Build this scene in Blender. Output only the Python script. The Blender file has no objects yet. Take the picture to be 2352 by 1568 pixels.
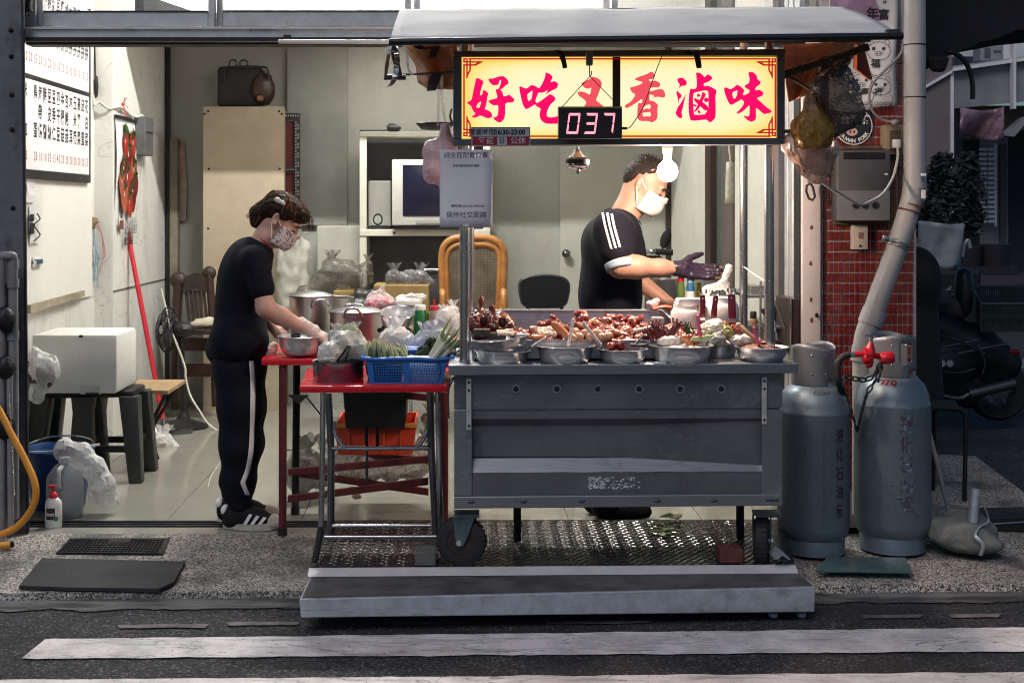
import bpy,bmesh,math,random
import numpy as np
from mathutils import Vector as V,Matrix,Euler,noise as mnoise
random.seed(7)
SC = bpy.context.scene
COL = SC.collection
# ------------------------------------------------------------------ camera, world, sun, exposure
F,CX,CY,CAMZ = 3024.0,1050.0,480.0,1.5      # focal length and horizon in units of a 2352 x 1568 frame
cam = bpy.data.objects.new('camera',bpy.data.cameras.new('camera'));COL.objects.link(cam)
cam.location = (0,0,CAMZ);cam.rotation_euler = (math.pi/2,0,0)
cam.data.sensor_width = 36;cam.data.lens = 36*F/2352
cam.data.shift_x = (1176-CX)/2352;cam.data.shift_y = -(784-CY)/2352
cam.data.clip_end = 500;cam.data.clip_start = .05
cam.data.dof.use_dof = True;cam.data.dof.focus_distance = 5.5;cam.data.dof.aperture_fstop = 12
SC.camera = cam
world = bpy.data.worlds.new('World');SC.world = world;world.use_nodes = True
wn = world.node_tree;wn.nodes.clear()
wo = wn.nodes.new('ShaderNodeOutputWorld');wb = wn.nodes.new('ShaderNodeBackground');ws = wn.nodes.new('ShaderNodeTexSky')
ws.sky_type = 'NISHITA';ws.sun_disc = False
ws.sun_elevation = math.radians(50);ws.sun_rotation = math.radians(200);ws.ozone_density = 3.0
wb.inputs[1].default_value = 0.0165
hs = wn.nodes.new('ShaderNodeHueSaturation');hs.inputs['Saturation'].default_value = 1.35;wn.links.new(ws.outputs[0],hs.inputs['Color']);wn.links.new(hs.outputs[0],wb.inputs[0]);wn.links.new(wb.outputs[0],wo.inputs[0])
sun = bpy.data.objects.new('sun',bpy.data.lights.new('sun','SUN'));COL.objects.link(sun)
sun.data.energy = 0.42;sun.data.angle = math.radians(30);sun.data.color = (1,.93,.9)
sun.rotation_euler = (math.radians(38),math.radians(-22),0)
SC.view_settings.view_transform = 'Standard';SC.view_settings.look = 'None'
SC.view_settings.exposure = 1.25;SC.view_settings.gamma = 1.0;SC.view_settings.use_curve_mapping = False
SC.render.engine = 'CYCLES';SC.cycles.use_denoising = True;SC.cycles.max_bounces = 8;SC.cycles.transparent_max_bounces = 24
SC.cycles.pixel_filter_type = 'BLACKMAN_HARRIS';SC.cycles.filter_width = 1.05;SC.cycles.caustics_reflective = False;SC.cycles.caustics_refractive = False;SC.cycles.sample_clamp_indirect = 6
# ------------------------------------------------------------------ helpers
def P(x,y,D):return V(((x-CX)*D/F,D,CAMZ-(y-CY)*D/F))
def S(D):return F/D
def zat(y,D):return CAMZ-(y-CY)*D/F
def Dz(y,z):return (CAMZ-z)*F/(y-CY)           # depth at which height z shows at row y
def G(x,y,z=0.0):return P(x,y,Dz(y,z))       # ground point under a pixel
def worig(o):
    p = V((0,0,0))
    while o:p = p+o.location;o = o.parent
    return p
def props(o,label=None,cat=None,group=None,kind=None):
    if label:o['label'] = label
    if cat:o['category'] = cat
    if group:o['group'] = group
    if kind:o['kind'] = kind
    return o
def thing(name,label,cat,loc,group=None,kind=None):
    o = bpy.data.objects.new(name,None);COL.objects.link(o);o.location = loc;o.empty_display_size = .05
    return props(o,label,cat,group,kind)
def dup(root,loc=None,rz=None,label=None,scale=None,group=None,rot=None,parent=None):
    r = root.copy();COL.objects.link(r)
    if parent is not None:r.parent = parent
    if loc is not None:r.location = loc
    if rz is not None:r.rotation_euler.z = rz
    if rot is not None:r.rotation_euler = rot
    if scale is not None:r.scale = (scale,)*3 if not hasattr(scale,'__len__') else scale
    if label:r['label'] = label
    if group:r['group'] = group
    for ch in list(root.children):
        c = ch.copy();COL.objects.link(c);c.parent = r
        for g in list(ch.children):
            d = g.copy();COL.objects.link(d);d.parent = c
    return r
def chaikin(p,n=1,closed=True):
    for _ in range(n):
        q = []
        m = len(p)
        for i in range(m if closed else m-1):
            a,b = p[i],p[(i+1) % m]
            q.append(a*.75+b*.25);q.append(a*.25+b*.75)
        if not closed:q = [p[0]]+q+[p[-1]]
        p = q
    return p
def spline(p,n=8):
    """Catmull-Rom through points"""
    p = [V(a) for a in p];out = []
    for i in range(len(p)-1):
        a,b,c,d = p[max(i-1,0)],p[i],p[i+1],p[min(i+2,len(p)-1)]
        for k in range(n):
            t = k/n
            out.append(.5*((2*b)+(c-a)*t+(2*a-5*b+4*c-d)*t*t+(3*b-a-3*c+d)*t**3))
    out.append(p[-1]);return out
ICO = {}
def ico(sub):
    if sub not in ICO:
        bm = bmesh.new();bmesh.ops.create_icosphere(bm,subdivisions=sub,radius=1)
        ICO[sub] = ([v.co.copy() for v in bm.verts],[[v.index for v in f.verts] for f in bm.faces]);bm.free()
    return ICO[sub]
TXT = {}
def text2d(s,size,align='CENTER',bold=0.0,shear=0.0):
    k = (s,align,bold,shear)
    if k not in TXT:
        cu = bpy.data.curves.new('t','FONT');cu.body = s;cu.align_x = align;cu.align_y = 'CENTER';cu.size = 1;cu.resolution_u = 2
        cu.offset = bold;cu.shear = shear
        o = bpy.data.objects.new('t',cu);me = o.to_mesh()
        TXT[k] = ([(v.co.x,v.co.y) for v in me.vertices],[list(p.vertices) for p in me.polygons])
        o.to_mesh_clear();bpy.data.objects.remove(o);bpy.data.curves.remove(cu)
    v,f = TXT[k]
    return [(a*size,b*size) for a,b in v],f
def fill2d(loops):
    """fill closed 2-D loops (holes by nesting) -> verts, faces"""
    cu = bpy.data.curves.new('c','CURVE');cu.dimensions = '2D';cu.fill_mode = 'BOTH'
    for lp in loops:
        sp = cu.splines.new('POLY');sp.points.add(len(lp)-1);sp.use_cyclic_u = True
        for q,a in zip(sp.points,lp):q.co = (a[0],a[1],0,1)
    o = bpy.data.objects.new('c',cu);me = o.to_mesh()
    r = ([(v.co.x,v.co.y) for v in me.vertices],[list(p.vertices) for p in me.polygons])
    o.to_mesh_clear();bpy.data.objects.remove(o);bpy.data.curves.remove(cu)
    return r
class B:
    def __init__(s):s.v = [];s.f = [];s.m = [];s.mi = 0
    def add(s,vs,fs):
        n = len(s.v);s.v += [V(a) for a in vs];s.f += [[i+n for i in q] for q in fs];s.m += [s.mi]*len(fs);return s
    def hexa(s,c,bev=0):
        """box from 8 corners: front TL TR BR BL, back TL TR BR BL"""
        if bev <= 0:
            return s.add(c,[(3,2,1,0),(4,5,6,7),(0,1,5,4),(2,3,7,6),(1,2,6,5),(3,0,4,7)])
        bm = bmesh.new();vs = [bm.verts.new(a) for a in c]
        for q in [(3,2,1,0),(4,5,6,7),(0,1,5,4),(2,3,7,6),(1,2,6,5),(3,0,4,7)]:bm.faces.new([vs[i] for i in q])
        bmesh.ops.bevel(bm,geom=list(bm.edges),offset=bev,segments=2,profile=.5,affect='EDGES',clamp_overlap=True)
        bm.verts.index_update()
        s.add([v.co.copy() for v in bm.verts],[[v.index for v in f.verts] for f in bm.faces]);bm.free();return s
    def box(s,c,size,R=None,bev=0):
        c = V(c);hx,hy,hz = size[0]/2,size[1]/2,size[2]/2
        pts = [V((-hx,-hy,hz)),V((hx,-hy,hz)),V((hx,-hy,-hz)),V((-hx,-hy,-hz)),V((-hx,hy,hz)),V((hx,hy,hz)),V((hx,hy,-hz)),V((-hx,hy,-hz))]
        if R is not None:pts = [R @ p for p in pts]
        return s.hexa([c+p for p in pts],bev)
    def pb(s,x0,y0,x1,y1,D,dep,bev=0):
        """box whose front face covers a pixel rectangle at depth D (D, y0, y1 may be (left, right))"""
        T = lambda a:a if isinstance(a,tuple) else (a,a)
        D,y0,y1 = T(D),T(y0),T(y1)
        fr = [P(x0,y0[0],D[0]),P(x1,y0[1],D[1]),P(x1,y1[1],D[1]),P(x0,y1[0],D[0])]
        return s.hexa(fr+[p+V((0,dep,0)) for p in fr],bev)
    def tube(s,pts,r,n=8,closed=False,caps=True,flat=None):
        pts = [V(p) for p in pts];m = len(pts);rr = list(r) if hasattr(r,'__len__') else [r]*m
        vs,fs = [],[];prev = None
        for i,p in enumerate(pts):
            if closed:t = pts[(i+1) % m]-pts[i-1]
            else:t = pts[min(i+1,m-1)]-pts[max(i-1,0)]
            t = t.normalized() if t.length > 1e-9 else V((0,0,1))
            if prev is None:
                a = V((0,0,1)) if abs(t.z) < .9 else V((1,0,0));u = t.cross(a).normalized()
            else:
                u = prev-t*prev.dot(t);u = u.normalized() if u.length > 1e-6 else t.orthogonal().normalized()
            prev = u;w = t.cross(u)
            for k in range(n):
                a = 2*math.pi*k/n;fl = flat or 1
                vs.append(p+(u*math.cos(a)+w*math.sin(a)*fl)*rr[i])
        for i in range(m if closed else m-1):
            for k in range(n):
                j = (i+1) % m;fs.append((i*n+k,i*n+(k+1) % n,j*n+(k+1) % n,j*n+k))
        if caps and not closed:fs.append(tuple(reversed(range(n))));fs.append(tuple(range((m-1)*n,m*n)))
        return s.add(vs,fs)
    def cyl(s,a,b,r,r1=None,n=16):return s.tube([a,b],[r,r if r1 is None else r1],n)
    def lathe(s,c,prof,n=24,R=None,sx=1,sy=1):
        c = V(c);vs,fs = [],[];rows = []
        for (r,z) in prof:
            if r <= 1e-6:
                rows.append([len(vs)]);vs.append(V((0,0,z)))
            else:
                rows.append(list(range(len(vs),len(vs)+n)))
                vs += [V((r*sx*math.cos(2*math.pi*k/n),r*sy*math.sin(2*math.pi*k/n),z)) for k in range(n)]
        for a,b in zip(rows,rows[1:]):
            for k in range(n):
                q = [a[k % len(a)],a[(k+1) % len(a)],b[(k+1) % len(b)],b[k % len(b)]]
                q = list(dict.fromkeys(q))
                if len(q) > 2:fs.append(q)
        if R is not None:vs = [R @ v for v in vs]
        return s.add([c+v for v in vs],fs)
    def prism(s,poly,vec):
        poly = [V(p) for p in poly];n = len(poly);vec = V(vec)
        return s.add(poly+[p+vec for p in poly],[tuple(range(n)),tuple(reversed(range(n,2*n)))]+[(i,i+n,(i+1) % n+n,(i+1) % n) for i in range(n)])
    def pprism(s,pix,D,dep):return s.prism([P(x,y,D) for x,y in pix],(0,dep,0))
    def grid(s,nu,nv,fn,wrap=False):
        vs = [fn(i/(nu if wrap else nu-1),j/(nv-1)) for i in range(nu) for j in range(nv)]
        fs = [(i*nv+j,((i+1) % nu)*nv+j,((i+1) % nu)*nv+j+1,i*nv+j+1) for i in range(nu if wrap else nu-1) for j in range(nv-1)]
        return s.add(vs,fs)
    def ball(s,c,r,sub=2,R=None,nz=0,ns=3,seed=0):
        r = r if hasattr(r,'__len__') else (r,r,r);vs,fs = ico(sub);out = []
        for v in vs:
            k = 1+nz*mnoise.noise(v*ns+V((seed*7.3,seed*1.7,seed))) if nz else 1
            q = V((v.x*r[0]*k,v.y*r[1]*k,v.z*r[2]*k));out.append(V(c)+(R @ q if R is not None else q))
        return s.add(out,fs)
    def text(s,st,size,fn,align='CENTER',bold=0.0,sx=1.0,shear=0):
        v,f = text2d(st,size,align,bold,shear)
        return s.add([fn(a*sx,b) for a,b in v],f)
    def loops(s,loops,fn):
        v,f = fill2d(loops);return s.add([fn(a,b) for a,b in v],f)
    def build(s,name,mats,parent=None,label=None,cat=None,group=None,kind=None,smooth=None,sol=0,sub=0,origin=None):
        me = bpy.data.meshes.new(name)
        if origin is None:
            if parent is not None:origin = worig(parent)
            elif s.v:
                xs = [v.x for v in s.v];ys = [v.y for v in s.v];zs = [v.z for v in s.v]
                origin = V(((min(xs)+max(xs))/2,(min(ys)+max(ys))/2,min(zs)))
            else:origin = V((0,0,0))
        me.from_pydata([v-origin for v in s.v],[],s.f)
        for m in (mats if isinstance(mats,(list,tuple)) else [mats]):me.materials.append(m)
        if any(s.m):me.polygons.foreach_set('material_index',s.m)
        if smooth is not None:
            me.polygons.foreach_set('use_smooth',[True]*len(me.polygons))
            if smooth < 180:me.set_sharp_from_angle(angle=math.radians(smooth))
        me.update()
        o = bpy.data.objects.new(name,me);COL.objects.link(o)
        if parent is not None:o.parent = parent
        else:o.location = origin
        if sol:md = o.modifiers.new('Solidify','SOLIDIFY');md.thickness = sol;md.offset = 0
        if sub:md = o.modifiers.new('Subsurf','SUBSURF');md.levels = sub;md.render_levels = sub
        return props(o,label,cat,group,kind)
def one(mk,name,mat,label,cat,group=None,smooth=None,**k):
    b = B();mk(b);return b.build(name,mat,None,label,cat,group,smooth=smooth,**k)
# ------------------------------------------------------------------ implicit surfaces (bodies, bags, food)
def sdf_mesh(prims,h=.006,wr=None):
    """prims: ('cap',a,b,ra,rb,k) | ('ell',c,radii,R,k) | ('box',c,half,R,round,k); op '-' as a 7th item carves. -> verts, faces"""
    los,his = [],[]
    for p in prims:
        if p[0] == 'cap':
            a,b,m = np.array(p[1]),np.array(p[2]),max(p[3],p[4]);los.append(np.minimum(a,b)-m);his.append(np.maximum(a,b)+m)
        else:
            c = np.array(p[1]);m = max(p[2])*(1.75 if p[0] == 'box' else 1);los.append(c-m);his.append(c+m)
    lo = np.min(los,0)-4*h;hi = np.max(his,0)+4*h
    n = np.ceil((hi-lo)/h).astype(int)+1
    f = np.full(tuple(n),1.0,np.float32)
    ax = [lo[i]+h*np.arange(n[i]) for i in range(3)]
    for p,l,u in zip(prims,los,his):
        neg = p[-1] == '-';k = max((p[-2] if neg else p[-1]),1e-5)
        i0 = np.maximum(((l-lo-k)/h).astype(int)-3,0);i1 = np.minimum(((u-lo+k)/h).astype(int)+4,n)
        X,Y,Z = np.meshgrid(*[ax[i][i0[i]:i1[i]] for i in range(3)],indexing='ij',sparse=True)
        if p[0] == 'cap':
            a,b,ra,rb = np.array(p[1]),np.array(p[2]),p[3],p[4];d = b-a;L2 = max(d@d,1e-12)
            t = np.clip(((X-a[0])*d[0]+(Y-a[1])*d[1]+(Z-a[2])*d[2])/L2,0,1)
            dd = np.sqrt((X-a[0]-t*d[0])**2+(Y-a[1]-t*d[1])**2+(Z-a[2]-t*d[2])**2)-(ra+(rb-ra)*t)
        else:
            c = np.array(p[1]);R = np.array(p[3]) if p[3] is not None else np.eye(3);q = [X-c[0],Y-c[1],Z-c[2]]
            q = [R[0,i]*q[0]+R[1,i]*q[1]+R[2,i]*q[2] for i in range(3)]
            if p[0] == 'ell':
                r = p[2];k0 = np.sqrt((q[0]/r[0])**2+(q[1]/r[1])**2+(q[2]/r[2])**2)
                k1 = np.sqrt((q[0]/r[0]**2)**2+(q[1]/r[1]**2)**2+(q[2]/r[2]**2)**2)
                dd = np.where(k1 > 1e-9,k0*(k0-1)/np.maximum(k1,1e-9),-min(r))
            else:
                rd = p[4];w = [np.abs(q[i])-(p[2][i]-rd) for i in range(3)]
                dd = np.sqrt(sum(np.maximum(x,0)**2 for x in w))+np.minimum(np.maximum(np.maximum(w[0],w[1]),w[2]),0)-rd
        sl = tuple(slice(i0[i],i1[i]) for i in range(3));g = f[sl]
        if neg:
            dd = -dd;hh = np.clip(.5-.5*(g-dd)/k,0,1)
            f[sl] = g+(dd-g)*hh+k*hh*(1-hh)
        else:
            hh = np.clip(.5+.5*(g-dd)/k,0,1)
            f[sl] = g+(dd-g)*hh-k*hh*(1-hh)
    sg = f < 0
    c = np.zeros(tuple(n-1),np.int8)
    for dx in (0,1):
        for dy in (0,1):
            for dz in (0,1):c += sg[dx:n[0]-1+dx,dy:n[1]-1+dy,dz:n[2]-1+dz]
    act = (c > 0) & (c < 8);I = np.argwhere(act);idx = np.full(act.shape,-1,np.int64);idx[act] = np.arange(len(I))
    acc = np.zeros((len(I),3));cnt = np.zeros(len(I))
    for axis in range(3):
        o1,o2 = [i for i in range(3) if i != axis]
        for s1 in (0,1):
            for s2 in (0,1):
                A = I.copy();A[:,o1] += s1;A[:,o2] += s2;Bn = A.copy();Bn[:,axis] += 1
                fa = f[A[:,0],A[:,1],A[:,2]];fb = f[Bn[:,0],Bn[:,1],Bn[:,2]]
                m = (fa < 0) != (fb < 0);t = np.where(m,fa/np.where(m,fa-fb,1),0)
                pt = A.astype(float);pt[:,axis] += t
                acc[m] += pt[m];cnt[m] += 1
    vs = lo+h*acc/cnt[:,None]
    fs = []
    for axis in range(3):
        o1,o2 = (axis+1) % 3,(axis+2) % 3
        sh = [slice(None)]*3;sh2 = list(sh);sh[axis] = slice(0,-1);sh2[axis] = slice(1,None)
        e = np.argwhere(sg[tuple(sh)] != sg[tuple(sh2)])
        e = e[(e[:,o1] > 0) & (e[:,o2] > 0) & (e[:,o1] < n[o1]-1) & (e[:,o2] < n[o2]-1)]
        q = []
        for a,b in ((-1,-1),(0,-1),(0,0),(-1,0)):
            w = e.copy();w[:,o1] += a;w[:,o2] += b;q.append(idx[w[:,0],w[:,1],w[:,2]])
        q = np.stack(q,1);fl = ~sg[e[:,0],e[:,1],e[:,2]]
        q[fl] = q[fl][:,::-1];fs.append(q[(q >= 0).all(1)])
    fs = np.concatenate(fs)
    if wr:
        am,sc,sd = wr[:3]
        rs = np.random.RandomState(sd);st = np.array(wr[3]) if len(wr) > 3 else np.ones(3)
        nrm = np.zeros_like(vs);a,b_,c_ = vs[fs[:,0]],vs[fs[:,1]],vs[fs[:,2]]
        fn = np.cross(b_-a,c_-a)
        for k in range(4):np.add.at(nrm,fs[:,k],fn)
        nrm /= np.maximum(np.linalg.norm(nrm,axis=1),1e-12)[:,None]
        w = np.zeros(len(vs))
        for o in range(3):
            for _ in range(5):
                d = rs.normal(size=3)*st;d /= np.linalg.norm(d)
                q = np.sin(vs@d*sc*(1.7**o)*(.7+.6*rs.rand())*6.28+rs.rand()*6.28+2*np.sin(vs@rs.normal(size=3)*sc*2))
                if len(wr) > 4:q = 1.3-2.2*np.abs(q)**.8
                w += q/(1.5**o)/6
        vs = vs+nrm*(w*am)[:,None]
    return vs.tolist(),fs.tolist()
def sdfobj(name,prims,mat,parent=None,h=.006,wr=None,flat=0,necks=(),**k):
    b = B();b.add(*sdf_mesh(prims,h,wr))
    for i,(c,ht,w) in enumerate(necks):          # ruffled bag mouths
        b.grid(26,5,lambda u,v:V(c)+V((w*(.35+.65*v)*(1+.35*math.sin(u*37.7+i)*v)*math.cos(u*6.2832)+.3*w*v*math.sin(i*2),w*.7*(.35+.65*v)*(1+.35*math.sin(u*31.4+i)*v)*math.sin(u*6.2832),ht*v*(1+.35*math.sin(u*25.1+2*i)))),wrap=True)
    return b.build(name,mat,parent,smooth=24 if flat else 180,**k)
def rotm(ax,ang):return Matrix.Rotation(math.radians(ang),3,ax)
# ------------------------------------------------------------------ materials
MATS = {}
def mat(name,col,rough=.5,metal=0.,var=.15,vs=5.,bump=0.,bs=90.,emit=None,es=0.,alpha=1.,col2=None,dirt=.5,stretch=None,coat=0.,spec=.5,sub=0.,film=False,trans=0.,detail=5.,sharp=.12,rv=.1):
    m = bpy.data.materials.new(name);MATS[name] = m;m.use_nodes = True;nt = m.node_tree;N,L = nt.nodes,nt.links
    bs_ = N['Principled BSDF'];geo = N.new('ShaderNodeNewGeometry');mp = N.new('ShaderNodeMapping')
    L.new(geo.outputs['Position'],mp.inputs[0])
    if stretch:mp.inputs['Scale'].default_value = stretch
    n1 = N.new('ShaderNodeTexNoise');n1.inputs['Scale'].default_value = vs;n1.inputs['Detail'].default_value = detail;n1.inputs['Roughness'].default_value = .62
    L.new(mp.outputs[0],n1.inputs[0])
    rp = N.new('ShaderNodeValToRGB');c2 = col2 or tuple(c*(1-var) for c in col)
    rp.color_ramp.elements[0].position = dirt-sharp;rp.color_ramp.elements[1].position = dirt+sharp
    rp.color_ramp.elements[0].color = (*c2,1);rp.color_ramp.elements[1].color = (*col,1)
    L.new(n1.outputs[0],rp.inputs[0]);L.new(rp.outputs[0],bs_.inputs['Base Color'])
    mr = N.new('ShaderNodeMapRange');mr.inputs[3].default_value = min(1,rough+rv);mr.inputs[4].default_value = max(.03,rough-rv)
    L.new(n1.outputs[0],mr.inputs[0]);L.new(mr.outputs[0],bs_.inputs['Roughness'])
    bs_.inputs['Metallic'].default_value = metal;bs_.inputs['Specular IOR Level'].default_value = spec
    bs_.inputs['Coat Weight'].default_value = coat;bs_.inputs['Coat Roughness'].default_value = .15
    if sub:bs_.inputs['Subsurface Weight'].default_value = sub;bs_.inputs['Subsurface Radius'].default_value = (.01,.004,.002)
    if trans:bs_.inputs['Transmission Weight'].default_value = trans
    if bump:
        n2 = N.new('ShaderNodeTexNoise');n2.inputs['Scale'].default_value = bs;n2.inputs['Detail'].default_value = 3
        L.new(mp.outputs[0],n2.inputs[0]);bp = N.new('ShaderNodeBump');bp.inputs['Strength'].default_value = bump;bp.inputs['Distance'].default_value = .01
        L.new(n2.outputs[0],bp.inputs['Height']);L.new(bp.outputs[0],bs_.inputs['Normal'])
    if film and bump:
        vo = N.new('ShaderNodeTexVoronoi');vo.inputs['Scale'].default_value = bs*1.6;vo.feature = 'F1';n3 = N.new('ShaderNodeTexNoise');n3.inputs['Scale'].default_value = bs;L.new(mp.outputs[0],n3.inputs[0]);L.new(n3.outputs['Color'],vo.inputs[0]);vo.inputs['Scale'].default_value = 9
        bp.inputs['Strength'].default_value = .25;bp.inputs['Distance'].default_value = .008;L.new(vo.outputs['Distance'],bp.inputs['Height'])
    if emit:bs_.inputs['Emission Color'].default_value = (*emit,1);bs_.inputs['Emission Strength'].default_value = es
    if film and bump:
        lw = N.new('ShaderNodeLayerWeight');lw.inputs[0].default_value = .45;r2 = N.new('ShaderNodeMapRange')
        r2.inputs[3].default_value = alpha;r2.inputs[4].default_value = min(1,alpha+.6);L.new(lw.outputs['Facing'],r2.inputs[0])
        n4 = N.new('ShaderNodeTexNoise');n4.inputs['Scale'].default_value = 13;n4.inputs['Detail'].default_value = 3;n4.inputs['Distortion'].default_value = 2.2;L.new(mp.outputs[0],n4.inputs[0])
        s4 = N.new('ShaderNodeMath');s4.operation = 'SUBTRACT';L.new(n4.outputs[0],s4.inputs[0]);s4.inputs[1].default_value = .5
        a4 = N.new('ShaderNodeMath');a4.operation = 'ABSOLUTE';L.new(s4.outputs[0],a4.inputs[0])
        m4 = N.new('ShaderNodeMapRange');m4.inputs[1].default_value = .0;m4.inputs[2].default_value = .035;m4.inputs[3].default_value = .2;m4.inputs[4].default_value = 0;L.new(a4.outputs[0],m4.inputs[0])
        a5 = N.new('ShaderNodeMath');a5.operation = 'ADD';a5.use_clamp = True;L.new(m4.outputs[0],a5.inputs[0]);L.new(r2.outputs[0],a5.inputs[1]);L.new(a5.outputs[0],bs_.inputs['Alpha'])
    elif alpha < 1:bs_.inputs['Alpha'].default_value = alpha
    m['bs'] = 1
    return m
M = type('M',(),{})()
def ramp_mix(m,tex_kind,scale,cols,key='Base Color',out=0,rnd=1.0,stretch=None):
    """replace a colour by a constant ramp over a voronoi / noise"""
    nt = m.node_tree;N,L = nt.nodes,nt.links;bs_ = N['Principled BSDF']
    geo = N.new('ShaderNodeNewGeometry');mp = N.new('ShaderNodeMapping');L.new(geo.outputs[0],mp.inputs[0])
    if stretch:mp.inputs['Scale'].default_value = stretch
    t = N.new('ShaderNodeTexVoronoi');t.inputs['Scale'].default_value = scale;t.inputs['Randomness'].default_value = rnd
    L.new(mp.outputs[0],t.inputs[0]);sp = N.new('ShaderNodeSeparateColor');L.new(t.outputs['Color'],sp.inputs[0])
    r = N.new('ShaderNodeValToRGB');r.color_ramp.interpolation = 'CONSTANT';e = r.color_ramp.elements
    while len(e) < len(cols):e.new(.5)
    for q,(p,c) in zip(e,cols):q.position = p;q.color = (*c,1)
    L.new(sp.outputs[0],r.inputs[0])
    old = bs_.inputs['Base Color'].links[0].from_socket
    mx = N.new('ShaderNodeMix');mx.data_type = 'RGBA';mx.blend_type = 'MULTIPLY';mx.inputs[0].default_value = 1
    L.new(r.outputs[0],mx.inputs[6]);L.new(old,mx.inputs[7]);L.new(mx.outputs[2],bs_.inputs['Base Color'])
    return m
def stain(m,scale,col,lo,hi,stretch=None,amt=1.0,seed=0):
    nt = m.node_tree;N,L = nt.nodes,nt.links;bs_ = N['Principled BSDF']
    geo = N.new('ShaderNodeNewGeometry');mp = N.new('ShaderNodeMapping');L.new(geo.outputs[0],mp.inputs[0]);mp.inputs['Location'].default_value = (seed*3.1,seed*1.3,seed)
    if stretch:mp.inputs['Scale'].default_value = stretch
    n = N.new('ShaderNodeTexNoise');n.inputs['Scale'].default_value = scale;n.inputs['Detail'].default_value = 7;n.inputs['Roughness'].default_value = .65;L.new(mp.outputs[0],n.inputs[0])
    r = N.new('ShaderNodeMapRange');r.inputs[1].default_value = lo;r.inputs[2].default_value = hi;r.inputs[4].default_value = amt;L.new(n.outputs[0],r.inputs[0])
    old = bs_.inputs['Base Color'].links[0].from_socket
    mx = N.new('ShaderNodeMix');mx.data_type = 'RGBA';L.new(r.outputs[0],mx.inputs[0]);L.new(old,mx.inputs[6]);mx.inputs[7].default_value = (*col,1)
    L.new(mx.outputs[2],bs_.inputs['Base Color']);return m
def crack(m,scale,col,w,amt=.8,stretch=None,seed=0):
    nt = m.node_tree;N,L = nt.nodes,nt.links;b_ = N['Principled BSDF'];geo = N.new('ShaderNodeNewGeometry');mp = N.new('ShaderNodeMapping');L.new(geo.outputs[0],mp.inputs[0]);mp.inputs['Location'].default_value = (seed,seed*2.3,0)
    if stretch:mp.inputs['Scale'].default_value = stretch
    n = N.new('ShaderNodeTexNoise');n.inputs['Scale'].default_value = scale;n.inputs['Detail'].default_value = 6;n.inputs['Distortion'].default_value = .8;L.new(mp.outputs[0],n.inputs[0])
    s = N.new('ShaderNodeMath');s.operation = 'SUBTRACT';L.new(n.outputs[0],s.inputs[0]);s.inputs[1].default_value = .5
    a = N.new('ShaderNodeMath');a.operation = 'ABSOLUTE';L.new(s.outputs[0],a.inputs[0])
    r = N.new('ShaderNodeMapRange');r.inputs[2].default_value = w;r.inputs[3].default_value = amt;r.inputs[4].default_value = 0;L.new(a.outputs[0],r.inputs[0])
    old = b_.inputs['Base Color'].links[0].from_socket;mx = N.new('ShaderNodeMix');mx.data_type = 'RGBA';L.new(r.outputs[0],mx.inputs[0]);L.new(old,mx.inputs[6]);mx.inputs[7].default_value = (*col,1);L.new(mx.outputs[2],b_.inputs['Base Color']);return m
M.asphalt = mat('asphalt',(.05,.05,.055),.85,var=.35,vs=3,bump=.9,bs=160,rv=.08)
ramp_mix(M.asphalt,'v',130,[(0,(.35,.35,.37)),(.35,(1,1,1)),(.8,(1.9,1.9,1.9)),(.94,(4.2,4,4))])
M.stripe = mat('road_paint',(.86,.82,.81),.75,var=.3,vs=6,bump=.5,bs=130)
stain(M.stripe,7,(.3,.29,.29),.54,.68,stretch=(.5,3,1),amt=.75);stain(M.stripe,60,(.2,.2,.2),.60,.68,amt=.8);crack(M.stripe,3,(.12,.12,.12),.006,.9,(.6,2,1));stain(M.asphalt,1.6,(.018,.018,.02),.5,.7,(.4,1.4,1),.8);stain(M.asphalt,14,(.11,.11,.115),.62,.75,None,.6,4)
M.gutter = mat('gutter_concrete',(.17,.17,.17),.8,var=.4,vs=4,bump=.7,bs=70);stain(M.gutter,5,(.035,.035,.04),.5,.6,stretch=(.35,2,1),amt=.95)
M.terrazzo = mat('washed_pebble',(.55,.53,.5),.75,var=.2,vs=5,bump=1.0,bs=170)
ramp_mix(M.terrazzo,'v',185,[(0,(.06,.06,.06)),(.2,(.36,.34,.32)),(.45,(.85,.83,.8)),(.75,(1.35,1.33,1.28))])
stain(M.terrazzo,2.2,(.07,.07,.07),.48,.64,amt=.85)
M.tile = mat('polished_tile',(.31,.305,.265),.14,var=.12,vs=2.5,spec=.6,rv=.1);stain(M.tile,5,(.17,.165,.135),.58,.75,amt=.6)
M.grout = mat('grout',(.12,.11,.1),.9)
M.plaster = mat('plaster_wall',(.70,.695,.66),.8,var=.06,vs=2.5,bump=.25,bs=25);stain(M.plaster,2.0,(.36,.35,.31),.55,.8,stretch=(1.5,1.5,.5),amt=.7);stain(M.plaster,9,(.2,.19,.17),.64,.76,amt=.7,seed=3);crack(M.plaster,1.3,(.25,.24,.22),.003,.7)
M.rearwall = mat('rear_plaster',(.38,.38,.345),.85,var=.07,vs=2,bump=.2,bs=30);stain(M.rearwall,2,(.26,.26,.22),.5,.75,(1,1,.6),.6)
M.panelwhite = mat('wall_panel',(.78,.77,.72),.6,var=.05,vs=2);stain(M.panelwhite,3,(.45,.42,.35),.6,.8,amt=.6)
M.cream = mat('cream_paint',(.62,.61,.54),.6,var=.1,vs=3);stain(M.cream,12,(.3,.27,.2),.68,.75,amt=.8)
M.alu = mat('aluminium',(.72,.72,.73),.42,.6,var=.2,vs=9,bump=.05,stretch=(1,1,1));stain(M.alu,14,(.12,.12,.13),.62,.72,amt=.7)
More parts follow.
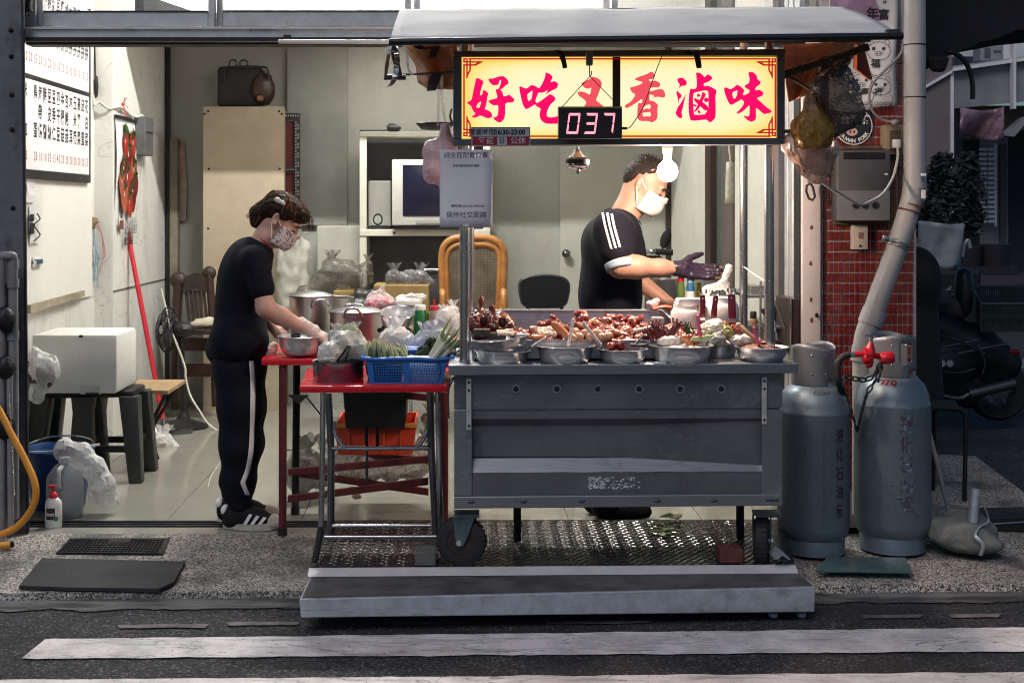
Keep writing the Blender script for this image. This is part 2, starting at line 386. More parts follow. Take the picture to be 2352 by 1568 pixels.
M.alupaint = mat('painted_aluminium',(.55,.55,.54),.5,.3,var=.15,vs=7);stain(M.alupaint,20,(.1,.1,.1),.66,.74,amt=.7)
M.steel = mat('stainless_steel',(.50,.49,.48),.38,1,var=.12,vs=4,bump=.08,bs=60,rv=.1,stretch=(1,1,1))
M.steelb = mat('brushed_cart_steel',(.38,.39,.42),.42,1,var=.15,vs=3,bump=.06,bs=40,stretch=(.3,1,3),rv=.1);stain(M.steelb,8,(.15,.15,.16),.57,.75,amt=.7);crack(M.steelb,7,(.55,.57,.6),.004,.6,(.3,1,1),2)
M.steeldark = mat('dull_panel_steel',(.225,.227,.25),.42,.7,var=.25,vs=3,bump=.05,bs=30);stain(M.steeldark,5,(.07,.07,.08),.5,.75,(1,1,.45),.7);crack(M.steeldark,3,(.34,.35,.38),.004,.5,(.5,1,2));stain(M.steeldark,25,(.06,.055,.05),.66,.74,None,.7,5)
M.bowl = mat('bowl_steel',(.78,.78,.79),.22,.6,var=.1,vs=8,bump=.16,bs=22,rv=.08)
M.chrome = mat('chrome',(.75,.75,.76),.1,1,var=.05)
M.chromew = mat('worn_chrome',(.6,.6,.62),.25,1,var=.25,vs=12)
M.galv = mat('galvanised',(.50,.55,.61),.5,.55,var=.2,vs=20,bump=.1,bs=90);stain(M.galv,9,(.2,.21,.23),.57,.72,amt=.7);crack(M.galv,5,(.2,.2,.21),.006,.6,(.25,1,2.5));crack(M.galv,9,(.72,.76,.8),.004,.7,(.3,1,1.6),3)
M.jamb = mat('jamb_steel',(.20,.205,.22),.55,.55,var=.3,vs=5,bump=.15,bs=20);stain(M.jamb,12,(.07,.07,.075),.55,.7,stretch=(1,1,.4),amt=.8)
M.pvc = mat('grey_pvc',(.25,.255,.27),.5,var=.25,vs=7)
M.downpipe = mat('pvc_downpipe',(.42,.42,.42),.45,var=.15,vs=4,bump=.05);stain(M.downpipe,8,(.24,.22,.2),.58,.75,stretch=(1,1,.5),amt=.6)
M.black = mat('black_plastic',(.012,.012,.014),.45,var=.3)
M.blackm = mat('black_matte',(.018,.018,.02),.8,var=.3,bump=.2)
M.rubber = mat('rubber',(.02,.02,.022),.75,var=.3,vs=20,bump=.2,bs=60)
M.mattop = mat('rubber_mat',(.028,.028,.034),.7,var=.3,vs=5,bump=.3,bs=120)
M.iron = mat('cast_iron',(.03,.03,.034),.5,.6,var=.3,vs=30,bump=.3)
M.red = mat('red_laminate',(.62,.008,.02),.28,var=.12,vs=6,coat=.3)
M.redp = mat('red_plastic',(.55,.012,.03),.35,var=.1)
M.redleg = mat('red_painted_steel',(.13,.022,.025),.5,.2,var=.4,vs=10)
M.orange = mat('orange_plastic',(.68,.075,.03),.4,var=.15)
M.blue = mat('blue_plastic',(.012,.13,.48),.38,var=.12)
M.bluebin = mat('blue_bucket',(.008,.07,.26),.4,var=.2)
M.white = mat('white_plastic',(.78,.78,.75),.45,var=.06)
M.foam = mat('polystyrene',(.80,.80,.77),.8,var=.06,vs=6,bump=.5,bs=260);stain(M.foam,5,(.55,.53,.48),.6,.8,amt=.5)
M.paper = mat('paper',(.74,.74,.75),.7,var=.05)
M.sheet = mat('sheet_cover',(.80,.78,.86),.25,var=.06,vs=3,bump=.3,bs=12,coat=.6)
M.ink = mat('ink',(.015,.015,.02),.6)
M.inkred = mat('red_ink',(.30,.02,.03),.6)
M.wood = mat('dark_wood',(.04,.019,.013),.55,var=.45,vs=6,stretch=(1,1,.2))
M.mdf = mat('fibreboard',(.40,.33,.24),.75,var=.1,vs=5,bump=.05);stain(M.mdf,3,(.3,.25,.19),.55,.8,amt=.5)
M.ply = mat('plywood_seat',(.38,.26,.14),.6,var=.2,vs=8,stretch=(1,.3,1))
M.card = mat('cardboard',(.30,.20,.075),.8,var=.15)
M.rattan = mat('rattan_cane',(.44,.19,.05),.45,var=.35,vs=14)
M.canvas = mat('awning_canvas',(.84,.825,.79),.85,var=.08,vs=2.5,bump=.35,bs=5);stain(M.canvas,2.2,(.36,.36,.35),.52,.75,amt=.6)
M.tarp = mat('orange_tarpaulin',(.60,.24,.09),.5,var=.45,vs=7,bump=.5,bs=12)
M.film = mat('clear_film',(.82,.82,.8),.18,var=.05,alpha=.16,film=True,bump=.4,bs=25)
M.filmw = mat('white_film',(.88,.88,.86),.2,var=.08,alpha=.46,film=True,bump=.5,bs=20)
M.filmpink = mat('pink_film',(.80,.55,.57),.35,var=.12,alpha=.85,film=True,bump=.3,bs=20)
M.filmyel = mat('yellow_film',(.42,.24,.04),.25,var=.5,vs=9,alpha=.68,film=True,bump=.4,bs=18)
M.filmdark = mat('smoky_film',(.10,.085,.08),.2,var=.3,alpha=.68,film=True,bump=.4,bs=18)
M.jugfilm = mat('jug_plastic',(.55,.57,.58),.4,var=.15,alpha=.82,film=True)
M.skin = mat('skin',(.52,.28,.20),.5,var=.12,vs=18,sub=.12,bump=.1,bs=180)
M.skinw = mat('skin_pale',(.56,.33,.26),.5,var=.12,vs=16,sub=.12,bump=.1,bs=180)
M.cloth = mat('black_cotton',(.006,.0075,.014),.9,var=.25,vs=6,bump=.5,bs=9,spec=.2)
M.knit = mat('navy_pique',(.007,.008,.017),.85,var=.25,vs=7,bump=.5,bs=9,spec=.25)
M.trim = mat('pale_blue_trim',(.34,.46,.55),.8,var=.1)
M.whitecloth = mat('white_trim',(.72,.72,.73),.8,var=.1,vs=30)
M.mask = mat('white_mask',(.78,.77,.74),.8,var=.04,bump=.2,bs=30)
M.maskp = mat('patterned_mask',(.62,.58,.57),.8,col2=(.16,.15,.17),vs=75,dirt=.47,sharp=.03,detail=2)
M.hair = mat('dark_hair',(.014,.009,.007),.5,col2=(.05,.022,.012),vs=60,dirt=.4,sharp=.2,stretch=(.4,1,1),bump=.3,bs=60,spec=.12)
M.hairs = mat('short_hair',(.020,.014,.012),.6,var=.4,vs=120,bump=.5,bs=220,spec=.3)
M.glove = mat('nitrile_glove',(.035,.022,.045),.3,var=.3,vs=14,bump=.4,bs=50)
M.clip = mat('hair_clip',(.6,.56,.5),.3)
M.green = mat('green_bottle',(.01,.17,.04),.35,var=.15)
M.lime = mat('lime_plastic',(.40,.5,.05),.4)
M.bluecan = mat('blue_can',(.05,.2,.38),.35,.3)
M.yellow = mat('yellow_plastic',(.65,.45,.03),.4)
M.hose = mat('orange_hose',(.72,.30,.035),.4,var=.15)
M.cable = mat('white_cable',(.66,.64,.58),.5)
M.cable_d = mat('dark_cable',(.03,.03,.035),.6)
M.gas = mat('gas_bottle_paint',(.155,.205,.25),.42,.35,var=.14,vs=5,bump=.08,bs=35);stain(M.gas,7,(.17,.18,.19),.58,.75,amt=.55);stain(M.gas,30,(.09,.06,.05),.66,.73,amt=.8);crack(M.gas,3,(.09,.1,.11),.004,.6,(1,1,.4));stain(M.gas,2.5,(.27,.33,.38),.52,.75,(1,1,.5),.5,2)
M.regred = mat('regulator_red',(.62,.01,.025),.3,coat=.4)
M.tilered = mat('glazed_red_tile',(.22,.022,.018),.13,var=.55,vs=30,coat=.5,rv=.06)
M.tilegrout = mat('white_grout',(.36,.34,.36),.9,var=.25,vs=20)
M.posttile = mat('dark_blue_tile',(.02,.02,.05),.2)
M.postwhite = mat('white_enamel_post',(.62,.57,.56),.5,var=.12,vs=4);stain(M.postwhite,18,(.2,.06,.03),.68,.73,amt=.9)
M.rust = mat('rust',(.18,.05,.02),.9)
M.meter = mat('meter_box_steel',(.13,.135,.145),.5,.5,var=.25,vs=4);stain(M.meter,3,(.1,.1,.1),.5,.62,amt=.6)
M.bakelite = mat('tan_bakelite',(.27,.21,.13),.5)
M.glassgreen = mat('green_glass',(.10,.2,.2),.08,var=.1,trans=.5)
M.stone = mat('river_stone',(.17,.18,.17),.8,var=.4,vs=9,bump=.5,bs=40)
M.concrete = mat('concrete',(.15,.15,.14),.85,var=.3,vs=15,bump=.4)
M.brick = mat('brick',(.13,.04,.03),.8,var=.3,vs=20,bump=.4)
M.crt = mat('crt_shell',(.52,.52,.48),.55,var=.08);M.crtglass = mat('crt_glass',(.012,.012,.03),.12)
M.shelf = mat('shelf_enamel',(.60,.585,.50),.5,var=.12,vs=6)
M.shelfback = mat('shelf_back',(.10,.10,.105),.8)
M.glasspane = mat('window_glass',(.8,.82,.82),.04,var=.02,alpha=.12)
M.mirror = mat('mirror',(.3,.3,.32),.1,1)
M.farwall = mat('far_facade',(.34,.31,.335),.9,var=.15,vs=1.2,bump=.2,bs=6);M.farconc = mat('far_concrete',(.32,.33,.34),.9,var=.3,vs=.9)
M.farlight = mat('far_white',(.92,.89,.93),.8,var=.1);M.banner = mat('purple_banner',(.36,.22,.27),.25,var=.6,vs=3)
M.leafdark = mat('dark_leaf',(.02,.028,.025),.6,var=.4);M.sack = mat('white_sack',(.28,.33,.37),.5,var=.3,vs=5,bump=.6,bs=8)
M.seat = mat('scooter_vinyl',(.03,.03,.034),.4);M.scooter = mat('scooter_paint',(.010,.012,.016),.5);M.crate = mat('green_black_crate',(.025,.04,.035),.6)
# food
M.eggm = mat('braised_egg',(.58,.33,.19),.3,var=.35,vs=14,coat=.4)
M.pale = mat('pale_braised_skin',(.52,.21,.12),.2,col2=(.24,.045,.022),vs=26,dirt=.5,sharp=.14,coat=.7,bump=.6,bs=70)
M.braise = mat('dark_braised_meat',(.26,.036,.022),.18,col2=(.06,.008,.008),vs=28,dirt=.5,sharp=.15,coat=.8,bump=.7,bs=60)
M.redmeat = mat('red_braised_meat',(.42,.06,.035),.18,col2=(.13,.012,.012),vs=26,dirt=.5,sharp=.15,coat=.8,bump=.6,bs=60)
M.duckm = mat('roast_duck_skin',(.30,.06,.022),.2,col2=(.05,.008,.005),vs=22,dirt=.52,sharp=.2,coat=.6,bump=.5,bs=45)
M.sausage = mat('orange_sausage',(.62,.20,.07),.25,var=.3,vs=15,coat=.5)
M.tofu = mat('white_tofu',(.72,.58,.46),.5,var=.1,vs=10);M.blood = mat('blood_cake',(.022,.012,.014),.5,var=.5,vs=90,bump=.6,bs=150);M.bloodtop = mat('cut_blood_cake',(.16,.075,.065),.6,var=.4,vs=60,bump=.6,bs=120)
M.foot = mat('dark_chicken_foot',(.15,.018,.018),.3,var=.5,vs=20,coat=.5)
M.leafg = mat('green_leaf',(.06,.13,.025),.5,var=.4,vs=20);M.broc = mat('broccoli',(.018,.05,.014),.7,var=.5,vs=40,bump=.8)
M.bean = mat('pale_green_bean',(.42,.47,.27),.5,var=.35,vs=18);M.onion = mat('spring_onion',(.52,.58,.30),.4,col2=(.20,.32,.09),vs=6,dirt=.5,sharp=.2);M.onionw = mat('onion_white',(.72,.72,.58),.4)
M.cabbage = mat('cabbage',(.62,.66,.42),.5,var=.2);M.mush = mat('white_mushroom',(.58,.54,.46),.6,var=.15,vs=20)
M.pinkbeads = mat('pink_pellets',(.72,.10,.19),.5,col2=(.78,.5,.52),vs=70,dirt=.5,sharp=.06,bump=.9,bs=90)
M.ladlew = mat('white_ladle_handle',(.74,.68,.66),.35,col2=(.5,.32,.34),vs=120,dirt=.42,sharp=.04);M.pink = mat('pink_plastic',(.70,.10,.22),.35,var=.15)
M.knifered = mat('red_handle',(.17,.008,.022),.3,coat=.5)
# sign light
M.signlit = bpy.data.materials.new('lit_sign_face');M.signlit.use_nodes = True
def _sign():
    nt = M.signlit.node_tree;N,L = nt.nodes,nt.links;b_ = N['Principled BSDF'];geo = N.new('ShaderNodeNewGeometry');sx = N.new('ShaderNodeSeparateXYZ');L.new(geo.outputs[0],sx.inputs[0])
    c = P(1422,228,5.2);w = 360/S(5.2);h = 88/S(5.2)
    def ab(sock,cen,half,pw):
        a = N.new('ShaderNodeMath');a.operation = 'SUBTRACT';L.new(sock,a.inputs[0]);a.inputs[1].default_value = cen
        d = N.new('ShaderNodeMath');d.operation = 'DIVIDE';L.new(a.outputs[0],d.inputs[0]);d.inputs[1].default_value = half
        e = N.new('ShaderNodeMath');e.operation = 'ABSOLUTE';L.new(d.outputs[0],e.inputs[0])
        p = N.new('ShaderNodeMath');p.operation = 'POWER';L.new(e.outputs[0],p.inputs[0]);p.inputs[1].default_value = pw;return p
    a,d = ab(sx.outputs[0],c.x,w,6),ab(sx.outputs[2],c.z,h,5)
    s = N.new('ShaderNodeMath');s.operation = 'ADD';L.new(a.outputs[0],s.inputs[0]);L.new(d.outputs[0],s.inputs[1])
    n = N.new('ShaderNodeTexNoise');n.inputs['Scale'].default_value = 6;L.new(geo.outputs[0],n.inputs[0])
    q = N.new('ShaderNodeMath');q.operation = 'MULTIPLY_ADD';L.new(n.outputs[0],q.inputs[0]);q.inputs[1].default_value = .35;q.inputs[2].default_value = -.15
    s2 = N.new('ShaderNodeMath');s2.operation = 'ADD';L.new(s.outputs[0],s2.inputs[0]);L.new(q.outputs[0],s2.inputs[1])
    r = N.new('ShaderNodeValToRGB');e = r.color_ramp.elements
    e[0].color = (1.0,.91,.56,1);e[0].position = .05;e[1].color = (.94,.68,.13,1);e[1].position = .95
    k = e.new(.45);k.color = (1.0,.85,.38,1)
    L.new(s2.outputs[0],r.inputs[0]);L.new(r.outputs[0],b_.inputs['Emission Color']);b_.inputs['Emission Strength'].default_value = .42
    b_.inputs['Base Color'].default_value = (.6,.55,.4,1);b_.inputs['Roughness'].default_value = .3
_sign()
def emis(name,col,st):
    m = mat(name,tuple(min(1,c*.25) for c in col),.4,emit=col,es=st);return m
M.signred = emis('lit_red_letter',(.9,.0,.06),.92);M.signred2 = emis('faded_red_letter',(.92,.09,.12),.40)
M.signline = emis('lit_red_line',(.62,.004,.02),.34)
M.digit = emis('lit_pink_digit',(1,.30,.38),.7);M.bulb = emis('lit_bulb',(1,.76,.60),290);M.tube = emis('lit_tube',(1,.975,.91),460)

# ------------------------------------------------------------------ ground
def struct(b,name,m,**k):return b.build(name,m,kind='structure',**k)
b = B();b.add([(-60,-6,-.06),(60,-6,-.06),(60,140,-.06),(-60,140,-.06)],[(0,1,2,3)]);struct(b,'road',M.asphalt)
def edge_line(xa,xb,ya,yb,z,n,amp,seed):
    out = []
    for i in range(n+1):
        t = i/n;x = xa+(xb-xa)*t;p = G(x,ya+(yb-ya)*t,z);p.y += amp*mnoise.noise(V((p.x*6,seed,0)))+amp*.5*mnoise.noise(V((p.x*25,seed,3)));out.append(p)
    return out
fe = edge_line(-300,2700,1364,1338,-.03,240,.02,1)
b = B();n = len(fe)
back = [V((p.x,6.09,0)) for p in fe];low = [V((p.x,p.y-.015,-.06)) for p in fe]
b.add(fe+back+low,[(i,i+1,n+i+1,n+i) for i in range(n-1)]+[(2*n+i,2*n+i+1,i+1,i) for i in range(n-1)]);struct(b,'sidewalk',M.terrazzo,smooth=30)
# pavement of the side street, lit terrazzo with a slanting kerb
b = B();pv = [V((2.19,6.09,.0)),V((4.6,6.09,.0)),G(2420,1180,0),G(2352,1130,0),G(2240,1047,0),G(2100,1040,0)]
b.prism(pv,(0,0,-.06));struct(b,'side_pavement',M.terrazzo)
b = B();gl = edge_line(-300,2700,1404,1378,-.055,160,.035,5);m_ = len(gl)
b.add(gl+[V((p.x,5.6,-.055)) for p in gl],[(i,i+1,m_+i+1,m_+i) for i in range(m_-1)]);struct(b,'gutter',M.gutter)
def stripe(y0l,y0r,y1l,y1r,xl0,xl1,name,seed):
    b = B();top = edge_line(xl0,2600,y0l,y0r,-.055,120,.012,seed);bot = edge_line(xl1,2600,y1l,y1r,-.055,120,.014,seed+2);n = len(top)
    for p in top+bot:p.z = -.055+.0006
    b.add(top+bot,[(n+i,n+i+1,i+1,i) for i in range(n-1)]);return struct(b,name,M.stripe)
stripe(1467,1437,1512,1493,104,48,'crosswalk_stripe',11);stripe(1562,1541,1640,1615,-200,-260,'crosswalk_stripe',17)
b = B()                                                   # old worn edge line beside the gutter, in broken lengths
for x0,x1,yy in ((270,480,1434),(520,690,1428),(900,1080,1427),(1250,1500,1424),(1980,2120,1412),(2180,2300,1410)):
    e0 = edge_line(x0,x1,yy,yy-2,-.055,14,.01,x0);e1 = edge_line(x0+5,x1-8,yy+8,yy+6,-.055,14,.01,x1)
    for p in e0+e1:p.z = -.0545
    b.add(e0+e1,[(15+i,16+i,i+1,i) for i in range(14)])
b.build('worn_road_line',mat('worn_paint',(.20,.18,.175),.85,var=.5,vs=14),kind='structure')
# shop floor: tiles laid one by one
b = B();b.box((-.37,8.28,-.06),(4.1,4.38,.1));FLOOR = struct(b,'shop_floor',M.grout)
tm = None
for i in range(-2,5):
    for j in range(-1,6):
        x0,x1 = -1.40+.646*i,-1.40+.646*(i+1);y0,y1 = 6.85+.646*j,6.85+.646*(j+1)
        x0,x1 = max(x0,-2.39),min(x1,1.66);y0,y1 = max(y0,6.345),min(y1,10.22)
        if x1-x0 < .02 or y1-y0 < .02:continue
        full = abs(x1-x0-.646) < 1e-6 and abs(y1-y0-.646) < 1e-6;c = V(((x0+x1)/2,(y0+y1)/2,0))
        if full and tm is not None:
            o = bpy.data.objects.new('floor_tile',tm);COL.objects.link(o);o.parent = FLOOR;o.location = c-FLOOR.location;continue
        b = B();b.box(c+V((0,0,-.006)),(x1-x0-.003,y1-y0-.003,.012),bev=.001);o = b.build('floor_tile',M.tile,origin=c);o.parent = FLOOR;o.location = c-FLOOR.location
        if full:tm = o.data
SILL = None
for k,(x0,x1) in enumerate([(-2.3,-.84),(-.837,.36),(.363,1.66)]):
    b = B();b.box(((x0+x1)/2,6.15,-.02),(x1-x0,.12,.04),bev=.002)
    b.build('door_sill',M.tile,parent=FLOOR)
b = B()
for y in (6.235,6.28,6.325):b.box((-.35,y,-.004),(4.0,.012,.016))
b.box((-.35,6.28,-.012),(4.0,.12,.012));b.build('door_track',mat('track_steel',(.10,.10,.11),.4,.8,var=.3),parent=FLOOR)
# ------------------------------------------------------------------ shop building
SHOP = thing('shop_building','open fronted shop with pale plaster walls and aluminium window band above','building',(0,6.2,0))
def wallbox(name,x0,x1,y0,y1,z0,z1,m,bev=0):
    b = B();b.box(((x0+x1)/2,(y0+y1)/2,(z0+z1)/2),(x1-x0,y1-y0,z1-z0),bev=bev);return b.build(name,m,SHOP)
wallbox('wall',-2.65,-2.37,6.2,8.6,0,4.1,M.plaster);wallbox('wall',-2.65,-2.25,8.6,10.2,0,4.1,M.plaster)
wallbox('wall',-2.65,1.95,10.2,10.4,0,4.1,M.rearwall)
wallbox('ceiling',-2.65,1.95,6.2,10.4,4.1,4.25,M.plaster)
wallbox('mezzanine',-2.248,1.648,8.72,10.198,2.80,2.98,M.plaster)
# right-hand wall in its real succession of wall, frames and glazing
for nm,y0,y1,pr,m in (('wall',8.66,10.2,0,M.cream),('door_frame',8.47,8.66,.02,M.wood),('window_pane',8.14,8.47,-.02,mat('dim_glass',(.10,.13,.12),.15)),
        ('door_frame',7.82,8.14,.015,mat('brown_frame',(.10,.075,.07),.5)),('wall',7.0,7.82,0,M.cream),('window_frame',6.8,7.0,.02,M.alupaint),('wall',6.62,6.8,-.01,M.posttile)):
    wallbox(nm,1.65-pr,1.95,y0,y1,0,4.1,m)
wallbox('wall',1.96,2.05,6.6,10.4,0,4.25,M.farconc)  # added backing wall, blocks lamp light leaking between the wall pieces
for q,(y0,y1) in enumerate([(6.30,6.36),(6.40,6.47),(6.50,6.56)]):wallbox('door_rail',1.63,1.70,y0,y1,0,3.2,M.alu,.004)
wallbox('wall',1.68,1.95,6.29,6.615,0,4.1,M.cream)
wallbox('wall_panel',-2.37,-2.355,6.3,8.5,.94,3.0,M.panelwhite,.002)
b = B();b.pb(660,40,797,517,10.15,.049);b.build('wall_board',mat('grey_board',(.27,.27,.245),.8,var=.12),SHOP)
b = B();b.pb(1286,90,1531,1000,10.17,.029,.004);DR = b.build('door',mat('grey_door',(.44,.44,.39),.7,var=.06),SHOP)
b = B();k0 = P(1299,582,10.17);b.cyl(k0,k0+V((0,-.03,0)),.015);b.ball(k0+V((0,-.055,0)),.034);b.build('door_knob',mat('knob_brass',(.2,.19,.18),.3,1),DR,smooth=40)
b = B();b.pb(1530,90,1558,1000,10.14,.06,.004);b.build('door_frame',M.wood,SHOP)
b = B();b.box((-2.255,9.4,.96),(.016,1.58,.012));b.build('wall_groove',mat('groove',(.14,.13,.12),.9),SHOP)
# facade beam and transom windows
b = B();b.pb(46,62,1850,97,6.16,.14,.004);BE = b.build('lintel_beam',M.alu,SHOP)
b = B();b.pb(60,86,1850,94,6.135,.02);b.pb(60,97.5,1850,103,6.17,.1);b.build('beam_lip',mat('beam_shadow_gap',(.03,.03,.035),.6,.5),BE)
b = B();b.pb(52,62,1850,67,6.145,.012);b.build('beam_bead',M.alu,BE)
def win(x0,x1,yb,D):
    f = B();f.pb(x0,-330,x0+14,yb,D,.05,.003);f.pb(x1-14,-330,x1,yb,D,.05,.003);f.pb(x0+14,yb-34,x1-14,yb,D,.05,.003);f.pb(x0+14,-330,x1-14,-310,D,.05)
    w = f.build('window_frame',M.alu,SHOP);g = B();g.pb(x0+14.2,-309,x1-14.2,yb-34.2,D+.02,.006);g.build('window_pane',M.glasspane,w)
    l = B();l.pb(x0+15,yb-36,x1-15,yb-33,D-.006,.01);l.build('glazing_bead',M.black,w);return w
win(84,492,61,6.22);win(497,965,60,6.27);win(930,1400,61,6.22);win(1405,1850,60,6.27)
b = B();b.pb(52,-330,82,61,6.19,.12,.003);b.pb(52,-350,1850,-330,6.18,.14);b.build('transom_jamb',M.alupaint,SHOP)
wallbox('wall',-2.65,1.95,6.05,6.3,zat(-352,6.18),4.6,M.farconc)
b = B();b.prism([P(310,-5,6.9),P(330,-12,6.9),P(540,60,7.6),P(510,62,7.6)],(0,0,-.1));b.build('stay_bar',M.blackm,SHOP)
b = B();b.pb(60,-10,70,25,6.14,.05)
for i in range(5):
    for j in range(2):b.pb(57+j*7,8+i*9-10,61+j*7,12+i*9-10,6.135,.01)
b.build('perforated_bracket',M.black,SHOP)
# ------------------------------------------------------------------ left steel jamb with pipes
J = thing('steel_doorpost','bolted grey steel doorpost with pipes beside the shop opening','post',P(20,1222,6.1))
b = B();b.prism([P(-60,-340,6.1),P(51,-340,6.1),P(66,1224,6.1),P(-60,1224,6.1)],(-.13,.3,0));b.build('post',M.jamb,J)
b = B();b.prism([P(45,-340,6.085),P(50.5,-340,6.085),P(66,1222,6.085),P(60,1222,6.085)],(0,.014,0));b.build('edge_strip',mat('dark_edge',(.04,.04,.05),.5,.5),J)
for y in (70,130,218,298,478):b = B();b.ball(P(24+y*.012,y,6.1),(.012,.01,.012));b.build('bolt',M.iron,J,smooth=60)
b = B()
for x,y0,y1,r,D in ((10,650,1216,.02,6.03),(30,640,1190,.022,6.02),(2,590,1216,.02,6.0),(22,830,1216,.014,5.98)):
    b.tube([P(x,y0,D),P(x+3,y1,D)],r,10)
b.tube(spline([P(-4,590,6.0),P(24,588,6.0),P(30,596,6.01),P(30,650,6.02)],6),.022,10);b.build('drain_pipe',M.pvc,J,smooth=50)
for y in (596,640,760,905,1130):b = B();p = P(30,y,6.02);b.cyl(p,p+V((0,0,-.04)),.027);b.build('pipe_collar',M.pvc,J,smooth=50)
for y,r in ((735,.05),(845,.045),(980,.05)):b = B();b.ball(P(12,y,5.98),(r,r*.7,r*1.2),nz=.3,seed=y);b.cyl(P(-20,y+4,5.98),P(30,y-4,5.98),.018);b.build('valve',M.iron,J,smooth=60)
b = B()
for i in range(46):b.ball(P(21+i*.28,902+i*5.2,5.95),.0045,1)
b.build('bead_chain',M.chromew,J,smooth=60)
# ------------------------------------------------------------------ lamps of the shop
t = thing('ceiling_lamp','long fluorescent tube lamp hung high behind the window band','lamp',(-.55,7.75,3.72))
b = B();b.box((-.55,7.75,3.78),(1.3,.1,.05),bev=.01);b.cyl((-1.0,7.75,3.8),(-1.0,7.75,4.1),.008);b.cyl((-.1,7.75,3.8),(-.1,7.75,4.1),.008);b.build('lamp_body',M.white,t)
b = B();b.cyl((-1.16,7.75,3.735),(.06,7.75,3.735),.016);b.build('lamp_tube',M.tube,t,smooth=60)
t = thing('ceiling_panel','flat lamp panel set flush under the mezzanine over the rear of the shop','lamp',(-.3,9.4,2.78))
b = B();b.box((-.3,9.4,2.792),(1.2,.3,.012));b.build('lamp_face',emis('lit_panel',(1,.97,.90),6),t);b = B();b.box((-.3,9.4,2.799),(1.24,.34,.014));b.build('lamp_frame',M.white,t)
# ------------------------------------------------------------------ things on the left wall
def WL(X):return lambda D,z:V((X,D,z))
t = thing('menu_board','large white menu board of black brush characters with prices, on the side wall','menu',(-2.35,7.6,1.7))
for z0,z1 in ((1.715,2.212),(2.236,2.76)):
    b = B();b.box((-2.345,7.4,(z0+z1)/2),(.016,1.93,z1-z0),bev=.003);b.build('board_panel',M.paper,t)
b = B()
for z in (2.224,1.69):b.box((-2.343,7.4,z),(.022,1.95,.022 if z > 2 else .05))
b.box((-2.343,8.372,2.22),(.022,.014,1.1));b.build('board_frame',M.black,t)
fnl = lambda D,z:(lambda a,c:V((-2.3362,D+a,z+c)))
b,r = B(),B()
up = "超 雞翅 雞腿 雞頭 豆干 百頁 貢丸 牛腱 雞心 豬心 牛肚 豬皮 雞皮 耳朵 瘦肉 滷肉 大腸 豬肝 蛋白 鴨頭 米糕".split()
pr = "15 20 20 20 20 30 20 20 15 20 20 20 20 10 20 20 30 30 10 10 20".split()
for i,(nm,q) in enumerate(zip(up,pr)):
    D = 6.62+i*.084
    for j,c in enumerate(reversed(nm+'拼')):b.text(c,.098,fnl(D,2.47+j*.105),bold=.02,sx=.72)
    r.text(q[0],.075,fnl(D-.014,2.33),bold=.012,sx=.55);r.text(q[1],.075,fnl(D+.02,2.33),bold=.012,sx=.55)
lo = ["黑輪","貓魚燒","貓豹","墨肉捲","竹輪","貢丸","米血","","鳥蛋","海帶條","豬腳","豆皮絲","豆季仁","四干豆","金腸菇","杏鮑菇","木耳","玉米筍","高麗菜","皮蛋","花白菜"]
pr = "10 15 05 05 20 15 15 00 20 10 10 05 15 40 20 20 20 20 20 20 25".split()
for i,(nm,q) in enumerate(zip(lo,pr)):
    if not nm:continue
    D = 6.62+i*.084;n = len(nm);g = .21 if n == 2 else .105
    for j,c in enumerate(nm):b.text(c,.092,fnl(D,2.14-j*g),bold=.02,sx=.72)
    r.text(q[0],.07,fnl(D-.014,1.79),bold=.012,sx=.55);r.text(q[1],.07,fnl(D+.02,1.79),bold=.012,sx=.55)
b.build('lettering',M.ink,t);r.build('price_lettering',M.inkred,t)
# calendar with strawberries
t = thing('wall_calendar','long paper calendar with a strawberry picture hung on the plaster wall','calendar',(-2.24,8.88,1.25))
b = B();zt,zb = 2.10,1.25
b.grid(2,9,lambda u,v:V((-2.243+.012*math.sin(v*5),8.635+.52*u,zt+(zb-zt)*v)));b.build('calendar_sheet',M.paper,t,sol=.002)
b = B();b.box((-2.235,8.895,zt+.008),(.018,.55,.02));b.build('hanging_bar',M.black,t)
fc = lambda u,v:V((-2.2285,8.635+.52*u,zt+(zb-zt)*v))
bb,g1,g2,g3 = B(),B(),B(),B();rs = random.Random(3)
def oval(b,u,v,ru,rv,ang,n=14,lift=0,tip=0):
    c,s = math.cos(ang),math.sin(ang);pts = []
    for k in range(n):
        a = 2*math.pi*k/n;x,y = ru*math.cos(a)*(1-tip*.3*math.sin(a)),rv*math.sin(a)
        q = fc(u,v)+V((lift,x*c-y*s,x*s+y*c));pts.append(q)
    b.add(pts,[tuple(range(n))])
for k in range(26):oval(g2,.3+.6*rs.random(),.08+.5*rs.random(),.085,.04,rs.random()*3,lift=.0005*(k % 5))
for k,(u,v,s) in enumerate([(.8,.2,.16),(.55,.3,.18),(.85,.42,.17),(.5,.48,.2),(.78,.6,.18),(.35,.62,.17),(.62,.68,.13),(.3,.42,.15),(.22,.52,.14),(.4,.2,.13),(.9,.52,.14)]):
    bb.mi = k % 3;oval(bb,u-.02,v,s*.56,s*.64,.5*rs.random()-.2,lift=.003+.0004*k,tip=-.9);oval(g3,u-.05,v-.03,s*.06,s*.12,.3,lift=.007)
    for q in range(4):oval(g2,u+.06*math.cos(q*1.6),v-.10+.02*math.sin(q*1.6),.035,.012,q*.8,lift=.0075)
bb.build('strawberry_print',[mat('strawberry',(.45,.03,.015),.4,var=.4,vs=30),mat('strawberry_dark',(.22,.012,.01),.4,var=.5,vs=30),mat('strawberry_pale',(.5,.11,.06),.4,var=.4,vs=30)],t);g2.build('leaf_print',mat('leaf_print',(.055,.12,.03),.5,var=.5,vs=25),t);g3.build('highlight_print',M.paper,t)
